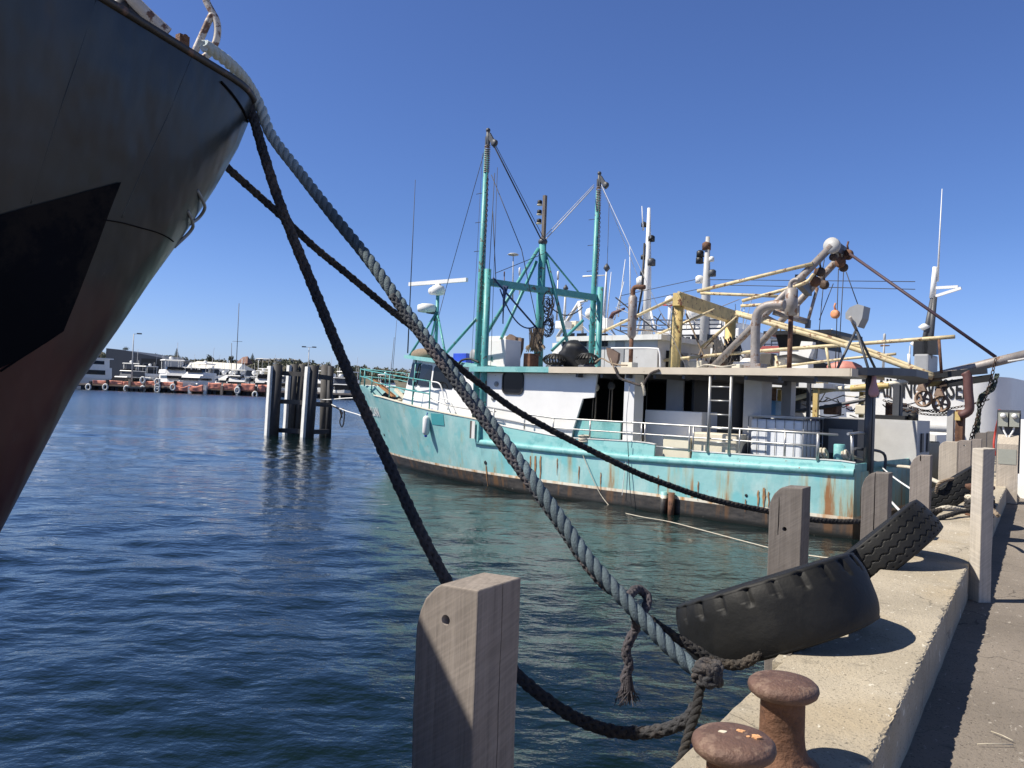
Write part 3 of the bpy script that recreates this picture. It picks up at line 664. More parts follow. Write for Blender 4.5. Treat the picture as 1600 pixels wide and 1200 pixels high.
# ================================================================== MOORING ROPES
def pathY(pts, Y0, Y1):
    n = len(pts); L = [0]
    for a, b in zip(pts, pts[1:]): L.append(L[-1]+math.hypot(b[0]-a[0], b[1]-a[1]))
    return [P(x, y, 1/((1-l/L[-1])/Y0+(l/L[-1])/Y1)) for (x, y), l in zip(pts, L)]
r1 = [P(x, y, Y) for x, y, Y in ((318, 70, 4.16), (335, 81, 4.26), (356, 97, 4.38), (378, 119, 4.54), (396, 146, 4.70), (409, 173, 4.72))]+pathY([(425, 213), (470, 272), (520, 336), (575, 404), (640, 494), (700, 573), (760, 652), (820, 734), (870, 803), (915, 868), (960, 920), (1005, 968), (1050, 1015), (1100, 1057)], 4.68, 3.35)
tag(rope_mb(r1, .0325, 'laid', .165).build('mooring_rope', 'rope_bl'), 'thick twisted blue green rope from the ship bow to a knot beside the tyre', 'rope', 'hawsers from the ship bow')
r2 = pathY([(383, 150), (391, 170), (400, 198), (412, 240), (432, 303), (458, 372), (485, 438), (515, 512), (545, 585), (576, 655), (610, 730), (648, 812), (690, 894), (740, 976), (790, 1034), (812, 1058), (850, 1090), (900, 1122), (955, 1142), (1005, 1145), (1045, 1138), (1075, 1122), (1088, 1104)], 4.72, 3.45)
tag(rope_mb(r2, .0285, 'plait').build('mooring_rope', 'rope_gr'), 'grey brown plaited rope dropping steeply from the bow behind the nearest post', 'rope', 'hawsers from the ship bow')
r3 = pathY([(300, 205), (352, 258), (362, 268), (400, 302), (440, 338), (490, 385), (540, 426), (600, 476), (660, 524), (700, 560), (750, 600), (800, 637), (850, 666), (900, 692), (950, 717), (1000, 741), (1050, 760), (1100, 777), (1150, 789), (1200, 799), (1240, 808), (1290, 814), (1345, 815), (1400, 812), (1440, 803), (1470, 797)], 5.45, 8.6)
tag(rope_mb(r3, .0275, 'plait').build('mooring_rope', 'rope_dk'), 'dark plaited rope sagging from behind the bow to the far kerb', 'rope', 'hawsers from the ship bow')
# knot and hanging tails
kn = P(1106, 1052, 3.34); mb = MB(); kp = []
for i in range(46):
    a = i*.62; kp.append(kn+Vector((.040*math.cos(a)*(1+.25*math.sin(a*.37)), .04*math.sin(a), .034*math.sin(a*1.7+.5))))
rope_mb(kp, .019, 'laid', mb=mb)
tag(mb.build('rope_knot', 'rope_gr'), 'tangled knot of grey rope at the lower end of the blue green rope', 'rope knot')
pu = pathY([(612, 462), (642, 505), (701, 585), (759, 664), (818, 744), (867, 812), (909, 874), (943, 914), (964, 926)], 3.98, 3.62)
tag(rope_mb(pu, .0205, 'plait').build('mooring_rope', 'rope_bp'), 'dull blue purple plaited rope lying close under the lower half of the blue green rope', 'rope', 'hawsers from the ship bow')
tl = pathY([(1098, 1060), (1092, 1085), (1087, 1112), (1078, 1140), (1070, 1168), (1062, 1200), (1056, 1240)], 3.35, 3.2)
tag(rope_mb(tl, .020, 'laid').build('rope_tail', 'rope_dk'), 'dark thin twisted rope end hanging from the knot down to the water', 'rope')
tp = pathY([(958, 912), (972, 930), (1000, 928), (1018, 944), (1002, 962), (988, 950), (994, 980), (984, 1000), (978, 1020), (983, 1040), (976, 1060), (980, 1072)], 3.62, 3.55)
tp[2] += Vector((0, .09, 0)); tp[3] += Vector((0, .10, 0)); tp[1] += Vector((0, -.07, 0)); tp[5] += Vector((0, -.09, 0))
tag(rope_mb(tp, .021, 'plait').build('rope_tail', 'rope_pu'), 'frayed faded purple rope end tied round the blue green rope, hanging over the water', 'rope')
t2_ = pathY([(966, 925), (1000, 962), (1032, 986), (1062, 1006), (1096, 1027), (1122, 1043), (1146, 1050), (1168, 1050), (1190, 1038), (1212, 1012), (1222, 1000)], 3.66, 3.55)
t2_ = [q+Vector((0, .10, 0)) for q in t2_]
tag(rope_mb(t2_, .023, 'plait').build('rope_lashing', 'rope_dk'), 'dark plaited lashing running under the nearest tyre from the knot to the kerb', 'rope')
mb = MB(); ft = tp[-1]
for i in range(60):
    a = float(rng.uniform(0, 6.28)); q = ft+Vector((.016*math.cos(a), .016*math.sin(a), 0)); g = [float(x) for x in rng.normal(size=3)]; mb.tube([q+Vector((0, 0, .05)), q+Vector((.012*math.cos(a), .012*math.sin(a), -.01)), q+Vector((.03*g[0], .02*g[1], -.06-.015*g[2]))], .0022, 4)
tag(mb.build('rope_fray', 'rope_pu'), 'loose fibres at the frayed tip of the hanging purple rope end', 'rope fibres')
# ================================================================== THE TEAL TRAWLER (x forward from the transom, y to port, z up; port side at y = 0)
M['lgrey2'] = mat('pale_grey_cabin', (.56, .56, .55), .5, var=.08, rust=.08)
M['tealpatch'] = mat('fresh_teal_paint', (.06, .33, .36), .45, var=.06)
M['teal_dark'] = mat('dark_teal', (.05, .20, .20), .5)
M['blue_strap'] = mat('navy_strap', (.02, .05, .14), .7)
M['otter'] = mat('brown_otter_steel', (.16, .11, .085), .8, var=.3, rust=.3)
M['bagpink'] = mat('faded_pink_mesh', (.55, .30, .32), .8)
M['bagpl'] = mat('orange_plank', (.50, .24, .10), .7)
TR = Frame((6.87, 16.13, 0), -48.5)
tr = thing('fishing_trawler', 'weathered teal and white fishing trawler with rust streaked hull, moored stern to the quay', 'fishing boat', TR.o, TR.rz)
T = TR.T
def interp(x, tab):
    return float(np.interp(x, [a for a, _ in tab], [b for _, b in tab]))
SHEER = [(0, 1.55), (3.6, 1.5), (5, 1.62), (7.4, 1.58), (9.5, 1.76), (10.4, 1.9), (12.9, 2.1), (16, 2.40), (17.0, 2.46), (17.7, 2.74), (19.3, 2.84)]
STRAKE = [(0, 1.34), (5, 1.22), (10.5, 1.26)]
def half(x, z):
    xs = 17.05+.78*max(-.6, z); q = min(1, max(0, (z+.3)/2.8)); x0 = 7+2.2*q; p_ = 1.75+.6*q
    w_ = 2.5*(1-min(1, max(0, (x-x0)/(xs-x0)))**p_)
    if z < 0: w_ *= 1+.25*z
    if x < 2: w_ -= .10*(1-x/2)**2
    return max(0, w_)
def trawler_hull():
    xs = np.concatenate([np.linspace(0, 10.39, 40), [10.41], np.linspace(10.6, 16.9, 32), np.linspace(17, 19.28, 40)])
    mb = MB()
    for s in (1, -1):
        rows = []
        for x in xs:
            top = interp(x, STRAKE) if x < 10.4 else interp(x, SHEER); r = []
            for k in np.linspace(0, 1, 26):
                z = -.8+(top+.8)*k
                xx = min(x, 17.05+.78*max(-.6, z)); h = half(xx, z); d = .010*noise.noise((xx*1.6, z*2.4, s*3.))
                r.append((xx, -2.5+s*(h+(d if h > .3 else 0)), z))
            rows.append(r)
        mb.grid(rows)
    t0 = [(0, -2.5+s*half(0, z), z) for s in (1,) for z in (-.8, 0, .5, 1.34)]; t1 = [(0, -5-q[1], q[2]) for q in t0]
    mb.grid([t0, t1]); o = mb.build('hull', 'hull', tr); return o
trawler_hull()
def side_pt(x, z, s=1, out=0.): return Vector((x, -2.5+s*(half(x, z)+out), z))
# half-round rubbing strake with a shelf on top
for s in (1, -1):
    xs = np.linspace(-.05, 10.5, 60); rows = []
    for x in xs:
        z = interp(x, STRAKE); r = []
        for a in np.linspace(-1.5, 1.75, 9): r.append(side_pt(max(0, x), z, s, .07*math.cos(a))+Vector((0, 0, .085*math.sin(a))))
        r[-1] = side_pt(max(0, x), z, s, -.14)+Vector((0, 0, .085)); rows.append(r)
    mb = MB(); mb.grid(rows); mb.build('rubbing_strake', 'teal', tr)
# bulwark plates, with the open gangway amidships on the port side
def bulwark(x0, x1, s, slope=False):
    mb = MB(); xs = np.linspace(x0, x1, max(3, int((x1-x0)/.25))); a, b = [], []
    for x in xs:
        z0 = interp(x, STRAKE)+.06; z1 = interp(x, SHEER)
        if slope and x < .32: z1 = z0+.12+(z1-z0-.12)*(x/.32)
        for lst, off in ((a, -.07), (b, -.12)): lst.append([side_pt(x, z0, s, off+.03)+Vector((0, 0, 0)), side_pt(x, (z0+z1)/2, s, off+.015), side_pt(x, z1, s, off-.01)])
    for r in a: r[2].y += 0
    ring = [[p_ for p_ in ra]+[q for q in reversed(rb)]+[ra[0]] for ra, rb in zip(a, b)]
    mb.grid(ring, False); n = len(ring[0])-1
    o = len(mb.v)-len(ring)*len(ring[0]); mb.f += [tuple(o+i for i in range(n)), tuple(o+(len(ring)-1)*(n+1)+i for i in reversed(range(n)))]; mb.sm += [False]*2; mb.mi += [0]*2
    mb.build('bulwark', 'teal', tr)
    mb = MB(); top = [(ra[2]+rb[2])/2+Vector((0, 0, .012)) for ra, rb in zip(a, b)]
    for p_, q in zip(top, top[1:]): mb.beam(p_, q, .085, .022)
    mb.build('bulwark_cap', 'white_worn', tr)
bulwark(0.02, 3.62, 1, True); bulwark(4.62, 10.42, 1); bulwark(0.02, 10.4, -1)
MB().box((.03, -.2, 1.3), (.08, -4.8, 1.5)).build('stern_bulwark', 'teal', tr)
# scuppers (dark freeing ports) along the strake
for px0, px1, py in ((853, 883, 706), (918, 945, 713), (981, 1017, 719), (1080, 1102, 728), (1152, 1172, 734), (1200, 1251, 741)):
    a, b = T(px0, py, -.03), T(px1, py, -.03)
    MB().box((a.x, -.045, a.z-.02), (b.x, -.066, a.z+.022)).build('freeing_port', 'black', tr)
a = T(1112, 731, -.03); MB().slab([(a.x+.02, -.04, a.z), (a.x-.42, -.04, a.z), (a.x-.32, -.04, a.z+.085), (a.x-.10, -.04, a.z+.09)], .012).build('freeing_port', 'dgrey', tr)
# decks
def deck(name, x0, x1, z, m_, inset=.1):
    xs = np.linspace(x0, x1, 30); mb = MB(); mb.grid([[(x, -2.5+s*max(0, half(x, z)-inset), z) for s in (1, -1)] for x in xs], False); mb.build(name, m_, tr)
deck('main_deck', .03, 10.5, 1.06, 'grey'); deck('foredeck', 10.4, 18.2, 1.86, 'pallet')
mb = MB(); mb.box((10.40, -.02, 1.28), (10.46, -4.98, 1.88)); mb.build('deck_step', 'teal', tr)
xs = np.linspace(10.5, 16.9, 30)
for s in (1, -1):
    mb = MB()
    for x0, x1 in zip(xs, xs[1:]): mb.beam(side_pt(x0, interp(x0, SHEER), s, -.03)+Vector((0, 0, .012)), side_pt(x1, interp(x1, SHEER), s, -.03)+Vector((0, 0, .012)), .10, .03)
    mb.build('gunwale_cap', 'cream', tr)
# bow name, hawse holes, patch, overhanging ledge
nm = text_mb('ILLAN', .42, .004, .012); bmx = []
for v in nm.v:
    x = 18.05-v.x*1.05; z = 1.72+v.y*1.05; bmx.append(side_pt(x, z, 1, .018)+Vector((0, v.z, 0)))
nm.v = bmx; nm.build('bow_name', 'white', tr)
for px, py, r in ((601, 685, .05), (753, 723, .055), (1166, 774, .03)):
    q = T(px, py, -.5 if px < 700 else 0); c = side_pt(q.x, q.z, 1, -.02) if px > 700 else side_pt(17.0, q.z, 1, -.02)
    MB().lathe([(r, -.03), (r*1.1, .03), (r*.6, .03)], c, (.25 if px < 700 else 0, 1, 0), 14).build('discharge_hole', 'black', tr)
q0, q1 = T(665, 645, -.1), T(688, 664, -.1)
mb = MB(); mb.grid([[side_pt(x, z, 1, .012) for z in np.linspace(q1.z-.02, q0.z-.01, 4)] for x in np.linspace(q1.x, q0.x, 8)]); mb.build('repair_patch', 'tealpatch', tr)
# rust runs from the hull openings and fittings, a fender recess in the side
def rust_run(px, py0, py1, w0, seed, y=-.02):
    a, b = T(px, py0, y), T(px, py1, y); mb = MB(); rows = []; n_ = 16
    for k in range(n_+1):
        f = k/n_; z = a.z+(b.z-a.z)*f; ww = w0*(.35+.65*math.sin(math.pi*min(1, f*1.1+.12)))*(1-.75*f**2)+.004; cx = a.x+.02*noise.noise((f*3, seed, 0)); l_ = ww*(1+.6*noise.noise((f*7, seed, 2))); r_ = ww*(1+.6*noise.noise((f*8, seed, 5)))
        rows.append([side_pt(cx+l_, z, 1, .016), side_pt(cx, z, 1, .017), side_pt(cx-r_, z, 1, .016)])
    mb.grid(rows); mb.build('rust_run', 'rust_run', tr)
for q in ((846, 712, 762, .022, 1), (838, 712, 758, .030, 21), (830, 712, 748, .018, 7), (754, 727, 764, .022, 2), (872, 716, 742, .012, 3), (1166, 780, 800, .010, 4), (1186, 766, 800, .018, 5), (1195, 762, 801, .028, 15), (1202, 768, 800, .014, 25), (1092, 752, 782, .010, 8), (906, 728, 756, .014, 9), (940, 738, 768, .012, 11), (1030, 742, 772, .012, 12)): rust_run(*q)
q = T(741, 655, -.05); MB().box((q.x+.02, -.005, 1.36), (q.x-.10, .02, 1.86)).build('fender_recess', 'white_worn', tr); MB().box((q.x+.10, -.01, 1.36), (q.x+.02, .015, 1.86)).build('fender_recess', 'gpile', tr)
# anti-chafe pipes down the side amidships
for px, m_ in ((1039, 'teal'), (1051, 'rusty')):
    a = T(px, 764, .06); MB().tube([(a.x, .10, .52), (a.x, .10, -.2)], .075, 12).build('fender_pipe', m_ if m_ == 'rusty' else 'hull', tr)

# ---- wheelhouse block and bridge
RZ0, RZ1 = 3.27, 3.43
yw, ys_ = -.32, -4.68
prof = [(10.9, 1.08), (7.35, 1.08), (7.28, 1.75), (6.98, 2.62), (6.62, 2.66), (6.55, RZ0-.005), (10.9, RZ0-.005)]
mb = MB(); n = len(prof)
for y0, y1 in ((yw, yw-.06), (ys_, ys_+.06)):
    mb.add([(x, y0, z) for x, z in prof]+[(x, y1, z) for x, z in prof], [tuple(range(n)), tuple(reversed(range(n, 2*n)))]+[(i, n+i, n+(i+1) % n, (i+1) % n) for i in range(n)])
wh = mb.build('wheelhouse', 'white', tr); MB().box((7.8, yw-.061, 1.09), (7.74, ys_+.061, RZ0-.01)).build('aft_bulkhead', 'black', tr)  # aft bulkhead coloured black to stand in for the shaded interior
def rrect(w_, h_, r, k=5):
    out = []
    for cx, cy, a0 in ((w_/2-r, h_/2-r, 0), (-w_/2+r, h_/2-r, 90), (-w_/2+r, -h_/2+r, 180), (w_/2-r, -h_/2+r, 270)):
        for i in range(k+1): a = R_(a0+90*i/k); out.append((cx+r*math.cos(a), cy+r*math.sin(a)))
    return out
def window(cx, cz, w_, h_, r, y, name='window'):
    o_ = rrect(w_, h_, r); i_ = rrect(w_-.09, h_-.09, r*.8); n = len(o_); mb = MB()
    for yy in (y, y+.03): mb.add([(cx+p_[0], yy, cz+p_[1]) for p_ in o_]+[(cx+p_[0], yy, cz+p_[1]) for p_ in i_], [(k, (k+1) % n, n+(k+1) % n, n+k) for k in range(n)])
    mb.add([(cx+p_[0], y, cz+p_[1]) for p_ in o_]+[(cx+p_[0], y+.03, cz+p_[1]) for p_ in o_], [(k, (k+1) % n, n+(k+1) % n, n+k) for k in range(n)])
    mb.add([(cx+p_[0], y, cz+p_[1]) for p_ in i_]+[(cx+p_[0], y+.03, cz+p_[1]) for p_ in i_], [(k, (k+1) % n, n+(k+1) % n, n+k) for k in range(n)])
    f = mb.build(name, 'rubber', tr); p_ = MB().add([(cx+q[0], y+.012, cz+q[1]) for q in i_], [tuple(range(n))]).build('pane', 'glass', f); return f
a, b = T(786, 580, yw), T(818, 617, yw); window((a.x+b.x)/2, (a.z+b.z)/2, a.x-b.x, a.z-b.z, .17, yw+.004)
for px, py in ((776, 600), (771, 622)):
    q = T(px, py, yw); MB().lathe([(.07, 0), (.075, .03), (.04, .05), (.001, .05)], (q.x, yw, q.z), (0, 1, 0), 14).build('side_vent', 'grey', tr)
# bridge: facetted front, windows all round
BF = [(10.88, -.40), (13.1, -.70), (14.7, -1.25), (15.35, -2.5), (14.7, -3.75), (13.1, -4.30), (10.88, -4.60)]
BB = [(10.88, -.36), (13.3, -.66), (15.2, -1.15), (16.1, -2.5), (15.2, -3.85), (13.3, -4.34), (10.88, -4.64)]
def roofz(x): return 3.40+.085*(x-10.9)
def wall(p0, p1, b0, b1, zb=1.84):
    return [Vector((*b0, zb)), Vector((*b1, zb)), Vector((*p1, roofz(p1[0]))), Vector((*p0, roofz(p0[0])))]
walls = [wall(BF[i], BF[i+1], BB[i], BB[i+1]) for i in range(6)]+[wall(BF[6], BF[0], BB[6], BB[0])]
mb = MB()
for q in walls: mb.add(q, [(0, 1, 2, 3)])
mb.build('bridge', 'white', tr)
for i, cuts in ((0, ((.50, .97),)), (1, ((.03, .52), (.56, .97))), (2, ((.05, .95),)), (3, ((.05, .95),)), (4, ((.03, .48), (.52, .97))), (5, ((.03, .5),))):
    q = walls[i]
    for u0, u1 in cuts:
        def wp(u, v): return (q[0].lerp(q[1], u)).lerp(q[3].lerp(q[2], u), v)
        nr = (q[1]-q[0]).cross(q[3]-q[0]).normalized(); cen = Vector((12.5, -2.5, 2.8))
        if nr.dot(q[0]-cen) < 0: nr = -nr
        pts = [wp(u0+.03, .55), wp(u1-.03, .55), wp(u1, .60), wp(u1, .90), wp(u1-.03, .94), wp(u0+.03, .94), wp(u0, .90), wp(u0, .60)]
        f = MB().slab([p_+nr*.003 for p_ in pts], .014 if MB().slab(pts, .01).v[8].dot(nr) > pts[0].dot(nr) else -.014).build('window', 'glass', tr)
    # a dark gasket strip under the band of windows
rf = [(x, y) for x, y in BF]
mb = MB(); ov = [(10.7, -.16), (13.2, -.48), (15.0, -1.1), (15.75, -2.5), (15.0, -3.9), (13.2, -4.52), (10.7, -4.84)]; n = 7
mb.add([(x, y, roofz(x)) for x, y in ov]+[(x, y, roofz(x)+.11) for x, y in ov], [tuple(range(n)), tuple(range(n, 2*n))]+[(i, (i+1) % n, n+(i+1) % n, n+i) for i in range(n)])
mb.build('bridge_roof', 'teal', tr)
# main roof with teal fascia forward and beige aft
MB().box((.12, -.04, RZ0+.02), (2.4, -2.1, RZ1-.02)).box((2.401, -.04, RZ0+.02), (10.85, -4.96, RZ1-.02)).build('main_roof', 'lgrey', tr)
MB().box((7.9, .0, RZ0+.01), (10.85, -.04, RZ1)).build('roof_fascia', 'teal', tr)
mb = MB(); mb.box((.1, .0, RZ0), (7.9, -.04, RZ1)); mb.box((.08, .0, RZ0), (.12, -2.1, RZ1)); mb.build('roof_fascia', 'beige', tr)
mb = MB()
for x in np.linspace(.8, 7, 9): mb.box((x, -.1, RZ0-.10), (x+.07, -4.9 if x > 2.4 else -2.05, RZ0+.019))
mb.build('roof_beams', 'dgrey', tr)['kind'] = 'stuff'
# pillars
def pillar(px0, px1, y, dy, m_, z0=1.06):
    a, b = T(px0, 620, y), T(px1, 620, y); return MB().box((a.x, y, z0), (b.x, y-dy, RZ0-.002)).build('pillar', m_, tr)
pillar(975, 991, -.28, .42, 'white'); pillar(1162, 1190, -1.0, .55, 'lgrey'); pillar(1221, 1236, -4.1, .3, 'lgrey'); pillar(1260, 1265, -3.2, .1, 'dgrey')
MB().box((.45, -4.5, 1.06), (.6, -4.62, RZ0)).build('pillar', 'dgrey', tr)
# working deck: bulkheads, panel, lockers
MB().box((5.86, -.42, 1.07), (7.30, -.48, 2.06)).build('teal_bulkhead', 'teal', tr)
MB().box((4.3, -4.60, 1.07), (7.7, -4.66, 3.26)).build('starboard_bulkhead', 'black', tr)  # shade under the roof is put into this bulkhead's black colour
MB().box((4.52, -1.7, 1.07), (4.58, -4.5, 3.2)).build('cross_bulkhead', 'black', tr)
MB().box((4.72, -1.5, 1.07), (5.2, -1.56, 3.26)).build('inner_screen', 'grey', tr)
# pipe rails along the side
def rail(pts, r, m_='steel', name='rail'): return MB().tube(pts, r, 8).build(name, m_, tr)
RX = [9.9, 8.75, 7.75, 6.55, 5.02, 4.92, 3.72, 3.62, 2.48, 1.45, .75]
yr = -.10
def top_at(x): return 2.08 if x < 8 else 2.08+.09*(x-8)
rail([(x, yr, top_at(x)) for x in (10.2, 8.75, 7.75, 6.5, 5.0, 3.6, 2.5, 1.4, .35)], .024)
rail([(x, yr, top_at(x)-.26) for x in (10.2, 8.75, 7.75, 6.5, 5.0, 3.6, 2.5, 1.4, .75)], .018)
rail([(4.95, yr, 1.56), (3.6, yr, 1.52)], .018)
for x in RX: rail([(x, yr, interp(x, SHEER)-.03), (x, yr, top_at(x))], .022, name='stanchion')
rail([(.75, yr, 1.55), (.75, yr, 2.08)], .034, name='stanchion')
# ladder up to the roof
a, b = T(1110, 590, -.06), T(1143, 590, -.06); mb = MB()
for x in (a.x, b.x): mb.tube([(x, -.06, 1.5), (x, -.06, 3.27)], .036, 10)
for z in np.linspace(1.75, 3.0, 5): mb.tube([(a.x, -.06, z), (b.x, -.06, z)], .018, 8)
mb.build('side_ladder', 'steel', tr)
# teal rails at the bow with a ladder
def bowpt(x, dz): return side_pt(x, interp(x, SHEER), 1, -.06)+Vector((0, 0, dz))
topz = {}
def brail(dz0, dz1, s=1):
    xs = np.linspace(12.9, 19.0, 24); out = []
    for x in xs:
        k = (x-12.9)/6.1; zz = 2.98+.45*k; base = interp(x, SHEER); q = side_pt(x, base, s, -.06); q.z = base+(zz-base)*dz0; out.append(q)
    return out
for s in (1, -1):
    for f in (1., .55): rail(brail(f, f, s), .022, 'teal_pole', 'bow_rail')
    for x in (12.9, 13.9, 15.6, 17.3, 18.2, 18.95):
        base = interp(x, SHEER); q = side_pt(x, base, s, -.06); rail([q, (q.x, q.y, 2.98+.45*(x-12.9)/6.1)], .022, 'teal_pole', 'bow_stanchion')
mb = MB(); q = side_pt(14.1, 2.2, 1, -.25); p2 = side_pt(14.35, 2.2, 1, -.25)
for w_ in (0, .42): mb.tube([(14.0+w_, -1.0, 1.9), (13.85+w_, -1.0, 3.75)], .024, 8)
for k in np.linspace(.12, .9, 6): mb.tube([(14.0-.15*k, -1.0, 1.9+1.85*k), (14.42-.15*k, -1.0, 1.9+1.85*k)], .016, 8)
mb.build('bridge_ladder', 'teal_pole', tr)
for pts in ([(668, 596), (684, 598), (690, 606), (695, 628), (700, 640)], [(688, 622), (700, 625), (706, 634), (712, 646)]):
    rail(spline([T(x, y, -.45) for x, y in pts], 20), .022, 'white', 'handrail')
rail(spline([T(672, 622, -.15), T(700, 633, -.15), T(740, 640, -.12), T(775, 643, -.1)], 20), .018, 'steel')

# ---- goal-post gantry, braces and derrick gear
def pole(a, b, r, m_='teal_pole', name='brace', r2=None, seg=10):
    return MB().tube([a, b], [r, r2 or r], seg).build(name, m_, tr)
GX = 10.42; GXP = 10.80; GXS = 10.0; BZ = 5.92
for s, y, ztop in ((1, -.30, 10.36), (-1, -4.80, 10.02)):
    GX = GXP if s == 1 else GXS
    dark = 'teal_dark'
    leg = MB().tube([(GX+.02, y, 1.86), (GX, y, BZ), (GX-.02, y, ztop-.55)], [.10, .095, .068], 14).build('gantry_leg', 'teal_pole', tr)
    MB().tube([(GX-.28, y, 1.06), (GX-.26, y, BZ+.35)], .10, 14).build('gantry_leg', 'teal_pole', tr)
    mb = MB()
    for z in np.arange(1.8, BZ, .5): mb.tube([(GX, y, z), (GX-.27, y, z)], .02, 6)
    mb.build('leg_rungs', 'teal_pole', tr)['kind'] = 'stuff'
    mb = MB()
    for z in np.arange(BZ+.9, ztop-1, .85): mb.tube([(GX-.12, y+.05, z), (GX+.28, y+.05, z)], .010, 5)
    mb.build('step_bars', 'wire', tr)['kind'] = 'stuff'
    # head: spring coil, shackles and block
    mb = MB(); co = []
    for i in range(15*10): a = i*2*math.pi/10; co.append((GX-.05+.078*math.cos(a), y+.078*math.sin(a), ztop-1.25+.055*i/10*1.0))
    mb.tube(co, .015, 5); mb.build('spring', 'pipe', tr)
    mb = MB(); mb.tube([(GX-.05, y, ztop-.5), (GX-.05, y, ztop)], .05, 8); mb.ball((GX-.05, y, ztop), .07); mb.box((GX-.11, y-.04, ztop-.42), (GX+.02, y+.04, ztop-.18)); mb.build('mast_head', 'dgrey', tr)
    mb = MB(); mb.lathe([(.02, -.05), (.10, -.045), (.10, .045), (.02, .05)], (GX-.32, y, ztop-.42), (0, 1, 0), 16); mb.beam((GX-.08, y, ztop-.12), (GX-.36, y, ztop-.52), .06, .13); mb.build('block', 'dgrey', tr)
GX = 10.42
MB().beam((GXP-.14, -.38, BZ), (GXS-.14, -4.72, BZ), .17, .20).build('cross_beam', 'teal_pole', tr)
pole((GX-.08, -2.5, 3.4), (GX-.08, -2.5, 7.4), .15, r2=.11, name='centre_post', seg=14)
MB().box((GX-.16, -2.44, 7.3), (GX-.06, -2.54, 8.85)).build('light_post', 'wood_dk', tr)
for z in (8.0, 8.28, 8.58):
    l_ = MB().lathe([(.055, 0), (.075, .01), (.075, .13), (.055, .15), (.001, .15)], (GX+.10, -2.5, z), (0, 0, 1), 12).build('signal_lamp', 'rubber', tr)
    MB().lathe([(.085, -.005), (.085, .02), (.03, .03)], (GX+.10, -2.5, z), (0, 0, 1), 12).build('lamp_bracket', 'cream', l_)
MB().ball((GX-.08, -2.5, 7.42), .15, sq=(1, 1, .8)).build('mast_head', 'dgrey', tr)
pole((GX, -2.4, 7.2), T(757, 527, -.5), .055); pole((GX+.02, -2.35, 6.8), T(768, 563, -1.0), .05)
pole((GX-.1, -2.6, 7.1), T(889, 545, -3.2), .055); pole((GX-.1, -4.7, 5.2), T(862, 548, -3.6), .05)
pole((GXP+.05, -.3, 4.9), T(697, 552, -.8), .045, 'teal_pole'); pole((GX-.1, -2.5, 7.2), T(915, 470, -4.8), .03, 'teal_pole')
def wire(a, b, r=.011, sag=0., m_='wire', name='stay_wire'):
    a, b = Vector(a), Vector(b)
    if sag: return MB().tube([a.lerp(b, t)-Vector((0, 0, 4*sag*t*(1-t))) for t in np.linspace(0, 1, 13)], r, 5).build(name, m_, tr)
    return MB().tube([a, b], r, 5).build(name, m_, tr)
PT = Vector((GXP-.05, -.30, 10.1)); ST = Vector((GXS-.05, -4.80, 9.8)); CT = Vector((GX-.08, -2.5, 7.4))
wire(PT+Vector((-.3, 0, -.3)), CT, .022); wire(PT+Vector((-.3, 0, -.2)), CT+Vector((-.05, 0, .1)), .010)
wire(ST+Vector((.2, 0, -.2)), CT, .018, m_='wire_lt'); wire(ST+Vector((.2, 0, -.12)), CT+Vector((0, 0, .12)), .012, m_='wire_lt')
wire(PT, T(697, 450, -1.4), .010); wire(T(697, 450, -1.4), T(672, 545, -1.4), .010)
wire(ST, T(1000, 440, -9), .009, m_='wire_lt'); wire(ST, T(1075, 580, -5), .009, m_='wire_lt')
for dx, dy in ((.16, .02), (.28, .05), (-.18, 0)):
    wire((GXP+dx-.3, -.30+dy, 9.2), (GXP+dx-.34, -.30+dy, 3.4), .008); wire((GXS+dx-.3, -4.8+dy, 9.0), (GXS+dx-.34, -4.8+dy, 3.5), .008)
wire((GXP+.1, -.25, 9.7), (GXP+.22, -.25, 3.2), .006)
wire((GX-.1, -.3, 6.0), (GX-.1, -2.4, 4.7), .03, .0, 'blue_strap', 'strap'); wire((GX-.2, -.5, 5.7), (GX-.1, -2.3, 4.8), .022, .45, 'blue_strap', 'strap')
wire((GX-.2, -2.6, 5.6), (GX-.2, -4.5, 5.6), .02, .35, 'wire', 'strap')
for i in range(5): wire((GX-.24, -.6-.05*i, 5.82), (GX-.26+.04*i, -.62-.04*i, 4.7+.17*i), .018, 0, 'blue_strap', 'strap')
wire((GX-.3, -.16, 6.1), (GX-.3, -2.3, 7.0), .010); wire((GX-.2, -3.2, 5.9), (GX, -2.6, 7.2), .010)
MB().lathe([(.001, 0), (.0, 0)], (0, 0, -5)) if False else None
ch = chain_mb([(GXP-.14, -.26, 9.0), (GXP-.17, -.24, 7.5), (GXP-.13, -.2, 6.3), (GXP-.14, -.16, 5.0)], .05); ch.build('hoist_chain', 'chain', tr)
ch = chain_mb([(GXS-.15, -4.75, 8.8), (GXS-.17, -4.75, 7.5), (GXS-.13, -4.7, 6.3)], .05); ch.build('hoist_chain', 'chain', tr)
wire((GXP-.3, -.25, 9.0), T(815, 390, -.4), .012); wire(T(815, 390, -.4), T(838, 500, -1.6), .012)
wire(T(770, 330, -.16), T(775, 440, -.3), .012); wire(T(773, 270, -.16), T(764, 430, -.16), .010)

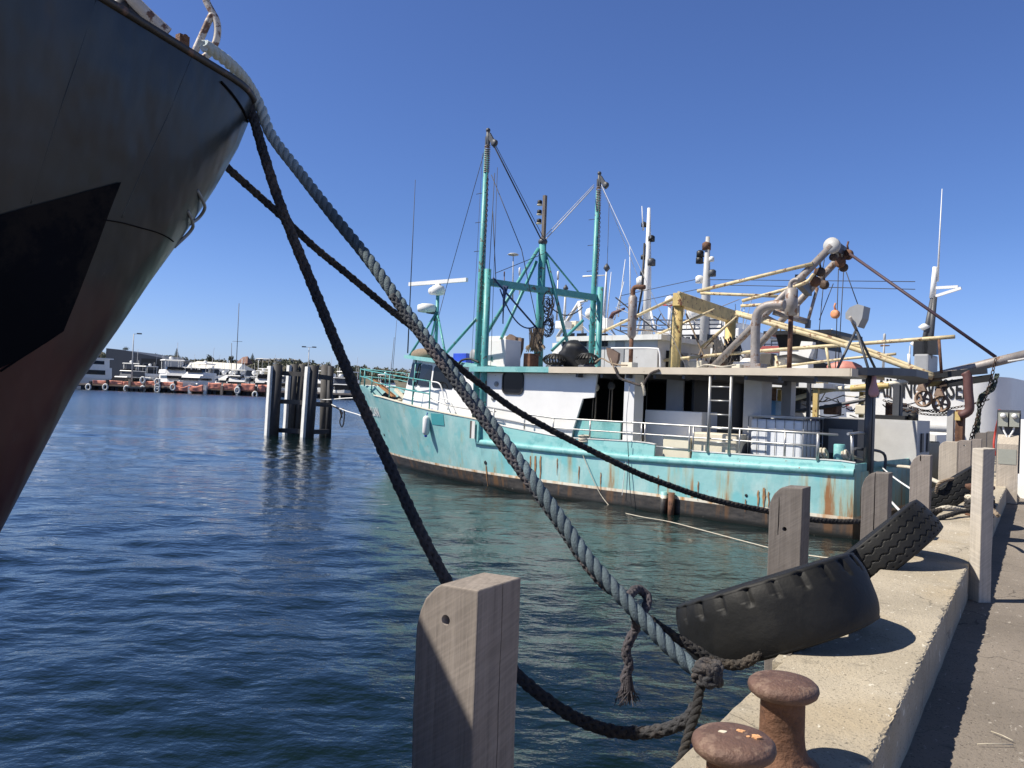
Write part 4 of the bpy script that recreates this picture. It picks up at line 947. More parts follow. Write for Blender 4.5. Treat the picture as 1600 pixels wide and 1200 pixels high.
# radar tripod on the bridge roof
rt = T(683, 487, -2.2)
for px, py, y in ((640, 556, -1.3), (698, 548, -1.2), (668, 530, -3.4)):
    a = T(px, py, y); pole(rt, (a.x, a.y, roofz(a.x)+.1), .04)
pole((rt.x, rt.y, roofz(rt.x)), rt+Vector((0, 0, .55)), .06)
c = rt+Vector((0, 0, .70)); mb = MB(); mb.lathe([(.06, -.15), (.22, -.10), (.25, .05), (.2, .17), (.1, .2), (.08, .26)], c, (0, 0, 1), 18); mb.ball(c+Vector((.28, 0, .02)), .17, sq=(1, .8, .8)); mb.build('radar_motor', 'white', tr)
a, b = T(640, 441, -2.2), T(729, 456, -2.2); MB().beam((a.x, -2.2, c.z+.33), (b.x, -2.2, c.z+.30), .10, .13).build('radar_scanner', 'white', tr)
q = T(667, 481, -2.0); m_ = MB().lathe([(.18, -.16), (.30, -.14), (.33, -.05), (.32, .08), (.20, .13), (.02, .14)], q, (0, 0, 1), 22).build('radar_dome', 'white', tr)
MB().beam(q+Vector((0, 0, -.16)), (rt.x, rt.y, q.z-.2), .10, .06).build('dome_bracket', 'dgrey', tr)
q = T(679, 498, -2.2); MB().lathe([(.05, -.09), (.09, 0), (.04, .09)], q, (0, 1, 0), 10).build('flood_lamp', 'rubber', tr)
a, b = T(637, 552, -1.2), T(649, 281, -1.2); pole(a, b, .022, 'wire', 'whip_antenna', .008)
# turbine vents, exhausts on the roof
def turbine(px, y, h=0):
    q = T(px, 566, y); z = RZ1-.02; o = MB().lathe([(.24, 0), (.24, .10), (.19, .14)], (q.x, y, z), (0, 0, 1), 20).build('turbine_vent', 'dgrey', tr); mb = MB()
    for k in range(22):
        a = 2*math.pi*k/22; ca, sa = math.cos(a), math.sin(a); pts = []
        for j in range(6):
            t = j/5; r = .20+.12*math.sin(math.pi*t*.86+.2); aa = a+.25*t; pts.append((q.x+r*math.cos(aa), y+r*math.sin(aa), z+.14+.26*t))
        for p_, p2 in zip(pts, pts[1:]): mb.beam(p_, p2, .052, .008)
    mb.lathe([(.22, .39), (.16, .44), (.02, .46)], (q.x, y, z), (0, 0, 1), 18); mb.build('vent_blades', 'rubber', o)['kind'] = 'stuff'
turbine(866, -1.2); turbine(917, -1.0)
q = T(985, 577, -.8); o = MB().tube([(q.x, -.8, RZ1), (q.x, -.8, 4.25)], .055, 12).build('exhaust_stack', 'rusty', tr)
MB().lathe([(.055, 4.2), (.11, 4.28), (.115, 5.25), (.06, 5.32)], (q.x, -.8, 0), (0, 0, 1), 18).build('muffler', 'pipe', o)
MB().tube(spline([(q.x, -.8, 5.3), (q.x, -.8, 5.45), (q.x-.08, -.8, 5.52), (q.x-.34, -.8, 5.50)], 14), .06, 10).build('tail_pipe', 'rusty', o)
MB().box((q.x-.13, -.66, RZ1), (q.x+.2, -.94, RZ1+.16)).build('stack_base', 'cream', o)
pts = [T(1180, 577, -.9), T(1180, 545, -.9), T(1181, 505, -.9), T(1185, 488, -.9), T(1196, 479, -.9), T(1212, 476, -.9), T(1226, 476, -.9)]
o = MB().tube(spline(pts, 40), .105, 16).build('curved_exhaust', 'pipe', tr)
q = pts[0]; MB().box((q.x-.2, -.72, RZ1-.02), (q.x+.2, -1.08, RZ1+.14)).build('stack_base', 'pipe', o)
q = T(1233, 578, -1.3); o = MB().tube([(q.x, -1.3, RZ1), (q.x, -1.3, 4.75)], .055, 12).build('exhaust_stack', 'rusty', tr)
z0, z1 = T(1233, 492, -1.3).z, T(1233, 452, -1.3).z
MB().lathe([(.06, z0-.03), (.14, z0), (.14, z1), (.06, z1+.03)], (q.x, -1.3, 0), (0, 0, 1), 18).build('muffler', 'pipe', o)
MB().tube(spline([(q.x+.03, -1.3, z1), (q.x+.03, -1.3, z1+.14), (q.x-.06, -1.3, z1+.21), (q.x-.16, -1.3, z1+.20)], 12), .05, 10).build('tail_pipe', 'pipe', o)
MB().box((q.x-.2, -1.1, RZ1-.02), (q.x+.2, -1.5, RZ1+.06)).build('stack_base', 'rusty', o)
# roof edge rail of bent white pipe
a, b = T(955, 547, -.6), T(1030, 549, -.6)
rail(spline([(a.x, -.6, 3.95), (b.x+.2, -.6, 3.93), (b.x, -.6, 3.85), (b.x-.05, -.6, RZ1)], 18), .022, 'white', 'roof_rail')
# stern awning of dark curved plate on two posts
mb = MB(); pl = [(.11, -.35), (-.06, -.50), (-.32, -1.3), (-.48, -2.4), (-.42, -3.6), (-.15, -4.6), (.2, -5.15), (.45, -5.15), (.22, -4.4), (.12, -3.4), (.10, -2.3), (.11, -1.3)]
n = len(pl); zc = lambda x, y: 3.36+.10*math.sin(math.pi*(-y-.2)/5.2)-.03*(-y)/5
mb.add([(x, y, zc(x, y)-.06) for x, y in pl]+[(x, y, zc(x, y)+.10) for x, y in pl], [tuple(range(n)), tuple(range(n, 2*n))]+[(i, (i+1) % n, n+(i+1) % n, n+i) for i in range(n)])
mb.build('stern_awning', 'dgrey', tr)
a = T(1355, 700, -1.0); pole((a.x, -1.0, 1.3), (a.x, -1.0, 3.36), .07, 'dgrey', 'awning_post'); MB().box((a.x-.08, -1.2, 1.06), (a.x+.08, -1.05, 3.3)).build('awning_post', 'dgrey', tr)
a = T(1406, 620, -4.6); pole((a.x, -4.6, 1.3), (a.x, -4.6, 3.3), .07, 'dgrey', 'awning_post')
rail(spline([T(1325, 678, -.2), T(1352, 678, -1.), T(1352, 700, -1.)], 12), .03); rail([T(1331, 678, -.4), T(1332, 720, -.4)], .035, name='stanchion')
rail(spline([T(1336, 701, -.8), T(1380, 708, -1.6), T(1382, 740, -1.6)], 12), .03, 'dgrey')
# mooring bitt on the quarter
q = T(1311, 722, -.5); MB().lathe([(.115, 1.3), (.115, 1.86), (.10, 1.875), (.001, 1.875)], (q.x, -.5, 0), (0, 0, 1), 20).build('mooring_bitt', 'teal', tr)

# ---------------------------------------------------------------- things carried by the trawler
def tb(name, label, cat, mb, m_, group=None):
    o = mb.build(name, m_); o.matrix_world = TR.M @ Matrix.Translation(o.location); return tag(o, label, cat, group)
def tthing(name, label, cat, c, group=None):
    o = thing(name, label, cat, TR.M @ Vector(c), TR.rz, group); o['_'] = 0; del o['_']; return o, Matrix.Translation(-Vector(c))
# IBC water tank in its cage
x1, x0 = T(1170, 650, -.75).x, T(1256, 650, -.75).x; c = ((x0+x1)/2, -1.3, 1.07); ib, iv = tthing('water_tank', 'white cube water tank in a steel cage on the trawler working deck', 'tank', c)
hw = (x1-x0)/2; mb = MB(); o = MB().box((c[0]-hw+.03, -.78, 1.24), (c[0]+hw-.03, -1.85, 2.32)).build('plastic_bottle', 'plastic', ib, iv); bevel(o, .09, 4)
mb = MB()
for x in np.linspace(c[0]-hw, c[0]+hw, 7):
    mb.tube([(x, -.75, 1.16), (x, -.75, 2.36)], .008, 6); mb.tube([(x, -1.88, 1.16), (x, -1.88, 2.36)], .008, 6)
for y in np.linspace(-.75, -1.88, 6):
    for x in (c[0]-hw, c[0]+hw): mb.tube([(x, y, 1.16), (x, y, 2.36)], .011, 6)
for z in (1.2, 1.5, 1.8, 2.1, 2.36): mb.tube([(c[0]-hw, -.745, z), (c[0]+hw, -.745, z), (c[0]+hw, -1.885, z), (c[0]-hw, -1.885, z)], .013, 6, closed=True)
mb.build('steel_cage', 'steel', ib, iv)
mb = MB(); mb.box((c[0]-hw, -.74, 1.10), (c[0]+hw, -1.9, 1.2)); mb.build('pallet_base', 'dgrey', ib, iv)
MB().box((c[0]-hw-.02, -.72, 2.375), (c[0]+hw+.02, -1.92, 2.40)).build('lid_sheet', 'lgrey', ib, iv)
# lockers and crates along the working deck
def pxbox(name, label, cat, px0, px1, py0, py1, y, dy, m_, bev=.02, group=None, zb=None, lid=False):
    a, b = T(px0, py0, y), T(px1, py1, y); z0 = b.z if zb is None else zb
    mb = MB().box((min(a.x, b.x), y, z0), (max(a.x, b.x), y-dy, a.z)); o = mb.build(name, m_); bevel(o, bev, 2); o.matrix_world = TR.M @ Matrix.Translation(o.location); return tag(o, label, cat, group)
pxbox('deck_locker', 'large white locker standing inside the trawler rail', 'locker', 1008, 1095, 640, 700, -.95, .8, 'white', zb=1.065)
pxbox('fish_crate', 'cream crate in the gangway gap of the trawler bulwark', 'crate', 1036, 1077, 681, 726, -.30, .55, 'cream', .03, 'cream crates on the working deck', zb=1.065)
pxbox('fish_crate', 'cream crate behind the steel side ladder', 'crate', 1082, 1150, 675, 716, -.35, .55, 'cream', .03, 'cream crates on the working deck', zb=1.065)
a = T(1430, 660, -4.0)
gb, iv = tthing('deck_box', 'tall grey steel box with shadow across it on the trawler stern', 'deck box', (.6, -4.5, 1.07))
MB().box((-.12, -3.95, 1.07), (1.7, -5.05, 2.40)).build('casing', 'lgrey2', gb, iv)
for y in (-4.25, -4.75): MB().box((-.13, y, 1.65), (-.16, y-.16, 2.1)).build('louvre', 'dgrey', gb, iv)
m_ = MB(); m_.box((.2, -4.1, 2.405), (1.1, -4.9, 2.5)); m_.build('hatch', 'black', gb, iv)
m_ = MB().lathe([(.12, 2.4), (.12, 2.52), (.09, 2.56), (.001, 2.57)], (.1, -4.4, 0), (0, 0, 1), 14).build('cap', 'rubber', gb, iv)
wt, iv = tthing('winch_housing', 'dark machinery housing with a grey panel beside the white tank', 'winch', (1.4, -2.6, 1.07))
MB().box((.62, -2.1, 1.07), (1.55, -3.2, 2.38)).build('casing', 'dgrey', wt, iv); MB().box((.72, -2.095, 1.6), (1.25, -2.05, 2.15)).build('panel', 'grey', wt, iv)
MB().tube([(.7, -2.0, 1.3), (1.4, -2.0, 1.3)], .16, 14).build('drum', 'black', wt, iv)
mo, iv = tthing('net_winch', 'grey drum winch with a motor left of the water tank', 'winch', (2.9, -.9, 1.07))
m_ = MB(); m_.lathe([(.16, -.3), (.16, .3)], (3.0, -.9, 1.45), (1, 0, 0), 18); m_.build('drum', 'grey', mo, iv)
for x in (2.68, 3.32): MB().lathe([(.30, -.02), (.30, .02)], (x, -.9, 1.45), (1, 0, 0), 22).build('flange', 'dgrey', mo, iv)
MB().box((2.6, -.7, 1.07), (3.4, -1.1, 1.2)).build('bed', 'dgrey', mo, iv)
# hanging blocks and ropes under the roof
def hblock(label, px, y, z0, L, m_):
    q = T(px, 620, y); t, iv = tthing('hanging_block', label, 'pulley block', (q.x, y, z0), 'pulley blocks hung under the trawler roof')
    MB().lathe([(.03, -.04), (.10, -.035), (.10, .035), (.03, .04)], (q.x, y, z0), (0, 1, 0), 16).build('sheave', m_, t, iv)
    MB().tube([(q.x, y, z0+.08), (q.x+.04, y, z0+.15), (q.x, y, z0+.22), (q.x-.04, y, z0+.15)], .012, 6, closed=True).build('hook', 'chain', t, iv)
    mb = MB(); mb.tube([(q.x-.03, y, z0), (q.x-.02, y, z0-L)], .02, 6); mb.tube([(q.x+.05, y, z0), (q.x+.08, y, z0-L)], .012, 6); mb.build('fall', 'rope_br', t, iv)
    MB().tube([(q.x, y, z0+.2), (q.x, y, RZ0)], .008, 5).build('hanger', 'wire', t, iv)
hblock('pale pulley block with a thick rope fall in the dark working space', 930, -.6, 2.92, .95, 'cream')
hblock('greenish pulley block with two thin falls in the dark working space', 955, -.75, 2.98, .95, 'gpile')
# white fender over the side
fp = T(657, 665, -.1); fy = side_pt(fp.x, 1.6, 1, .12)
fd, iv = tthing('boat_fender', 'white cylindrical fender hanging on the trawler bow side', 'fender', (fy.x, fy.y, fy.z-.28))
MB().lathe([(.03, -.30), (.09, -.25), (.112, -.20), (.112, .22), (.09, .27), (.04, .31)], (fy.x, fy.y, fy.z), (0, 0, 1), 18).build('body', 'white', fd, iv)
MB().lathe([(.035, -.35), (.05, -.31), (.04, -.285)], (fy.x, fy.y, fy.z), (0, 0, 1), 12).build('end_cap', 'blue', fd, iv)
MB().tube([(fy.x, fy.y, fy.z+.3), (fy.x, fy.y-.05, fy.z+.5), (fy.x+.05, fy.y-.28, interp(fy.x, SHEER)+.02)], .014, 6).build('lanyard', 'blue', fd, iv)
def coil(label, c, r, m_, n=7, rr=.022, name='rope_coil', world=False, flat=1.):
    mb = MB(); pts = []
    for i in range(n*20):
        a = i*2*math.pi/20; k = i/(n*20); pts.append(Vector(c)+Vector((r*(.75+.35*noise.noise((i*.09, 1, r))) * math.cos(a), r*(.8+.3*noise.noise((i*.07, 7, r)))*math.sin(a), flat*r*.9*k+.03*noise.noise((i*.1, 3, 2)))))
    mb.tube(pts, rr, 6); o = mb.build(name, m_)
    if not world: o.matrix_world = TR.M @ Matrix.Translation(o.location)
    return tag(o, label, 'rope')
q = T(912, 690, -.1); coil('bundle of tan rope heaped on the trawler bulwark below the black opening', (q.x, -.13, q.z), .17, 'rope_lt')
q = T(1290, 702, -.6); mb = MB()
for i, dx in enumerate((-.26, -.2, .18, .25)): mb.tube([(q.x-.22+dx+.03*math.cos(a), -.5+.09*math.sin(a), 1.66+.09*math.cos(a)) for a in np.linspace(0, 6.28, 14)], .03, 6, closed=True)
tb('rope_turns', 'pale rope turns beside the teal mooring bitt at the trawler quarter', 'rope', mb, 'rope_lt')
# roof cargo
pxbox('roof_box', 'white square box on the trawler roof beside the port gantry leg', 'box', 757, 789, 531, 568, -1.0, .7, 'white', zb=RZ1-.02)
a = T(775, 525, -2.0); bx = MB().box((a.x-.45, -2.0, RZ1-.02), (a.x+.35, -2.7, a.z)); tb('roof_box', 'white ribbed liferaft box behind the square white box', 'box', bx, 'white')
pxbox('roof_crate', 'blue plastic crate on the bridge roof', 'crate', 708, 728, 552, 566, -.75, .4, 'blue', .02, zb=roofz(11.7)+.1)
q = T(737, 555, -.5); m_ = MB(); m_.lathe([(.02, -.06), (.17, -.06), (.19, 0), (.17, .06), (.02, .06)], (q.x, -.6, q.z), (.3, 1, 0), 18); m_.lathe([(.02, -.06), (.15, -.06), (.16, 0), (.15, .06), (.02, .06)], (q.x-.3, -.55, q.z-.03), (.2, 1, .2), 18); tb('hose_reel', 'pair of grey hose reels on the bridge roof beside the blue crate', 'hose reel', m_, 'grey')
q = T(660, 553, -1.3); m_ = MB().ball((q.x, -1.3, roofz(q.x)+.18), .5, 16, (1., .5, .42)); tb('tarp_bundle', 'brown tarpaulin bundle on the front of the bridge roof', 'tarpaulin', m_, 'rope_br')
def otter(label, pxs, y, th, m_='rusty'):
    o = MB().slab([T(x, yy, y) for x, yy in pxs], th); return tb('otter_board', label, 'otter board', o, m_, 'otter boards on the trawler roof')
otter('brown steel otter board leaning on the roof by the white boxes', [(790, 527), (796, 522), (805, 527), (815, 528), (814, 545), (808, 564), (801, 563), (797, 548), (790, 535)], -1.7, .12, 'otter')
otter('dark brown otter board standing by the thin muffler', [(947, 543), (953, 544), (966, 552), (965, 562), (961, 572), (955, 571), (949, 556)], -.6, .1, 'otter')
mb = MB()
for i in range(90):
    a, b = rng.uniform(-1, 1, 2); q = T(838+a*13, 512+14*b*b, -2.35+.2*float(b)); p2 = T(836+a*16, 545+6*b, -2.3+.3*float(a)); mid = (q+p2)/2+Vector((.18*float(a), .12*float(b), -.1)); mb.tube(spline([q, mid, p2], 8), .016, 4)
tb('net_bundle', 'tangled bundle of brown rope and net hung on the centre post', 'net', mb, 'rope_br')
mb = MB()
for i in range(34):
    a, b = rng.uniform(-1, 1, 2); c = T(857+a*4, 487+24*(b+.2), -2.3); rr = .07+.1*abs(float(b)); mb.tube([c+Vector((rr*math.cos(t)*.6, rr*math.cos(t)*.6, rr*1.6*math.sin(t))) for t in np.linspace(0, 5.5, 10)], .011, 4)
tb('rope_hank', 'grey hanks of looped rope beside the net bundle on the centre post', 'rope', mb, 'rope_gr')
def lump(name, label, cat, c, r, sq, m_, amp=.25, fr=2.5, loc=True):
    mb = MB().ball(c, r, 26, sq); cv = Vector(c)
    for i, v in enumerate(mb.v): d = v-cv; mb.v[i] = cv+d*(1+amp*noise.noise(d*fr/r*.6+cv))
    o = mb.build(name, m_)
    if loc: o.matrix_world = TR.M @ Matrix.Translation(o.location)
    return tag(o, label, cat)
q = T(893, 552, -1.6); lump('tarp_bundle', 'black tarpaulin heap between the two turbine vents', 'tarpaulin', (q.x, -1.7, q.z-.05), .48, (1, .8, .85), 'black', .45)
# bag hung from the awning, grey hopper on legs
q = T(1366, 583, -.9); mb = MB()
mb.lathe([(.015, 0), (.04, -.06), (.05, -.2), (.10, -.38), (.10, -.46), (.05, -.52)], (q.x, -.9, q.z+.02), (0, 0, 1), 12); tb('hanging_bag', 'faded pink mesh bag hanging from the dark stern awning', 'bag', mb, 'bagpink')
hp = thing('hopper', 'grey steel hopper on three thin legs above the trawler stern', 'hopper', TR.M @ T(1340, 575, -2.6), TR.rz); base = T(1340, 575, -2.6); iv = Matrix.Translation(-base)
pts = [T(1321, 489, -2.6), T(1328, 480, -2.6), T(1340, 475, -2.6), T(1350, 478, -2.6), T(1347, 497, -2.6), T(1340, 511, -2.6), T(1332, 503, -2.6), T(1321, 498, -2.6)]
MB().slab(pts, .45).build('bin', 'grey', hp, iv)
ap = T(1338, 515, -2.8)
for px, py, y in ((1308, 577, -2.2), (1357, 577, -2.4), (1368, 577, -3.6)): MB().tube([ap, T(px, py, y)], .03, 8).build('leg', 'dgrey', hp, iv)
MB().tube([T(1328, 495, -2.5), ap], .035, 8).build('arm', 'pipe', hp, iv)
# mooring warps from the trawler
def wrope(label, pts, r, m_, kind='laid', name='mooring_warp', group=None):
    mb = rope_mb(pts, r, kind, seg=5) if kind else MB().tube(spline(pts, 60), r, 6); return tag(mb.build(name, m_), label, 'rope', group)
W = lambda px, py, y: TR.M @ T(px, py, y)
wrope('thin tan line hanging from the trawler bulwark and trailing across the water', [W(905, 695, .02), W(915, 722, .06), W(930, 757, .08), W(945, 782, .10), W(962, 797, .25), G(1000, 807, .03), G(1045, 815, .03), G(1100, 829, .03), G(1160, 845, .03), G(1210, 858, .03)], .010, 'rope_lt', None)
wrope('tan line from the trawler quarter to the quay', [W(1318, 710, -.6), W(1350, 718, -1.4), W(1390, 727, -2.2), P(1425, 731, 14.5), P(1448, 745, 13.0), P(1474, 757, 11.6)], .030, 'rope_lt')
wrope('white line slanting from the trawler stern down to the quay piles', [W(1375, 728, -2.6), P(1398, 747, 13), P(1440, 775, 10.8)], .014, 'white', None)
wrope('second white line low at the trawler stern', [W(1385, 775, -2.9), P(1408, 800, 11), P(1450, 830, 8)], .020, 'white', None)
wrope('pale wet line lying at the water by the posts', [G(1264, 868, .03), G(1300, 872, .04), G(1325, 868, .03)], .014, 'rope_lt', None)
wrope('thin dark line hanging down the trawler side amidships', [W(981, 690, .05), W(983, 740, .07), W(986, 788, .1)], .010, 'wire', None)
wrope('thin white line hanging down the trawler side amidships', [W(978, 722, .05), W(974, 752, .07), W(972, 774, .08)], .008, 'white', None)
# anchor gear and coiled warps on the foredeck
q = Vector((16.2, -2.2, 1.9)); coil('tan anchor warp coiled on the trawler foredeck', q, .5, 'rope_lt', 9, .03)
ca, iv = tthing('anchor_winch', 'black anchor winch with brown drum on the trawler foredeck', 'winch', (15.4, -2.2, 1.87))
MB().lathe([(.34, -.42), (.34, -.36), (.18, -.34), (.18, .34), (.34, .36), (.34, .42)], (17.0, -2.5, 2.25), (0, 1, 0), 20).build('drum', 'black', ca, iv)
MB().box((16.7, -2.1, 1.87), (17.3, -2.9, 2.02)).build('bed', 'dgrey', ca, iv)
MB().beam((16.3, -1.9, 2.7), (15.6, -1.9, 2.25), .12, .10).build('shank', 'cream', ca, iv)
pb = [(575, 594), (582, 596), (592, 606), (583, 604)]
tb('bow_plank', 'short orange brown plank leaning on the trawler foredeck', 'plank', MB().beam((17.5, -1.9, 3.0), (16.5, -2.0, 2.45), .22, .05), 'bagpl')

# ---- ropes, hoses and small gear lying about the roof and the side of the teal trawler
def drape(label, pts, r, m_, kind=None, name='deck_rope'):
    mb = rope_mb(pts, r, kind, seg=4) if kind else MB().tube(spline(pts, 40), r, 5); return tb(name, label, 'rope', mb, m_)
drape('grey rope swag slung from the roof edge round the white pillar', [T(961, 574, .03), T(968, 590, .06), T(985, 597, .08), T(1003, 602, .08), T(1010, 592, .06), T(1018, 583, .04), T(1030, 578, .03)], .030, 'rope_gr', 'plait')
drape('pale frayed rope hanging beside the white pillar', [T(1003, 598, .08), T(1006, 608, .10), T(1007, 618, .09)], .035, 'rope_lt', 'plait')
drape('brown line hanging down from the roof otter board', [T(954, 560, -.3), T(958, 572, -.02), T(966, 588, .05)], .018, 'rope_br')
drape('thin pale line down the face of the white pillar', [T(984, 600, .02), T(979, 650, .02), T(980, 690, .03)], .010, 'wire_lt')
drape('dark hose lying along the edge of the teal roof', [T(716, 570, -.2), T(722, 563, -.2), T(735, 561, -.2), T(748, 566, -.2)], .035, 'rubber')
drape('brown rope slack across the roof between vent and muffler', [T(930, 566, -.7), T(940, 560, -.7), T(952, 566, -.6), T(966, 570, -.4), T(980, 571, -.3)], .02, 'rope_br')
drape('pale rope lying on the roof by the ladder', [T(1090, 574, -.3), T(1105, 570, -.4), T(1128, 573, -.3), T(1150, 570, -.5)], .02, 'rope_lt')
pxbox('tool_box', 'small rusty box on the trawler roof under the brown otter board', 'box', 818, 828, 552, 567, -1.2, .4, 'rusty', zb=RZ1-.02)
pxbox('tool_box', 'cream box beside the base of the curved exhaust', 'box', 1143, 1156, 569, 577, -.6, .4, 'cream', zb=RZ1-.02)
pxbox('fish_bin', 'blue bin standing under the roof behind the dark post', 'bin', 1268, 1278, 655, 680, -2.6, .6, 'blue', zb=1.065)
q = T(845, 568, -1.8); lump('white_drum', 'squat white drum lying on the roof behind the net bundle', 'drum', (q.x, -2.6, RZ1+.22), .3, (1.1, 1, .8), 'white', .05)
M['ygrey'] = mat('grey_green_hull', (.10, .12, .12), .5, rust=.25)
M['purple_wire'] = mat('dark_purple_wire', (.06, .035, .05), .6)
M['oblock'] = mat('orange_block', (.62, .27, .13), .6)
M['chain_gr'] = mat('weedy_chain', (.07, .09, .075), .8, .2, var=.4, scale=12)
M['sheave'] = mat('rusty_sheave', (.30, .21, .15), .8, var=.35, scale=6, rust=.4, rcol=(.16, .07, .04))
M['rustpipe'] = mat('red_brown_pipe', (.12, .055, .05), .6, var=.2, rust=.2, rcol=(.07, .04, .03))
M['ltblue'] = mat('sky_blue_bin', (.16, .36, .62), .5)
M['redcan'] = mat('dull_red_canopy', (.40, .09, .09), .7)
M['coral'] = mat('coral_floats', (.62, .25, .20), .6)
M['navy_rail'] = mat('navy_rail', (.035, .05, .09), .5)
M['canister'] = mat('olive_canister', (.10, .12, .09), .6)
M['boxgreen'] = mat('grey_green_box', (.34, .35, .30), .5, var=.08)
# ================================================================== VESSELS MOORED BEYOND THE TRAWLER (same frame as the teal trawler)
def t3(px, py, y): return T(px, py, y)
def pipe(parent, iv, pts, r, m_, name='pole', seg=10):
    return MB().tube(spline(pts, 16) if len(pts) > 2 else pts, r, seg).build(name, m_, parent, iv)
# ---- the yellow rigged trawler
yt, yi = tthing('yellow_rigged_trawler', 'fishing trawler with yellow gantry and grey wheelhouse behind the teal trawler', 'fishing boat', (8, -9, 0))
def hull2(xs0, xs1, yc, hb, z1, bow, par, iv, m_, name='hull', mtop=None):
    xs = np.linspace(xs0, bow, 46); mb = MB(); x0 = xs1
    for s in (1, -1):
        rows = []
        for x in xs:
            rr = []
            for z in np.linspace(-.6, 1, 9):
                zz = z*(z1+(.9 if x > x0 else 0)*((x-x0)/(bow-x0))**1.5 if x > x0 else z1) if z > 0 else z
                xe = bow-1.6*(1-max(0, z)); w_ = hb*(1-min(1, max(0, (x-x0)/(xe-x0)))**2); rr.append((min(x, xe), yc+s*w_, zz))
            rows.append(rr)
        mb.grid(rows)
    mb.box((xs0+.01, yc-hb+.02, -.6), (xs0-.03, yc+hb-.02, z1-.02)); mb.add([(xs0, yc-hb+.05, z1-.5), (xs0, yc+hb-.05, z1-.5), (x0, yc+hb-.05, z1-.5), (x0+3, yc, z1-.5), (x0, yc-hb+.05, z1-.5)], [(0, 1, 2, 3, 4)])
    return mb.build(name, m_, par, iv)
hull2(1.2, 13, -9.1, 2.35, 1.7, 20, yt, yi, 'ygrey')
MB().box((1.4, -7.0, 1.05), (13, -11.2, 1.15)).build('deck', 'dgrey', yt, yi)
MB().box((8.95, -7.15, 1.15), (12.7, -10.9, 4.72)).build('wheelhouse', 'lgrey2', yt, yi)
mb = MB(); mb.prism([(8.7, -6.95), (13.2, -6.95), (14.0, -9), (13.2, -11.1), (8.7, -11.1)], 4.72, 4.90); mb.build('wheelhouse_roof', 'white_worn', yt, yi)
fr = MB().prism([(12.7, -7.15), (13.9, -7.6), (14.3, -9), (13.9, -10.4), (12.7, -10.9)], 1.15, 4.72); fr.build('wheelhouse_front', 'white_worn', yt, yi)
for px0, px1, py0, py1 in ((880, 897, 521, 543), (902, 916, 521, 541), (928, 949, 522, 541)):
    a, b = t3(px0, py0, -7.13), t3(px1, py1, -7.13); MB().box((a.x, -7.10, a.z), (b.x, -7.14, b.z)).build('window', 'glass', yt, yi)
for y0, y1 in ((-7.7, -8.5), (-9.4, -10.2)): MB().box((8.94, y0, 3.5), (8.92, y1, 4.4)).build('window', 'glass', yt, yi)
a, b = t3(962, 525, -7.13), t3(974, 575, -7.13); MB().box((a.x, -7.12, 2.4), (b.x, -7.14, a.z)).build('door', 'grey', yt, yi)
MB().box((8.94, -8.7, 2.6), (8.92, -9.2, 4.4)).build('door', 'grey', yt, yi)
MB().box((3.2, -6.9, 3.2), (8.95, -11.2, 3.34)).build('shelter_deck', 'white_worn', yt, yi)
for x in (3.4, 6.2): 
    for y in (-7.0, -11.0): MB().box((x, y, 1.15), (x+.14, y-.14, 3.2)).build('deck_post', 'yellow', yt, yi)
for k, (px, y) in enumerate(((1060, -7), (1142, -11))):
    top = t3(px, 470 if k == 0 else 498, y); bot = (8.28, y-.0, 1.15); pipe(yt, yi, [bot, (top.x, top.y, top.z)], .19, 'yellow', 'gantry_post', 16)
a, b = t3(1058, 470, -6.75), t3(1147, 497, -11.3); MB().beam((a.x, a.y, 6.02), (b.x, b.y, 5.86), .32, .42).build('gantry_header', 'yellow', yt, yi)
MB().tube([(a.x-.1, a.y+.1, 6.22), (b.x-.1, b.y-.1, 6.05)], .05, 8).build('header_pipe', 'yellow_pole', yt, yi)
# trawl derrick of two grey pipes leaning aft
D0, D1 = t3(1108, 580, -7.4), t3(1300, 384, -7.8); E0, E1 = t3(1150, 578, -9.6), t3(1318, 396, -9.2)
pipe(yt, yi, [D0, D1], .115, 'pipe', 'derrick_leg', 14); pipe(yt, yi, [E0, E1], .115, 'pipe', 'derrick_leg', 14)
MB().lathe([(.02, -.08), (.24, -.08), (.24, .08), (.02, .08)], D1, (0, 1, .1), 20).build('sheave_plate', 'lgrey', yt, yi)
MB().beam(D1, E1, .26, .3).build('derrick_head', 'dgrey', yt, yi)
q = (D0.lerp(D1, .74)+Vector((0, 0, .02))); q2 = E0.lerp(E1, .70); MB().beam(q, q2, .2, .34).build('derrick_bridge', 'dgrey', yt, yi)
pipe(yt, yi, [D0.lerp(D1, .46), E0.lerp(E1, .42)], .09, 'pipe', 'cross_tube'); pipe(yt, yi, [t3(1208, 487, -8), t3(1262, 503, -8.4)], .10, 'pipe', 'cross_tube')
pipe(yt, yi, [t3(1277, 450, -8.6), t3(1262, 503, -8.4)], .05, 'pipe', 'strut'); MB().beam(t3(1263, 500, -8.4), t3(1262, 513, -8.4), .16, .12).build('strut_foot', 'dgrey', yt, yi)
MB().slab([t3(1207, 480, -8.3), t3(1236, 478, -8.3), t3(1249, 475, -8.3), t3(1248, 497, -8.3), t3(1210, 487, -8.3)], .06).build('gusset', 'pipe', yt, yi)
def hang(parent, iv, px, py, y, r, m_, name='hanging_sheave'):
    c = t3(px, py, y); mb = MB(); mb.lathe([(.02, -.05), (r, -.06), (r*1.05, 0), (r, .06), (.02, .05)], c, (.3, 1, 0), 16); mb.tube([c+Vector((0, 0, r)), c+Vector((.03, 0, r*1.8)), c+Vector((0, 0, r*2.6))], .03, 6); return mb.build(name, m_, parent, iv)
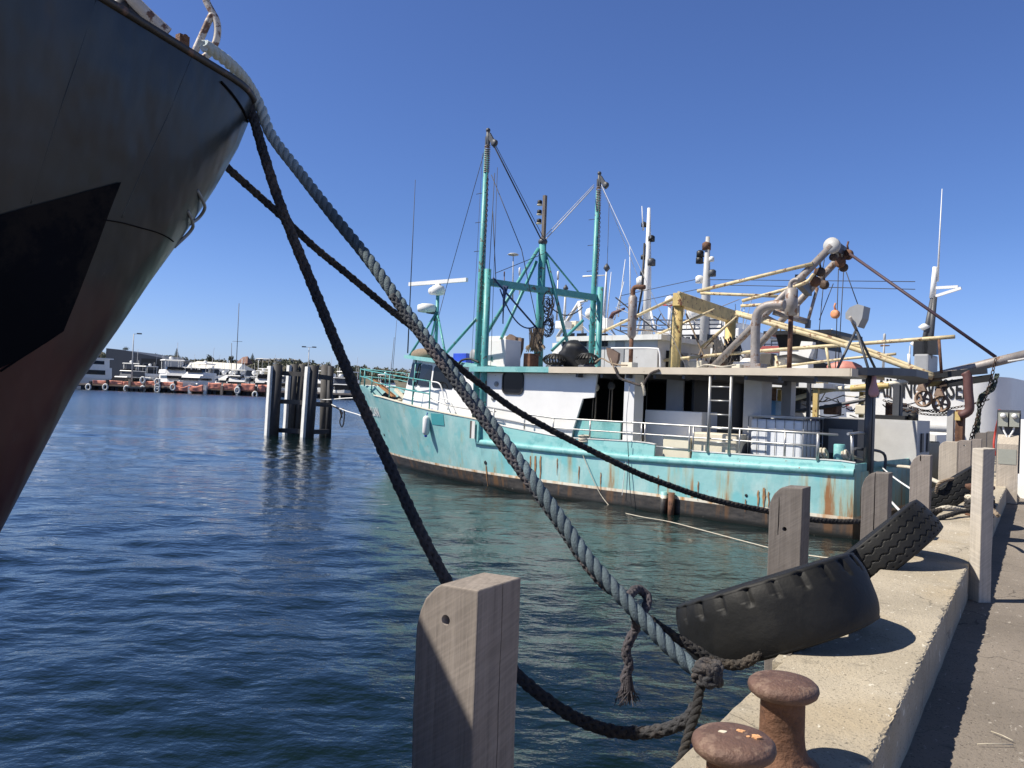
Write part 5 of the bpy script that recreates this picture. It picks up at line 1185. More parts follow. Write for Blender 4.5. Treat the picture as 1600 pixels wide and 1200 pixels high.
for px, py, y, r in ((1274, 440, -8, .16), (1288, 445, -8.4, .14), (1302, 402, -8, .11), (1313, 410, -8.4, .16), (1318, 418, -8.6, .13), (1325, 398, -8.8, .16), (1282, 425, -8, .14)): hang(yt, yi, px, py, y, r, 'rusty' if r > .15 else 'chain')
for pts, r, m_ in (([(1270, 412), (1090, 455)], .06, 'yellow_pole'), ([(1060, 463), (870, 552)], .055, 'yellow_pole'), ([(1117, 483), (1015, 528)], .045, 'yellow_pole'), ([(1160, 470), (1250, 445), (1272, 428)], .055, 'yellow_pole'),
                   ([(1095, 458), (1215, 463)], .05, 'yellow_pole'), ([(1158, 478), (1210, 475)], .05, 'yellow_pole'), ([(1155, 492), (1095, 543)], .045, 'yellow_pole'), ([(1150, 490), (1320, 540), (1458, 589)], .075, 'yellow_pole'), ([(1150, 487), (1320, 534), (1458, 585)], .05, 'yellow_pole'),
                   ([(1036, 563), (1170, 550), (1330, 538), (1492, 526)], .055, 'yellow_pole'), ([(1190, 577), (1300, 563), (1400, 553)], .04, 'yellow_pole'), ([(1212, 556), (1218, 580)], .04, 'yellow_pole'), ([(1291, 543), (1297, 578)], .045, 'yellow_pole'), ([(1467, 527), (1471, 583)], .04, 'rusty'), ([(1420, 553), (1421, 575)], .04, 'white')):
    pipe(yt, yi, [t3(x, y, -7.6) for x, y in pts], r, m_, 'rigging_pole', 8)
for pts, r in (([(1072, 490), (1095, 545), (1108, 572)], .03), ([(1062, 552), (1090, 574)], .03), ([(1098, 540), (1085, 575)], .03), ([(1140, 505), (1100, 545)], .025)): pipe(yt, yi, [t3(x, y, -8) for x, y in pts], r, 'rope_br', 'lashing', 6)
# outrigger boom swung out over the stern with its gear
B0, B1 = t3(1441, 593, -8.2), t3(1640, 545, -8.2); pipe(yt, yi, [B0, B1], .125, 'pipe', 'outrigger_boom', 14)
pipe(yt, yi, [t3(1575, 565, -8.1), t3(1600, 561, -8.1), t3(1640, 552, -8.1)], .035, 'lgrey', 'boom_stay', 6)
MB().beam(t3(1455, 587, -7.9), t3(1542, 579, -7.9), .16, .16).build('davit_arm', 'black', yt, yi); MB().beam(t3(1480, 600, -8.3), t3(1550, 590, -8.3), .16, .18).build('davit_arm', 'black', yt, yi)
MB().beam(t3(1456, 586, -7.9), t3(1440, 605, -7.9), .16, .2).build('davit_knee', 'chain', yt, yi); MB().beam(t3(1480, 598, -8.3), t3(1466, 613, -8.3), .16, .2).build('davit_knee', 'chain', yt, yi)
pipe(yt, yi, [t3(1403, 588, -8), t3(1452, 585, -8)], .09, 'yellow', 'boom_brace'); pipe(yt, yi, [t3(1448, 600, -8.4), t3(1474, 599, -8.4)], .08, 'yellow', 'boom_brace')
pipe(yt, yi, [t3(1225, 628, -8), t3(1290, 610, -8), t3(1360, 604, -8), t3(1450, 590, -8)], .075, 'cream', 'lower_boom')
pipe(yt, yi, [t3(1245, 642, -7.6), t3(1300, 634, -7.6), t3(1356, 624, -7.6)], .05, 'dgrey', 'lower_boom')
pipe(yt, yi, [t3(1043, 590, -7.4), t3(1044, 606, -7.4), t3(1075, 611, -7.4), t3(1170, 604, -7.4)], .09, 'yellow', 'boom_cradle')
pipe(yt, yi, [t3(1140, 601, -7.8), t3(1212, 600, -7.8)], .08, 'yellow', 'boom_cradle')
pipe(yt, yi, [t3(1390, 602, -8), t3(1375, 603, -8), t3(1330, 607, -8)], .10, 'yellow', 'boom_cradle')
o = pipe(yt, yi, [t3(1508, 582, -7.6), t3(1512, 590, -7.6), t3(1513, 612, -7.6), t3(1515, 632, -7.6), t3(1513, 643, -7.6), t3(1500, 650, -7.6)], .115, 'rustpipe', 'discharge_pipe', 14)
MB().box(t3(1493, 640, -7.7), Vector(t3(1503, 702, -7.7))+Vector((0, -.3, 0))).build('stern_post', 'rusty', yt, yi); MB().box(t3(1480, 640, -7.8), Vector(t3(1488, 702, -7.8))+Vector((0, -.2, 0))).build('stern_post', 'lgrey', yt, yi)
MB().box(t3(1492, 643, -7.6), Vector(t3(1500, 657, -7.6))+Vector((0, -.1, 0))).build('junction_box', 'yellow', yt, yi)
pipe(yt, yi, [t3(1328, 397, -8.5), t3(1556, 558, -8.2)], .045, 'purple_wire', 'topping_lift', 8)
for a, b, y in (((1310, 420), (1305, 580), -8), ((1318, 425), (1309, 582), -8), ((1286, 450), (1276, 560), -8), ((1302, 443), (1280, 500), -8), ((1288, 405), (1284, 430), -8), ((1322, 425), (1340, 475), -6.8)):
    MB().tube([t3(*a, y), t3(*b, y)], .014, 5).build('stay_wire', 'wire', yt, yi)
hang(yt, yi, 1305, 491, -8, .13, 'oblock')
chain_mb([t3(1556, 560, -8), t3(1545, 605, -8), t3(1528, 650, -8), t3(1512, 700, -8)], .07).build('boom_chain', 'chain', yt, yi)
for k in range(3): chain_mb([t3(1556+k*2, 585, -8.1), t3(1553-k*3, 607, -8.1), t3(1534-k*2, 622, -8.1), t3(1528+k, 650, -8.1), t3(1520+3*k, 695, -8.1)], .085).build('towing_chain', 'chain_gr', yt, yi)
for x0, y0, x1, y1, sg in ((1385, 618, 1520, 640, 14), (1380, 625, 1480, 648, 8), (1395, 640, 1545, 624, 8)): 
    n_ = 9; chain_mb([t3(x0+(x1-x0)*i/n_, y0+(y1-y0)*i/n_+sg*4*(i/n_)*(1-i/n_), -8) for i in range(n_+1)], .055).build('slack_chain', 'chain', yt, yi)
def wheel(px, py, y, r):
    c = t3(px, py, y); mb = MB(); ax = (.25, 1, 0); mb.lathe([(r*.78, -.05), (r*1.0, -.06), (r*.93, 0), (r*1.0, .06), (r*.78, .05), (r*.78, -.05)], c, ax, 28, cap=False); mb.lathe([(.02, -.07), (r*.22, -.07), (r*.22, .07), (.02, .07)], c, ax, 12)
    A = Vector(ax).normalized(); e1 = A.orthogonal().normalized(); e2 = A.cross(e1)
    for k in range(5): d = e1*math.cos(k*1.2566)+e2*math.sin(k*1.2566); mb.beam(c, c+d*r*.85, .07, .06)
    mb.build('trawl_sheave', 'sheave', yt, yi); MB().slab([c+Vector((-.13, .1, r*.9)), c+Vector((.13, .1, r*.9)), c+Vector((.05, .1, r*1.75)), c+Vector((-.05, .1, r*1.75))], -.2).build('sheave_cheek', 'sheave', yt, yi)
wheel(1443, 623, -7.7, .235); wheel(1470.5, 631, -7.8, .235)
# clutter on its shelter deck: winches, nets, vents
for px, py, r, m_ in ((1170, 572, .35, 'white_worn'), (1082, 566, .3, 'white'), (1205, 568, .3, 'grey'), (1190, 570, .25, 'black')):
    c = t3(px, py, -9); MB().lathe([(.1, -.3), (r, -.28), (r, .1), (r*.6, .25), (.02, .28)], c, (0, 0, 1), 14).build('deck_vent', m_, yt, yi)
mb = MB()
for i in range(120):
    a, b = [float(v) for v in rng.uniform(-1, 1, 2)]; q = t3(1135+a*22, 545+b*20, -10); mb.tube([q, q+Vector((.3*b, .2, -.3-.3*abs(a))), q+Vector((.2*a, .1, -.8))], .028, 4)
mb.build('hung_net', 'rope_gr', yt, yi)['kind'] = 'stuff'
# working deck clutter seen under the teal trawler roof
for px, py, w_, h_, m_ in ((1090, 625, .8, .9, 'dgrey'), (1150, 630, .5, .8, 'black'), (1200, 615, .35, .5, 'rusty'), (1205, 638, .45, .5, 'ltblue'), (1245, 625, .4, .8, 'dgrey'), (1300, 640, .4, .3, 'rusty'), (1265, 618, .3, .35, 'dgrey')):
    c = t3(px, py, -8.4); o = MB().box(c+Vector((-w_/2, .2, -h_/2)), c+Vector((w_/2, -.3, h_/2))).build('deck_machinery', m_, yt, yi); bevel(o, .05, 2)
for i in range(16):
    x0, y0 = 1240+float(rng.uniform(0, 150)), 618+float(rng.uniform(0, 32)); q = t3(x0, y0, -8.3); p2 = t3(x0+float(rng.uniform(15, 70)), y0+float(rng.uniform(-16, 14)), -8.6); mid = (q+p2)/2-Vector((0, 0, .15)); MB().tube(spline([q, mid, p2], 10), .018, 5).build('deck_line', ('wire', 'rope_br', 'rope_lt')[i % 3], yt, yi)
c = t3(1117, 601, -4.2); mb = MB(); mb.lathe([(.02, -.12), (.09, -.1), (.10, 0), (.06, .06), (.02, .08)], c, (0, 0, 1), 12); mb.tube([c+Vector((0, 0, .05)), c+Vector((0, 0, .5))], .01, 5); tb('red_float', 'small red float hung under the trawler roof beside the ladder', 'float', mb, 'red')

# ---- small white boat with a black topped wheelhouse
wb, wi = tthing('black_topped_boat', 'white boat with a black wheelhouse top beyond the derrick', 'boat', (6, -14, 0))
hull2(1.5, 8, -14, 1.8, 1.9, 14, wb, wi, 'white')
a, b = t3(1265, 545, -13), t3(1292, 600, -13); MB().prism([(a.x+1.2, -12.6), (b.x, -12.6), (b.x, -15.4), (a.x+1.2, -15.4)], 1.5, a.z, top=[(a.x+1.0, -12.7), (b.x+.3, -12.7), (b.x+.3, -15.3), (a.x+1.0, -15.3)]).build('wheelhouse', 'white', wb, wi)
z0, z1 = t3(1280, 546, -13).z, t3(1280, 524, -13).z; MB().prism([(a.x+1.0, -12.65), (b.x+.3, -12.65), (b.x+.3, -15.3), (a.x+1.0, -15.3)], z0, z1, top=[(a.x+1.1, -12.5), (b.x+.45, -12.5), (b.x+.45, -15.4), (a.x+1.1, -15.4)]).build('window_band', 'black', wb, wi)
q = t3(1310, 522, -13); MB().prism([(a.x+1.5, -12.3), (q.x, -12.3), (q.x, -15.6), (a.x+1.5, -15.6)], z1, z1+.14).build('wheelhouse_roof', 'black', wb, wi)
MB().slab([t3(1245, 558, -12.2), t3(1252, 533, -12.2), t3(1270, 534, -12.2), t3(1268, 548, -12.2), t3(1258, 572, -12.2), t3(1245, 572, -12.2)], .3).build('spray_hood', 'white', wb, wi)
MB().box(t3(1180, 549, -13.5), t3(1240, 540, -13.5)+Vector((0, -1, 0))).build('red_canopy', 'redcan', wb, wi)
MB().tube([t3(1185, 572, -12.2), t3(1240, 570, -12.2), t3(1300, 575, -12.2)], [.3, .42, .1], 10).build('rolled_awning', 'black', wb, wi)
q = t3(1320, 575, -10.5); lump('orange_buoys', 'pile of faded orange floats on the far edge of the trawler roof', 'floats', (q.x, -10.5, q.z), .42, (1.3, .9, .5), 'coral', .2)
MB().tube([t3(1300, 522, -13), t3(1300, 514, -13)], .03, 6).build('camera_post', 'white', wb, wi)

# ---- the white training vessel with lettering along its side
tv, ti = tthing('training_vessel', 'big white ship with black lettering along its side, farthest of the moored row', 'ship', (10, -24, 0))
YV = -20.
xe = t3(1568, 640, YV).x
rows = []; zt0 = 4.15
for z in np.linspace(-.5, 1, 12):
    zz = z*zt0 if z > 0 else z; r = []
    for x in np.concatenate([np.linspace(24, xe+1.6, 40)]): r.append((float(x), YV+.10*(zz-2)*.3, zz))
    for a in np.linspace(.1, 1.57, 12): r.append((xe+1.6-1.6*math.sin(a)-.10*(1-zz/zt0), YV-1.6*(1-math.cos(a)), zz))
    for y in np.linspace(YV-2, YV-9, 6): r.append((xe-.1*(1-zz/zt0), float(y), zz))
    rows.append(r)
mb = MB(); mb.grid(rows); mb.build('hull', 'white', tv, ti)
mb = MB(); n = len(rows[-1]); mb.add([Vector(q) for q in rows[-1]]+[Vector((24, YV-9, zt0))], [tuple(range(n+1))]); mb.build('deck', 'lgrey', tv, ti)
tm = text_mb('TRAINING VESSEL', .62, .012, .012); a, b = t3(1346, 600, YV+.12), t3(1514, 613, YV+.12); w_ = max(v.x for v in tm.v); sc = (a.x-b.x)/w_; hz = max(v.y for v in tm.v)
za = t3(1430, 621, YV+.12).z
tm.v = [Vector((a.x-v.x*sc, YV+.10*(za+v.y*sc*1.05-2)*.3+.02+v.z, za+v.y*1.38*(.80/.62))) for v in tm.v]; tm.build('lettering', 'black', tv, ti)
MB().tube([(23, YV+.15, 2.0), (14, YV+.15, 2.0), (xe+1.5, YV+.13, 1.95)], .14, 10).build('fender_rail', 'white_worn', tv, ti)
MB().box(t3(1310, 630, YV+.2), t3(1326, 634, YV+.2)+Vector((0, -.1, 0))).build('red_mark', 'red', tv, ti)
for px in (1282, 1289, 1297, 1307): 
    c = t3(px, 625, YV+.12); MB().box(c+Vector((-.12, .02, -.3)), c+Vector((.12, -.1, .15))).build('mooring_port', 'grey', tv, ti)
def tvbox(px0, px1, py0, py1, y, dy, m_, name='superstructure'):
    a, b = t3(px0, py0, y), t3(px1, py1, y); o = MB().box((a.x, y, b.z), (b.x, y-dy, a.z)).build(name, m_, tv, ti); bevel(o, .08, 2); return o
tvbox(1026, 1150, 516, 640, -22, 6, 'white'); tvbox(1050, 1132, 502, 518, -23, 4, 'white', 'bridge_deck'); tvbox(1018, 1070, 537, 600, -21, 1.2, 'white_worn', 'boat_deck')
tvbox(1020, 1160, 553, 640, -20.6, 1, 'lgrey', 'lower_deckhouse')
for k in range(7):
    a = t3(1034+k*13, 530, -21.9); MB().box(a+Vector((-.28, .03, -.25)), a+Vector((.28, -.1, .25))).build('window', 'glass', tv, ti)
def tvrail(px0, px1, pyt, pyb, y, m_='navy_rail', n=9):
    mb = MB(); a, b = t3(px0, pyt, y), t3(px1, pyt, y); zb = t3(px0, pyb, y).z
    for f in (1, .5, .05): mb.tube([(a.x, y, zb+(a.z-zb)*f), (b.x, y, zb+(b.z-zb)*f)], .035, 5)
    for k in range(n): x = a.x+(b.x-a.x)*k/(n-1); mb.tube([(x, y, zb), (x, y, a.z+(b.z-a.z)*k/(n-1))], .035, 5)
    mb.build('deck_rail', m_, tv, ti)
tvrail(970, 1128, 500, 518, -22); tvrail(1128, 1150, 501, 518, -22.2, n=4); tvrail(1026, 1080, 526, 540, -21, 'white', 7); tvrail(1195, 1250, 528, 548, -22, n=6)
def dome(px, py, r, y=-23, pole_to=None, m_='white'):
    c = t3(px, py, y); mb = MB().lathe([(.05, -r*.9), (r*.75, -r*.75), (r, -.1*r), (r*.95, .25*r), (r*.7, .72*r), (.02, r)], c, (0, 0, 1), 18)
    if pole_to: mb.tube([c-Vector((0, 0, r*.8)), (c.x, c.y, t3(px, pole_to, y).z)], .10, 8)
    mb.build('radome', m_, tv, ti)
dome(1047, 470, .30, pole_to=516); dome(1060, 487, .38, pole_to=516); dome(1107, 487, .52, pole_to=518); dome(1085, 488, .45, pole_to=516)
MB().beam(t3(1036, 476, -23), t3(1087, 476, -23), .2, .12).build('radar_scanner', 'red', tv, ti)
def mast(px, pyb, pyt, y, r, m_, lamps=(), name='signal_mast', lean=0):
    a, b = t3(px, pyb, y), t3(px+lean, pyt, y); o = MB().tube([a, a.lerp(b, .55), b], [r, r*.8, r*.35], 10).build(name, m_, tv, ti)
    for dx, py, s_, mm in lamps:
        c = t3(px+dx, py, y); mb = MB(); mb.lathe([(s_, -s_*.8), (s_, s_*.6), (s_*.5, s_), (.01, s_)], c, (0, 0, 1), 10); mb.beam(c-Vector((0, 0, s_*.8)), Vector(t3(px+lean*.5, py+3, y)), .06, .06); mb.build('mast_lamp', mm, o)
        o.children[-1].data.transform(ti)
    return o
mast(1010, 540, 325, -24, .26, 'white', ((-4, 351, .16, 'black'), (8, 373, .20, 'black'), (8, 410, .24, 'dgrey'), (-5, 402, .15, 'black'), (-6, 427, .15, 'black'), (-8, 440, .3, 'white')), lean=4)
mast(1099, 580, 370, -22, .30, 'lgrey', ((5, 385, .24, 'rusty'), (-5, 397, .2, 'black'), (-6, 407, .2, 'black'), (13, 405, .14, 'white'), (14, 427, .2, 'dgrey'), (-6, 437, .22, 'white')), lean=7)
for pts in ([(1005, 360), (1003, 322)], [(1016, 372), (1014, 330)], [(966, 495), (977, 405)], [(985, 490), (984, 385)], [(948, 505), (955, 425)], [(920, 500), (928, 440)], [(942, 500), (948, 430)], [(1150, 520), (1149, 475)], [(1160, 525), (1163, 480)], [(1172, 530), (1175, 490)]):
    MB().tube([t3(*pts[0], -23.5), t3(*pts[1], -23.5)], [.05, .018], 6).build('whip_antenna', 'white', tv, ti)
for pts in ([(1000, 470), (1012, 400)], [(1022, 540), (1010, 470)], [(990, 540), (1008, 470)], [(1000, 540), (1010, 480)], [(1030, 540), (1015, 480)]): MB().tube([t3(*pts[0], -24), t3(*pts[1], -24)], .07, 6).build('mast_leg', 'white', tv, ti)
for pts in ([(995, 500), (1003, 455), (1007, 380)],): MB().tube([t3(*q, -23.8) for q in pts], .06, 6).build('mast_cable', 'black', tv, ti)
MB().box(t3(995, 441, -24), t3(1004, 452, -24)+Vector((0, -.5, 0))).build('mast_platform', 'white', tv, ti)
for a, b in (((970, 462), (1090, 436)), ((1110, 437), (1430, 440)), ((1115, 445), (1430, 452)), ((965, 478), (1090, 452))): MB().tube([t3(*a, -23), t3(*b, -23)], .018, 4).build('aerial_wire', 'wire', tv, ti)
# dark lattice mast with white top and arm, near the stern
ym = -23
lm = MB()
for (x0, y0), (x1, y1), r in (((1439, 560), (1458, 464), .12), ((1452, 560), (1460, 464), .12), ((1446, 560), (1459, 470), .08)): lm.tube([t3(x0, y0, ym), t3(x1, y1, ym)], r, 8)
for k in range(9):
    f = k/9; lm.tube([t3(1439+19*f, 560-96*f, ym), t3(1452+8*f, 552-88*f, ym)], .05, 5)
lm.build('lattice_mast', 'dgrey', tv, ti)
MB().tube([t3(1457, 466, ym), t3(1461, 417, ym)], [.14, .10], 8).build('mast_top', 'white', tv, ti); MB().tube([t3(1465, 440, ym), t3(1472, 295, ym)], [.05, .015], 6).build('whip_antenna', 'white', tv, ti)
mb = MB(); mb.beam(t3(1459, 450, ym), t3(1497, 448, ym), .12, .12); mb.beam(t3(1458, 464, ym), t3(1502, 450, ym), .12, .12); mb.build('mast_arm', 'white', tv, ti)
tvbox(1428, 1450, 553, 590, -22.5, 1.6, 'grey', 'funnel')
for px, py, w_, h_ in ((1455, 542, 10, 9), (1441, 545, 7, 12)): c = t3(px, py, ym); MB().box(c+Vector((-.3, .3, -.35)), c+Vector((.3, -.3, .35))).build('mast_fitting', 'black', tv, ti)
for px, py in ((1445, 511), (1432, 537)): c = t3(px, py, ym); MB().lathe([(.1, -.15), (.28, 0), (.1, .15)], c, (0, 0, 1), 12).build('mast_fitting', 'white', tv, ti)

# ---- quayside furniture at the far right: electricity pedestal, its boxes and the hose
c = P(1573, 757, 12.6); pd = thing('power_pedestal', 'beige timber clad pedestal carrying two grey meter boxes at the kerb', 'power pedestal', (c.x, c.y, ZK), QUAY.rz); iv = inv_of((c.x, c.y, 0), QUAY.rz)
o = MB().prism([(-.14, -.14), (.14, -.14), (.14, .14), (-.14, .14)], -.25, .66).build('post', 'wood_lt', pd); 
MB().add([(-.14, -.14, .66), (.14, -.14, .66), (.14, .14, .66), (-.14, .14, .66), (.10, -.14, .80), (.10, .14, .80), (.14, -.14, .80), (.14, .14, .80)], [(0, 4, 6, 1), (2, 7, 5, 3), (0, 3, 5, 4), (4, 5, 7, 6), (1, 6, 7, 2)]).build('sloped_top', 'wood_lt', pd)
MB().box((.17, -.16, .2), (.13, .16, 1.19)).build('back_board', 'dgrey', pd)
for y in (.075, -.075):
    o = MB().box((.12, y-.065, .93), (.02, y+.065, 1.15)).build('meter_box', 'boxgreen', pd); MB().lathe([(.04, -.005), (.04, .03), (.02, .05), (.001, .05)], (.02, y, 1.10), (-1, 0, 0), 12).build('socket_cap', 'white', o)
    MB().tube(spline([(.08, y, .93), (.06, y*.8, .86), (.05, y*.2, .76), (.06, y*.5, .70)], 14), .014, 8).build('conduit', 'white', pd)
M_ = MB().box((-.142, -.12, .35), (-.146, .12, .58)); M_.build('cover_plate', 'boxgreen', pd)
tag(MB().tube(spline([P(1562, 640, 12.9), P(1560, 655, 12.9), P(1556, 672, 13.2), P(1553, 695, 13.2), P(1556, 712, 13.2)], 20), .018, 6).build('red_hose', 'red'), 'red hose hanging from the meter boxes beside the pedestal', 'hose')
c = P(1598, 760, 13.5); o = MB().box((c.x-.06, c.y-.2, ZP), (c.x+.5, c.y+.4, 2.55)).build('white_cabinet', 'white'); tag(o, 'white cabinet at the far right edge behind the power pedestal', 'cabinet')
# third bollard behind the whitewashed post with rope turns
c = P(1530, 802, 8.8); bl = thing('rope_wound_bollard', 'iron bollard wound with dark and pale rope behind the whitewashed post', 'bollard', (c.x, c.y, ZK-.004))
MB().lathe([(.14, 0), (.13, .03), (.10, .06), (.09, .27), (.13, .29), (.145, .31), (.14, .335), (.08, .35), (.001, .352)], seg=28).build('casting', 'rusty', bl)
for k, (m_, z, r) in enumerate((('rope_dk', .06, .112), ('rope_dk', .105, .115), ('rope_dk', .15, .110), ('rope_lt', .195, .108))):
    mb = rope_mb([(r*math.cos(a)*1.08, r*math.sin(a)*1.08, z+.01*math.sin(a+k)) for a in np.linspace(0, 6.4, 14)], .030, 'plait', seg=4, n=60); o = mb.build('rope_turn', m_); o.location = (c.x, c.y, ZK+z-.04); tag(o, {0: 'lowest dark rope turn round the far bollard', 1: 'middle dark rope turn round the far bollard', 2: 'upper dark rope turn round the far bollard', 3: 'pale rope turn topping the far bollard'}[k], 'rope', 'rope turns on the far bollard')
wrope('dark rope lying along the kerb below the second zigzag tyre', [P(1462, 812, 8.3), P(1480, 806, 8.4), P(1500, 800, 8.6), P(1522, 797, 8.7)], .024, 'rope_dk', 'plait')
wrope('pale frayed rope looped over the kerb edge by the far tyre', [P(1464, 797, 8.7), P(1476, 793, 8.6), P(1490, 794, 8.6), P(1508, 798, 8.7), P(1524, 800, 8.75)], .024, 'rope_lt', 'plait')
wrope('dark rope end draped over the inner kerb arris behind the whitewashed post', [P(1528, 790, 8.6), P(1543, 792, 8.3), P(1552, 798, 8.1), P(1560, 806, 8.0)], .022, 'rope_br', 'laid')
wrope('rusty brown rope lashed round the third tyre', [P(1462, 775, 9.6), P(1466, 757, 9.5), P(1480, 750, 9.5), P(1500, 748, 9.6)], .020, 'rope_br', 'laid')

# ---- more aerials, posts and wires that stand behind the teal trawler
def aerial(label, y, pts, r, m_='white', head=None, cat='aerial', name='aerial_pole', par=None):
    a = t3(*pts[0], y); q, iv_ = (par, None) if par else (None, None)
    mb = MB(); ps = [t3(*p_, y) for p_ in pts]; mb.tube(ps, [r]*(len(ps)-1)+[r*.5], 6); o = mb.build(name, m_, tv, ti)
    if head:
        h = MB(); c = ps[-1]; k, s_ = head
        if k == 'dish': h.lathe([(.03, -s_*.25), (s_*.8, -s_*.1), (s_, 0), (s_*.7, s_*.2), (.02, s_*.28)], c, (0, 0, 1), 18)
        elif k == 'stick': h.lathe([(s_*.25, -s_), (s_*.28, s_*.8), (.02, s_)], c, (0, 0, 1), 10)
        elif k == 'cone': h.lathe([(.04, -s_), (s_*.8, -s_*.2), (s_*.6, s_*.3), (.02, s_)], c, (0, 0, 1), 12)
        h2 = h.build('aerial_head', m_ if k != 'cone' else 'dgrey', o); h2.data.transform(ti)
for y, pts, r, m_, head in ((-8, [(801, 470), (802, 398)], .035, 'lgrey', ('dish', .24)), (-8, [(788, 470), (788, 428)], .03, 'rusty', ('stick', .1)), (-8, [(812, 470), (812, 424)], .04, 'white', ('stick', .16)),
        (-20, [(870, 500), (872, 430)], .06, 'white', ('stick', .25)), (-20, [(881, 520), (884, 450)], .10, 'white_worn', ('cone', .2)), (-22, [(943, 500), (948, 418)], .08, 'white', ('cone', .25)), (-22, [(911, 432), (948, 430)], .06, 'white', None),
        (-22, [(960, 500), (975, 440)], .04, 'white', None), (-20, [(905, 472), (912, 535)], .12, 'white_worn', None), (-20, [(870, 528), (905, 472), (918, 470)], .10, 'white_worn', None), (-20, [(925, 470), (962, 525)], .09, 'white', None),
        (-20, [(935, 480), (948, 530)], .08, 'white', None), (-22, [(953, 500), (958, 490), (976, 482)], .13, 'rustpipe', None), (-22, [(1130, 575), (1133, 480)], .05, 'white', None), (-22, [(1140, 540), (1162, 470)], .035, 'wire_lt', None),
        (-22, [(1175, 560), (1176, 500)], .05, 'lgrey', None), (-22, [(1218, 560), (1220, 500)], .06, 'dgrey', None), (-22, [(1232, 560), (1212, 512)], .05, 'dgrey', None), (-22, [(1205, 532), (1240, 532)], .08, 'dgrey', None), (-22, [(1208, 520), (1230, 519)], .07, 'dgrey', None),
        (-19, [(1420, 575), (1422, 540)], .05, 'lgrey', None), (-21, [(1380, 575), (1382, 528)], .06, 'lgrey', ('stick', .2)), (-21, [(1376, 540), (1390, 540)], .05, 'rusty', None)):
    aerial('', y, pts, r, m_, head)
for px, py, r in ((925, 490, .42), (933, 505, .45), (1000, 545, .5), (993, 540, .4)):
    c = t3(px, py, -21); o = MB().lathe([(.05, -r*.8), (r*.8, -r*.6), (r, 0), (r*.75, .6*r), (.02, r*.9)], c, (0, 0, 1), 16).build('deck_canister', 'white' if px < 960 else 'canister', tv, ti)
for k in range(26):
    x0, y0 = float(rng.uniform(860, 1180)), float(rng.uniform(455, 545)); x1 = x0+float(rng.uniform(-60, 90)); y1 = y0+float(rng.uniform(10, 60)); yy = float(rng.uniform(-20, -8))
    MB().tube([t3(x0, y0, yy), t3(x1, y1, yy)], .016 if k % 3 else .030, 4).build('rigging_line', ('wire', 'wire_lt', 'rope_br')[k % 3], yt, yi)
# stowed gear on the wheelhouse roof and after deck of the yellow rigged trawler
for px, py, w_, h_, m_, y in ((880, 508, .5, .3, 'white', -8), (900, 509, .3, .35, 'cream', -8.5), (945, 506, .5, .4, 'white', -9), (1010, 560, .5, .9, 'canister', -8.5), (1035, 560, .4, .6, 'dgrey', -9), (1090, 572, .5, .35, 'cream', -7.6), (1120, 574, .35, .3, 'rusty', -8.), (1160, 574, .5, .35, 'white', -8), (1200, 562, .4, .4, 'gpile', -8.8), (1222, 568, .35, .3, 'cream', -8.6), (1252, 574, .6, .25, 'white', -8.3), (1400, 640, .5, .4, 'rusty', -8.6), (1420, 650, .4, .5, 'dgrey', -8.2), (1350, 640, .4, .3, 'cream', -8.4), (1225, 600, .5, .3, 'yellow', -8.2), (1280, 602, .4, .25, 'yellow', -8.4), (1180, 618, .35, .5, 'navy_rail', -8.2)):
    c = t3(px, py, y); o = MB().box(c+Vector((-w_/2, .2, -h_/2)), c+Vector((w_/2, -.25, h_/2))).build('stowed_gear', m_, yt, yi); bevel(o, .04, 2)
M['brick2'] = mat('brown_tile_roof', (.24, .13, .10), .8)
M['ltblue2'] = mat('pale_blue_glazing', (.40, .50, .60), .3)
# ================================================================== MOORING DOLPHIN out in the harbour
dl = P(460, 676, 44.5); dl = Vector((dl.x, dl.y, 0)); dp = thing('mooring_dolphin', 'cluster of dark piles tied with cross beams, two faced with chalky white timber', 'mooring piles', dl); iv = inv_of(dl)
def pl(name, tx, ty, bx, by, Y, r, m_, seg=16):
    a, b = P(tx, ty, Y), P(bx, by, Y); b = b+(b-a)*.35; return MB().tube([a, b], r, seg).build(name, m_, dp, iv), a, b
p1, a1, b1 = pl('pile', 434, 570, 427.5, 676, 43.6, .27, 'dpile'); p2, a2, b2 = pl('pile', 460, 569, 453, 672, 46.3, .22, 'gpile'); p3, a3, b3 = pl('pile', 473, 569, 464.5, 670, 46.5, .21, 'gpile')
p4, a4, b4 = pl('pile', 491, 571, 483, 682, 43.2, .25, 'dpile'); p5, a5, b5 = pl('pile', 509, 570, 506, 674, 46.0, .26, 'gpile'); p6, a6, b6 = pl('pile', 517, 572, 513, 674, 45.4, .17, 'dpile')
for (a, b), dx, nm_ in (((a1, b1), -.33, 0), ((a4, b4), -.31, 1), ((a2, b2), -.25, 2)):
    o = MB(); n_ = 14; rows = []
    for k in range(n_):
        f = k/(n_-1); c = a.lerp(b, f)+Vector((dx+.015*noise.noise((k*1.3, dx*9, 0)), -.10, -.08 if k == 0 else 0)); w_ = .105+.012*noise.noise((k*.9, 4, dx))
        q = w_/.105; rows.append([c+Vector((-.17*q, .06, 0)), c+Vector((.05, -.22*q, 0)), c+Vector((.16, -.10, 0)), c+Vector((-.06, .18, 0)), c+Vector((-.17*q, .06, 0))])
    o.grid(rows, False); o.f.append((0, 1, 2, 3)); o.sm.append(False); o.mi.append(0); o.build('white_fender_timber', 'chalk', dp, iv)
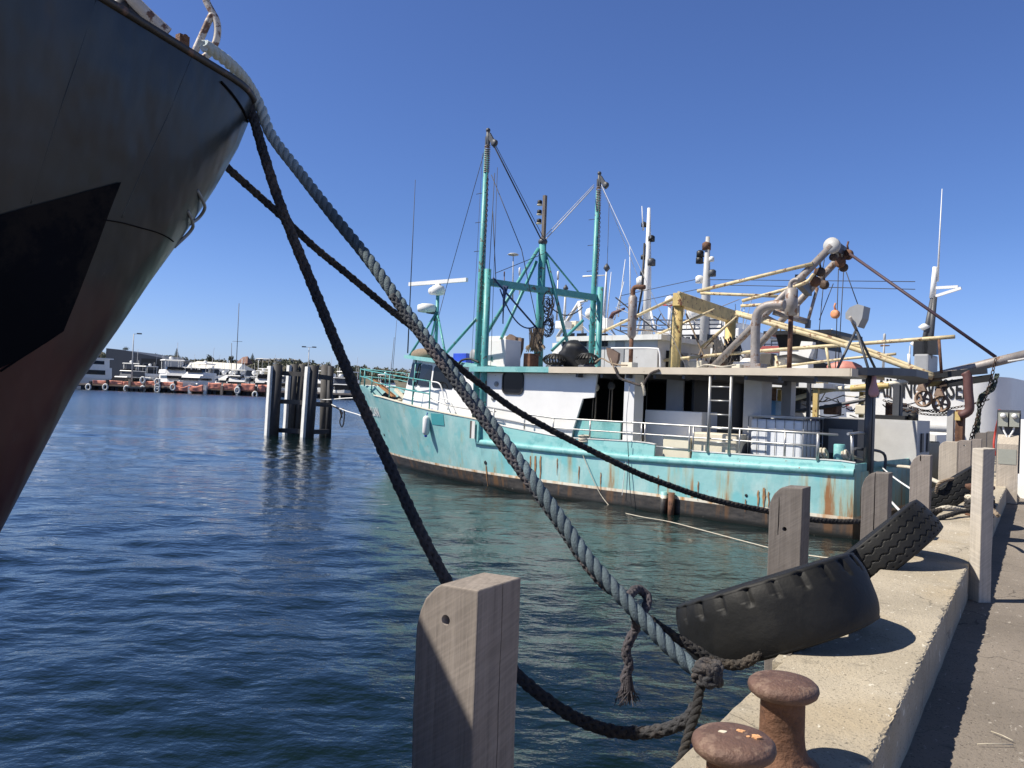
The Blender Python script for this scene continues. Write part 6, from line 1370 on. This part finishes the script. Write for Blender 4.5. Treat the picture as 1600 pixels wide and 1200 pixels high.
for (x0, ya, Y0), (x1, yb, Y1), m_ in (((436, 583, 43.95), (479, 585, 43.6), 'gpile'), ((495, 588, 43.6), (517, 591, 45.0), 'dpile'), ((434, 627, 43.95), (475, 629, 43.6), 'gpile'), ((490, 631, 43.6), (514, 633, 45.0), 'dpile'), ((430, 672, 43.95), (472, 674, 43.6), 'dpile'), ((486, 675, 43.6), (512, 674, 45), 'dpile'), ((455, 600, 46.8), (512, 603, 46.4), 'gpile')):
    MB().beam(P(x0, ya, Y0), P(x1, yb, Y1), .22, .24).build('cross_beam', m_, dp, iv)
wrope('white line stretched from the dolphin to the trawler bow', [P(476, 623, 43.0), P(510, 624.5, 44.2), P(545, 622, 40), P(588, 622, 33)], .030, 'white', None)
wrope('lower white line slanting from the dolphin to the trawler bow', [P(518, 632, 45), P(538, 641, 42), P(560, 648, 38), P(582, 657, 32)], .028, 'white', None)
wrope('dark rope end looped over the lower white line', [P(520, 635, 44.5), P(530, 640, 43), P(534, 652, 43), P(533, 640, 43), P(538, 641, 42.6), P(537, 660, 42.6), P(534, 667, 42.6), P(531, 658, 42.6), P(536, 643, 42.6)], .035, 'rope_dk', None)

# ================================================================== MARINA, JETTY AND HILLSIDE ACROSS THE HARBOUR
YJ = 228.
jt = P(285, 600, YJ); jl = Vector((jt.x, YJ, 0)); jy = thing('marina_jetty', 'long low timber jetty on dark piles across the harbour', 'jetty', jl); iv = inv_of(jl)
xa, xb = P(120, 600, YJ).x, P(585, 610, YJ).x
MB().box((xa, YJ, 1.25), (xb, YJ+5, 1.75)).build('deck', 'jetty', jy, iv); MB().box((xa, YJ+.05, .95), (xb, YJ+.35, 1.24)).build('fascia', 'dpile', jy, iv)
for px in range(128, 580, 9):
    x = P(px, 605, YJ).x+float(rng.uniform(-.4, .4)); MB().box((x-.45, YJ+.4, -1), (x+.45, YJ+4.5, 1.24)).build('pile_bent', 'dpile', jy, iv)
x0, x1 = P(203, 600, YJ-3).x, P(227, 600, YJ-3).x; lj = Vector(((x0+x1)/2, YJ-4, 0)); ld = thing('landing_platform', 'dark low landing platform standing out from the jetty below the lamp post', 'platform', lj); i2 = inv_of(lj)
MB().box((x0, YJ-5, .9), (x1, YJ-.1, 1.35)).build('deck', 'dgrey', ld, i2)
for f in (.05, .35, .65, .95): MB().box((x0+(x1-x0)*f-.35, YJ-4.9, -1), (x0+(x1-x0)*f+.35, YJ-4.2, .9)).build('pile', 'dpile', ld, i2)
def jpost(px, w_, h_, col, label):
    x = P(px, 605, YJ).x; o = MB().box((x-w_/2, YJ-.9, -1), (x+w_/2, YJ-.9+w_, h_)).build('jetty_post', col); return tag(o, label, 'post', 'mooring posts along the far jetty')
JP = [(143, 'dpile', 2.4), (169, 'dpile', 3.0), (204, 'jetty', 3.4), (226, 'jetty', 3.6), (249, 'jetty', 3.8), (251, 'dpile', 3.0), (275, 'dpile', 3.4), (298, 'chalk', 2.6), (322, 'chalk', 2.6), (348, 'jetty', 2.6), (373, 'chalk', 2.8), (376, 'dpile', 2.8), (401, 'dpile', 2.8), (418, 'dpile', 2.6)]
JL = ['dark post at the ship end of the far jetty', 'dark post with a white tyre left of the landing platform', 'brown post at the left corner of the landing platform', 'brown post at the right corner of the landing platform', 'tall brown post right of the dark shed', 'dark post beside the tall brown post', 'dark post with tyres left of the draped orange mesh', 'thin white post on the draped orange mesh', 'white post right of the draped orange mesh', 'brown post midway along the orange mesh', 'white post with a tyre near the mooring dolphin', 'dark post just right of the white tyre post', 'dark post with a tyre nearest the mooring dolphin', 'dark post partly behind the mooring dolphin']
for (px, c_, h_), lb in zip(JP, JL): jpost(px, .85 if c_ == 'chalk' else .65, h_, c_, lb)
def jtyre(px, z, label):
    x = P(px, 605, YJ).x; mb = MB(); mb.tube([(x+.62*math.cos(a), YJ-1.2, z+.8*math.sin(a)) for a in np.linspace(0, 2*math.pi, 17)[:-1]], .26, 7, closed=True); tag(mb.build('fender_tyre', 'chalk'), label, 'tyre', 'white painted tyres on the far jetty')
for px, z, lb in ((141.5, .7, 'white tyre at the ship end of the far jetty'), (168, .9, 'white tyre on the dark post left of the landing platform'), (201, .7, 'white tyre at the left of the landing platform'), (225.5, 3.3, 'white tyre high on the post right of the landing platform'), (248.5, 3.0, 'upper white tyre on the tall brown post'), (249, 1.7, 'middle white tyre on the tall brown post'), (248.7, .8, 'lowest white tyre on the tall brown post'), (273, 1.6, 'white tyre on the dark post left of the draped mesh'), (373.5, 1.4, 'white tyre on the white post near the mooring dolphin'), (401, .4, 'white tyre low on the post nearest the mooring dolphin'), (226, .8, 'white tyre low at the right of the landing platform')): jtyre(px, z, lb)
def mesh_panel(px0, px1, z0, z1, label, dy=-.4, wav=.14):
    xs = np.linspace(P(px0, 600, YJ).x, P(px1, 600, YJ).x, 22); mb = MB(); rows = []
    for x in xs:
        t = z1-.3+wav*noise.noise((x*.35, px0, 0)); y = YJ+dy+.35*noise.noise((x*.5, 3, px0)); rows.append([(x, y+.2*noise.noise((x*.7, k, 1)), z0+(t-z0)*k/5) for k in range(6)])
    mb.grid(rows); o = mb.build('barrier_mesh', 'orange'); md = o.modifiers.new('thickness', 'SOLIDIFY'); md.thickness = .05; tag(o, label, 'barrier mesh', 'orange barrier mesh along the far jetty')
for q in ((146, 168, 1.7, 3.0, 'orange mesh at the ship end of the jetty, left of the first white tyre'), (170, 193, 1.7, 3.1, 'orange mesh between the first white tyre and the landing platform'), (194, 224, 1.7, 3.0, 'orange mesh behind the landing platform'), (229, 249, 1.8, 3.3, 'orange mesh between the landing platform and the tall brown post'), (252, 274, 1.8, 3.3, 'orange mesh right of the tall brown post'), (326, 347, 1.5, 3.6, 'orange mesh right of the white post'), (350, 372, 1.4, 3.5, 'orange mesh between the brown post and the white tyre post'), (378, 400, 1.3, 3.7, 'orange mesh left of the post nearest the dolphin'), (404, 424, 1.2, 3.5, 'orange mesh beside the mooring dolphin')): mesh_panel(*q)
mesh_panel(275, 320, .6, 2.4, 'orange mesh draped down over the jetty face to the water', -1.0, .9)
mesh_panel(270, 285, 1.5, 3.5, 'orange mesh standing up behind the draped piece', .3, .6)
# ---- motor yachts in their pens, bows mostly towards the viewer
def hullmb(L, B, F):
    mb = MB()
    for s in (1, -1):
        rows = []
        for x in np.linspace(0, L, 20):
            r = []
            for z in np.linspace(-.3, 1, 6):
                zt = F*(1+.35*(x/L)**2); zz = z*zt if z > 0 else z; xe = L-(1-max(0, z))*L*.12; w_ = B/2*(1-min(1, max(0, (x-L*.4)/(xe-L*.4)))**2.1)*(.82+.18*max(0, z)); r.append((min(x, xe), s*w_, zz))
            rows.append(r)
        mb.grid(rows)
    mb.grid([[(x, s*B/2*(1-min(1, max(0, (x-L*.4)/(L*.6)))**2.1), F*(1+.35*(x/L)**2)) for s in (1, -1)] for x in np.linspace(0, L, 20)], False)
    mb.add([(0, -B/2, -.3), (0, B/2, -.3), (0, B/2, F), (0, -B/2, F)], [(0, 1, 2, 3)]); return mb
def cab(x0, x1, b0, z0, z1, rake0, rake1, tap=.15):
    return MB().prism([(x0, -b0), (x1, -b0), (x1, b0), (x0, b0)], z0, z1, top=[(x0+rake0, -b0+tap), (x1-rake1, -b0+tap), (x1-rake1, b0-tap), (x0+rake0, b0-tap)])
def yacht(kind):
    t = thing('motor_yacht', 'x', 'motor yacht', group='motor yachts moored beyond the jetty')
    if kind == 'fly':
        hullmb(13, 4.4, 1.7).build('hull', 'white', t); cab(1.5, 9.6, 1.95, 1.8, 3.5, 0, 1.6).build('saloon', 'white', t); cab(3.2, 9.5, 1.97, 2.6, 3.05, 0, .7, .05).build('window_band', 'glass', t)
        cab(.8, 7.2, 1.9, 3.5, 4.2, 0, .8).build('flybridge', 'white', t); cab(5.3, 7.0, 1.6, 4.2, 4.7, .9, .5).build('windscreen', 'glass', t); cab(1.2, 5.6, 1.8, 5.9, 6.08, 0, .2).build('hard_top', 'white', t)
        for x in (1.5, 5.2):
            for y in (-1.5, 1.5): MB().tube([(x, y, 4.1), (x-.1, y, 5.95)], .06, 5).build('top_post', 'white', t)
        MB().ball((2.2, 0, 6.4), .4, 10, (1, 1, .8)).build('radome', 'white', t)
        MB().tube([(1.6, 1.2, 6), (1.2, 1.25, 9.5)], .035, 4).build('aerial', 'wire_lt', t)
    elif kind == 'cruiser':
        hullmb(11, 3.8, 1.5).build('hull', 'white', t); cab(1.2, 8.0, 1.65, 1.6, 3.2, 0, 1.9).build('cabin', 'white', t); cab(2.6, 7.7, 1.67, 2.45, 2.85, 0, 1.0, .06).build('window_band', 'glass', t); cab(.3, 4.6, 1.6, 3.2, 3.35, 0, .2).build('hard_top', 'white', t)
        MB().tube([(2, -.9, 3.3), (1.8, -.9, 6.6)], .03, 4).build('aerial', 'wire_lt', t)
    elif kind == 'dark':
        hullmb(11.5, 4, 1.5).build('hull', 'white', t); cab(1.2, 8.4, 1.75, 1.6, 3.3, 0, 1.4).build('cabin', 'white', t); cab(1.1, 8.6, 1.80, 2.0, 3.1, 0, 1.1, .04).build('window_band', 'glass', t); cab(.4, 5.4, 1.7, 3.3, 4.6, 0, .6).build('canopy', 'shed', t); cab(.3, 5.3, 1.75, 4.6, 4.75, 0, .1).build('hard_top', 'white', t)
    elif kind == 'trawl':
        hullmb(12.5, 4.3, 1.9).build('hull', 'white', t); cab(4.5, 9.3, 1.7, 1.9, 4.2, 0, .5).build('wheelhouse', 'white', t); cab(4.6, 9.4, 1.72, 3.1, 3.8, 0, .3, .03).build('window_band', 'glass', t); cab(4.2, 9.8, 1.9, 4.2, 4.4, 0, .1).build('roof', 'white', t)
        for y in (-.9, .9): MB().ball((6.5, y, 5.2), .6, 10).build('radome', 'white', t); MB().tube([(6.5, y, 4.3), (6.5, y, 4.8)], .1, 5).build('radome_post', 'white', t)
        MB().tube([(5, 0, 4.3), (5, 0, 8.4)], .07, 5).build('mast', 'white', t)
    else:
        hullmb(22, 6.0, 2.4).build('hull', 'white', t); cab(1.5, 16, 2.6, 2.4, 4.8, 0, 2.2).build('saloon', 'white', t); cab(3, 15.6, 2.62, 3.2, 4.2, 0, 1.4, .06).build('window_band', 'glass', t)
        cab(2.0, 13, 2.4, 4.8, 6.7, 0, 1.8).build('upper_saloon', 'white', t); cab(3.2, 12.6, 2.42, 5.5, 6.3, 0, 1.2, .06).build('window_band', 'glass', t); cab(1.2, 11.8, 2.6, 6.7, 6.95, 0, .3).build('sun_deck', 'white', t)
        cab(4.5, 7.5, 1.6, 6.95, 8.4, .6, 1.2, .5).build('radar_arch', 'white', t); MB().tube([(5.8, 0, 8.3), (5.6, 0, 11.5)], [.3, .12], 8).build('mast', 'white', t)
        for y in (-1.2, 1.2): MB().ball((6.2, y, 8.9), .55, 10).build('radome', 'white', t)
    return t
PROTO = {}
def put_yacht(kind, px, Y, yaw, label, sc=1.):
    p_ = P(px, 600, Y); loc = Vector((p_.x, Y, 0)); rz = R_(-90+yaw)
    if kind not in PROTO:
        PROTO[kind] = o = yacht(kind); o.location = loc; o.rotation_euler = (0, 0, rz); o['label'] = label; o.scale = (sc*1.42,)*3
    else: copy_tree(PROTO[kind], None, loc, rz, label, (sc*1.42,)*3)
for a in (('big', 176, 262, -38, 'largest white yacht, three decks and a radar mast, in front of the dark shed', 1.0), ('dark', 218, 250, -10, 'white yacht with dark windows behind the landing platform', .9), ('cruiser', 231, 256, 12, 'small white cruiser between the landing platform and the tall brown post', .9),
          ('fly', 262, 252, 34, 'big white flybridge yacht with a broad hull right of the dark shed', 1.15), ('dark', 284, 262, 5, 'dark windowed yacht left of the white shed roof', .95), ('cruiser', 302, 258, -12, 'low white cruiser below the left end of the white roof', 1.), ('fly', 327, 248, -4, 'white flybridge yacht seen bow on below the white roof', 1.05),
          ('cruiser', 352, 262, 24, 'white cruiser under the dark gables of the white roofed shed', 1.05), ('fly', 374, 258, 14, 'white flybridge yacht at the foot of the tall mast', .9), ('trawl', 391, 262, -6, 'white fishing boat with two round radomes', .95), ('fly', 410, 258, 20, 'white yacht just left of the mooring dolphin', .9),
          ('dark', 447, 254, -8, 'white yacht seen between the first two piles of the dolphin', .95), ('cruiser', 484, 258, 10, 'white cruiser behind the second white faced pile', 1.), ('dark', 530, 252, 18, 'dark canopied yacht right of the mooring dolphin', .95), ('fly', 553, 262, -14, 'white flybridge yacht beside the plaited rope', 1.), ('cruiser', 576, 258, 8, 'white cruiser seen past the trawler bow rail', .95),
          ('fly', 600, 266, 16, 'white flybridge yacht behind the trawler foredeck', .95)): put_yacht(*a)
for a in (('trawl', 158, 285, -20, 'white fishing boat at the ship end of the marina, behind the largest yacht', 1.05), ('fly', 204, 280, 24, 'white flybridge yacht rising behind the landing platform lamp post', 1.05), ('fly', 243, 276, -18, 'white flybridge yacht behind the tall brown post', .95), ('cruiser', 276, 280, 14, 'white cruiser rising behind the left end of the draped mesh', 1.25), ('fly', 293, 290, 30, 'white flybridge yacht under the left corner of the white roof', 1.0),
          ('dark', 313, 284, 16, 'dark canopied yacht just left of the bow on flybridge yacht', 1.05), ('fly', 341, 288, -22, 'white flybridge yacht under the middle of the white roof', 1.0), ('trawl', 362, 285, 10, 'white fishing boat under the right end of the white roof', .95), ('cruiser', 384, 282, -16, 'white cruiser behind the fishing boat with two radomes', 1.25), ('trawl', 402, 290, 18, 'white fishing boat seen just left of the yacht beside the dolphin', 1.0), ('fly', 421, 284, 8, 'white yacht partly hidden by the first dolphin pile', 1.05), ('fly', 508, 282, 12, 'white flybridge yacht behind the right hand dolphin pile', 1.05), ('trawl', 541, 286, -8, 'white fishing boat beside the dark canopied yacht right of the dolphin', 1.0)): put_yacht(*a)
MASTS = ((152, 566), (196, 568), (216, 563), (240, 566), (262, 562), (281, 566), (299, 564), (309, 570), (331, 560), (350, 566), (366, 567), (381, 566), (397, 568), (409, 562), (429, 568), (447, 568), (527, 572), (559, 574))
for k, (px, pt) in enumerate(MASTS):
    a = P(px, 600, 274); b = P(px+1, pt, 274); tag(MB().tube([(a.x, 274, -.3), (b.x, 274, b.z)], [.10, .05], 5).build('mooring_mast', 'lgrey'), 'thin pale mast standing among the far motor yachts', 'mast', 'thin masts among the far motor yachts')
def farmast(label, pxb, pyb, pxt, pyt, Y, r=.13, cross=None):
    a, b = P(pxb, pyb, Y), P(pxt, pyt, Y); t = thing('sailing_mast', label, 'mast', (a.x, a.y, 0)); i_ = inv_of((a.x, a.y, 0)); MB().tube([Vector((a.x, a.y, 0)), b], [r, r*.7], 6).build('spar', 'dgrey', t, i_)
    for f in (cross or ()): c = Vector((a.x, a.y, 0)).lerp(b, f); MB().tube([c-Vector((1.6, 0, 0)), c+Vector((1.6, 0, 0))], .06, 5).build('spreader', 'dgrey', t, i_)
    hullmb(10, 3.2, 1.1).build('hull', 'white', t); 
farmast('tallest yacht mast above the white roof', 368, 600, 373.5, 474, 262, .14, (.58,)); farmast('shorter yacht mast left of the tallest one', 361, 600, 362, 536, 266, .12)
farmast('thin yacht mast left of the trawler bridge', 608, 600, 616, 527, 266, .12, (.45,)); farmast('slanting yacht mast beside the thin one', 611, 600, 620, 500, 270, .10)
def lamp(label, px, pyt, Y, double=False):
    b = P(px, pyt, Y); t = thing('street_lamp', label, 'street lamp', (b.x, b.y, 1.7)); i_ = inv_of((b.x, b.y, 1.7)); MB().tube([(b.x-.9*0, b.y, 1.7), b], [.22, .12], 8).build('column', 'lgrey', t, i_)
    for s in ((1, -1) if double else (1,)): MB().beam(b, b+Vector((s*1.5, 0, .15)), .12, .12).build('arm', 'lgrey', t, i_); o = MB().box(b+Vector((s*1.0, -.3, 0)), b+Vector((s*2.2, .3, .35))).build('lamp_head', 'dgrey', t, i_)
lamp('single armed street lamp on the jetty before the dark shed', 209, 522, 230); lamp('double armed street lamp behind the mooring dolphin', 483, 543, 250, True)
# ---- sheds and houses
def gable(name, label, cat, px0, px1, pyt0, pyt1, Y, depth, wallm, roofm, drop=3., ridge=None):
    a, b = P(px0, pyt0, Y), P(px1, pyt1, Y); base = Vector(((a.x+b.x)/2, Y, 1.5)); t = thing(name, label, cat, base); i_ = inv_of(base)
    MB().prism([(a.x, Y), (b.x, Y), (b.x, Y+depth), (a.x, Y+depth)], 1.5, min(a.z, b.z)-drop).build('wall', wallm, t, i_); z0 = min(a.z, b.z)-drop
    mb = MB(); mb.add([(a.x-.6, Y-.6, z0), (b.x+.6, Y-.6, z0), (b.x+.6, Y+depth+.6, z0), (a.x-.6, Y+depth+.6, z0), (a.x+(ridge or 0), Y+depth/2, a.z), (b.x-(ridge or 0), Y+depth/2, b.z)], [(0, 1, 5, 4), (2, 3, 4, 5), (1, 2, 5), (3, 0, 4), (0, 3, 2, 1)]); mb.build('roof', roofm, t, i_); return t, i_, a, b, z0
a, b = P(166, 544, 300), P(252, 559, 300); base = Vector(((a.x+b.x)/2, 300, 1.5)); sh = thing('boat_shed', 'long dark blue clad boat shed with sloping roofline', 'shed', base); i_ = inv_of(base)
m2 = P(190, 546.5, 300); MB().add([(a.x, 300, 1.5), (b.x, 300, 1.5), (b.x, 300, b.z), (m2.x, 300, m2.z), (a.x, 300, a.z), (a.x, 330, 1.5), (b.x, 330, 1.5), (b.x, 330, b.z), (m2.x, 330, m2.z), (a.x, 330, a.z)], [(0, 1, 2, 3, 4), (9, 8, 7, 6, 5), (0, 5, 6, 1), (1, 6, 7, 2), (2, 7, 8, 3), (3, 8, 9, 4), (4, 9, 5, 0)]).build('wall', 'shed', sh, i_)
c0, c1 = P(222, 560, 299), P(251, 592, 299); MB().box((c0.x, 298.4, 1.6), (c1.x, 299.9, c0.z)).build('doorway', 'black', sh, i_)
for k in range(3): MB().box((c0.x+.8, 298.2, c0.z-1.6-2.0*k), (c1.x-1.2, 298.38, c0.z-2.0-2.0*k)).build('door_rail', 'shed', sh, i_)
e0 = P(258, 556, 301); MB().box((b.x+.05, 300.3, 1.5), (e0.x, 318, e0.z)).build('end_wall', 'lgrey', sh, i_)
t, i_, a, b, z0 = gable('white_roofed_shed', 'long low shed with a broad pale roof and dark gables', 'shed', 284, 372, 562, 567, 318, 22, 'shed', 'roof_w', 2.6, 2.)
for px in (345, 354, 363):
    q = P(px, 573, 316); MB().add([(q.x-1.2, 316.6, z0), (q.x+1.2, 316.6, z0), (q.x, 316.6, z0-1.5), (q.x-1.2, 316.9, z0), (q.x+1.2, 316.9, z0), (q.x, 316.9, z0-1.5)], [(0, 1, 2), (5, 4, 3), (0, 3, 4, 1), (1, 4, 5, 2), (2, 5, 3, 0)]).build('valance', 'white', t, i_)
t, i_, a, b, z0 = gable('brick_house', 'orange brick house with a steep roof on the hillside', 'house', 371, 386, 557, 556, 520, 12, 'brick', 'brick2', 4.2, 1.5)
for px, py, w_, h_, lb in ((398, 562, 5, 3, 'low white house nearest the pointed pine on the hill'), (405, 560, 6, 3.2, 'white flat roofed house second from the pointed pine'), (414, 560.5, 7, 3.6, 'broad white house in the middle of the hilltop row'), (424, 561, 6, 3.2, 'white house just left of the first dolphin pile top'), (434, 560.5, 7, 3.4, 'white house above the first dolphin pile'), (456, 561.5, 6, 3.2, 'white house between the dolphin pile tops'), (313, 566, 3, 2.2, 'tiny white house among the trees left of the rounded tree'), (340, 567, 2.6, 2., 'tiny white house between the rounded and the dark tree'), (407, 569, 8, 2.6, 'pale roofed house lower on the slope'), (545, 572, 5, 3, 'white house on the hill beyond the plaited rope')):
    Y = 640; c = P(px, py, Y); s_ = Y/1260; t = thing('hill_house', lb, 'house', (c.x, Y, c.z-h_*s_), group='white houses on the far hill'); MB().box((-w_*s_, 0, -1.5), (w_*s_, 6, h_*s_*.8)).build('wall', 'white', t); MB().prism([(-w_*s_-.3, -.4), (w_*s_+.3, -.4), (w_*s_+.3, 6.4), (-w_*s_-.3, 6.4)], h_*s_*.8, h_*s_*1.15, top=[(-w_*s_*.6, 2), (w_*s_*.6, 2), (w_*s_*.6, 4), (-w_*s_*.6, 4)]).build('roof', 'white_worn' if px % 2 else 'lgrey', t)
    for k in (-.5, .4): MB().box((k*w_*s_-.4, -.06, .3), (k*w_*s_+.4, -.01, h_*s_*.55)).build('window', 'glass', t)
# ---- hillside with its woods
HT = [(-2000, 562), (0, 559), (150, 559), (255, 564), (300, 569), (350, 571), (400, 570), (440, 570), (480, 573), (540, 578), (600, 584), (700, 592), (760, 604), (2200, 680)]
def hill():
    rows = []
    for px in np.linspace(-300, 900, 90):
        ztop = max(0, P(float(px), interp(px, HT), 620).z); r = []
        for Y, f in ((282, .10), (330, .14), (400, .35), (480, .66), (560, .9), (620, 1), (760, 1.02), (1100, .4)):
            x = P(float(px), 600, Y).x; r.append((x, Y, max(-.5, 1.4*(f < .2)+ztop*f*(f > .2)*(1+.08*noise.noise((x*.02, Y*.02, 0)))) if px < 740 else max(-.6, ztop*f)))
        rows.append(r)
    mb = MB(); mb.grid(rows); tag(mb.build('hillside', 'leaf2'), kind='structure')
hill()
def crown(mb, c, r, h, n, leaf=.6, seed=0):
    c = Vector(c)
    blobs = [(c+Vector((float(rng.normal(0, .38)*r), float(rng.normal(0, .38)*r), float(rng.uniform(.25, .85)*h))), r*float(rng.uniform(.35, .62))) for _ in range(max(4, int(n/28)))]
    for i in range(n):
        bc, br = blobs[i % len(blobs)]; d = Vector([float(v) for v in rng.normal(size=3)]).normalized(); p_ = bc+d*br*float(rng.uniform(.72, 1.02)); p_.z = max(c.z+.1*h, p_.z)
        a = d.orthogonal().normalized(); b = d.cross(a); an = float(rng.uniform(0, 6.28)); a, b = a*math.cos(an)+b*math.sin(an), b*math.cos(an)-a*math.sin(an); a += d*float(rng.normal(0, .5)); s_ = leaf*float(rng.uniform(.6, 1.3))
        mb.add([p_-a*s_, p_+b*s_*.7, p_+a*s_, p_-b*s_*.7], [(0, 1, 2, 3)])
for grp, m_ in ((0, 'leaf'), (1, 'leaf2')):
    mb = MB()
    for i in range(210):
        px = float(rng.uniform(120, 720)); Y = float(rng.uniform(420, 660)); f = float(np.interp(Y, [330, 400, 480, 560, 620, 760], [.14, .35, .66, .9, 1, 1.02])); zt = max(0, P(px, interp(px, HT), 620).z)*f; x = P(px, 600, Y).x
        crown(mb, (x, Y, zt-1), float(rng.uniform(2.2, 4.6)), float(rng.uniform(2.5, 6.0)), 70, .75)
    tag(mb.build('far_wood' if grp == 0 else 'far_scrub', m_), kind='stuff')
def tree(name, label, px, pyt, pyb, wpx, Y, shape, m_='leaf'):
    t0, b0 = P(px, pyt, Y), P(px, pyb, Y); h = t0.z-b0.z; t = thing(name, label, 'tree', (b0.x, Y, b0.z)); MB().tube([(0, 0, -2), (0, 0, h*.5), (.1, 0, h*.92)], [h*.035, h*.025, h*.008], 7).build('trunk', 'bark', t); mb = MB(); w_ = wpx/1260*Y/2
    if shape == 'pine':
        for k in range(13):
            f = .12+.86*k/12; R0 = w_*(1-f)*1.15+.12
            for j in range(10):
                a = j*.628+k*.4; e = Vector((math.cos(a)*R0, math.sin(a)*R0, h*f-.08*R0)); s0 = Vector((0, 0, h*f))
                for q in np.linspace(.35, 1, 4):
                    c = s0.lerp(e, float(q)); d = Vector((-math.sin(a), math.cos(a), 0)); mb.add([c-d*.35*R0*.5-Vector((0, 0, .15)), c+Vector((0, 0, .35)), c+d*.35*R0*.5-Vector((0, 0, .15)), c+(e-s0)*.2], [(0, 1, 2, 3)])
    else: crown(mb, (0, 0, h*.15), w_*.8, h*.8, 420, .5*h/8)
    mb.build('crown', m_, t)
tree('norfolk_pine', 'pointed pine standing alone above the hill right of the dark shed', 275.5, 544, 563, 9, 560, 'pine'); tree('norfolk_pine', 'pointed pine right of the brick house', 394, 552, 570, 11, 540, 'pine')
tree('round_tree', 'rounded green tree on the hill above the white roof', 329, 554, 569, 15, 540, 'r'); tree('round_tree', 'dark rounded tree between the white roof and the brick house', 361, 555, 572, 13, 540, 'r'); tree('round_tree', 'low broad olive tree at the left of the white roof', 274, 556, 568, 26, 480, 'r', 'leaf2'); tree('round_tree', 'small tree above the dark shed roof', 196, 542, 549, 10, 560, 'r')
tree('round_tree', 'dark bushy tree beside the plaited rope right of the dolphin', 546, 571, 592, 26, 420, 'r'); tree('round_tree', 'dark bushy tree behind the trawler bow rail', 590, 577, 596, 30, 430, 'r')
# ---- pale framed building far along the quay
Y = 95; a, b = P(1571, 604, Y), P(1596, 640, Y); base = Vector(((a.x+b.x)/2, Y, 0)); t = thing('balcony_building', 'white building of open balcony frames at the far right beyond the training vessel', 'building', base); i_ = inv_of(base)
for k in range(5): z = 1.5+(a.z-1.5)*(k+1)/5; MB().box((a.x, Y, z-.14), (b.x+1.5, Y+6, z)).build('balcony_slab', 'white', t, i_)
for f in (0, .33, .66, 1): x = a.x+(b.x-a.x)*f; MB().box((x-.08, Y+.1, 0), (x+.08, Y+.3, a.z-.15)).build('column', 'white', t, i_)
MB().box((a.x+.3, Y+3, 0), (b.x+1.5, Y+5.9, a.z-.3)).build('wall', 'ltblue2', t, i_)
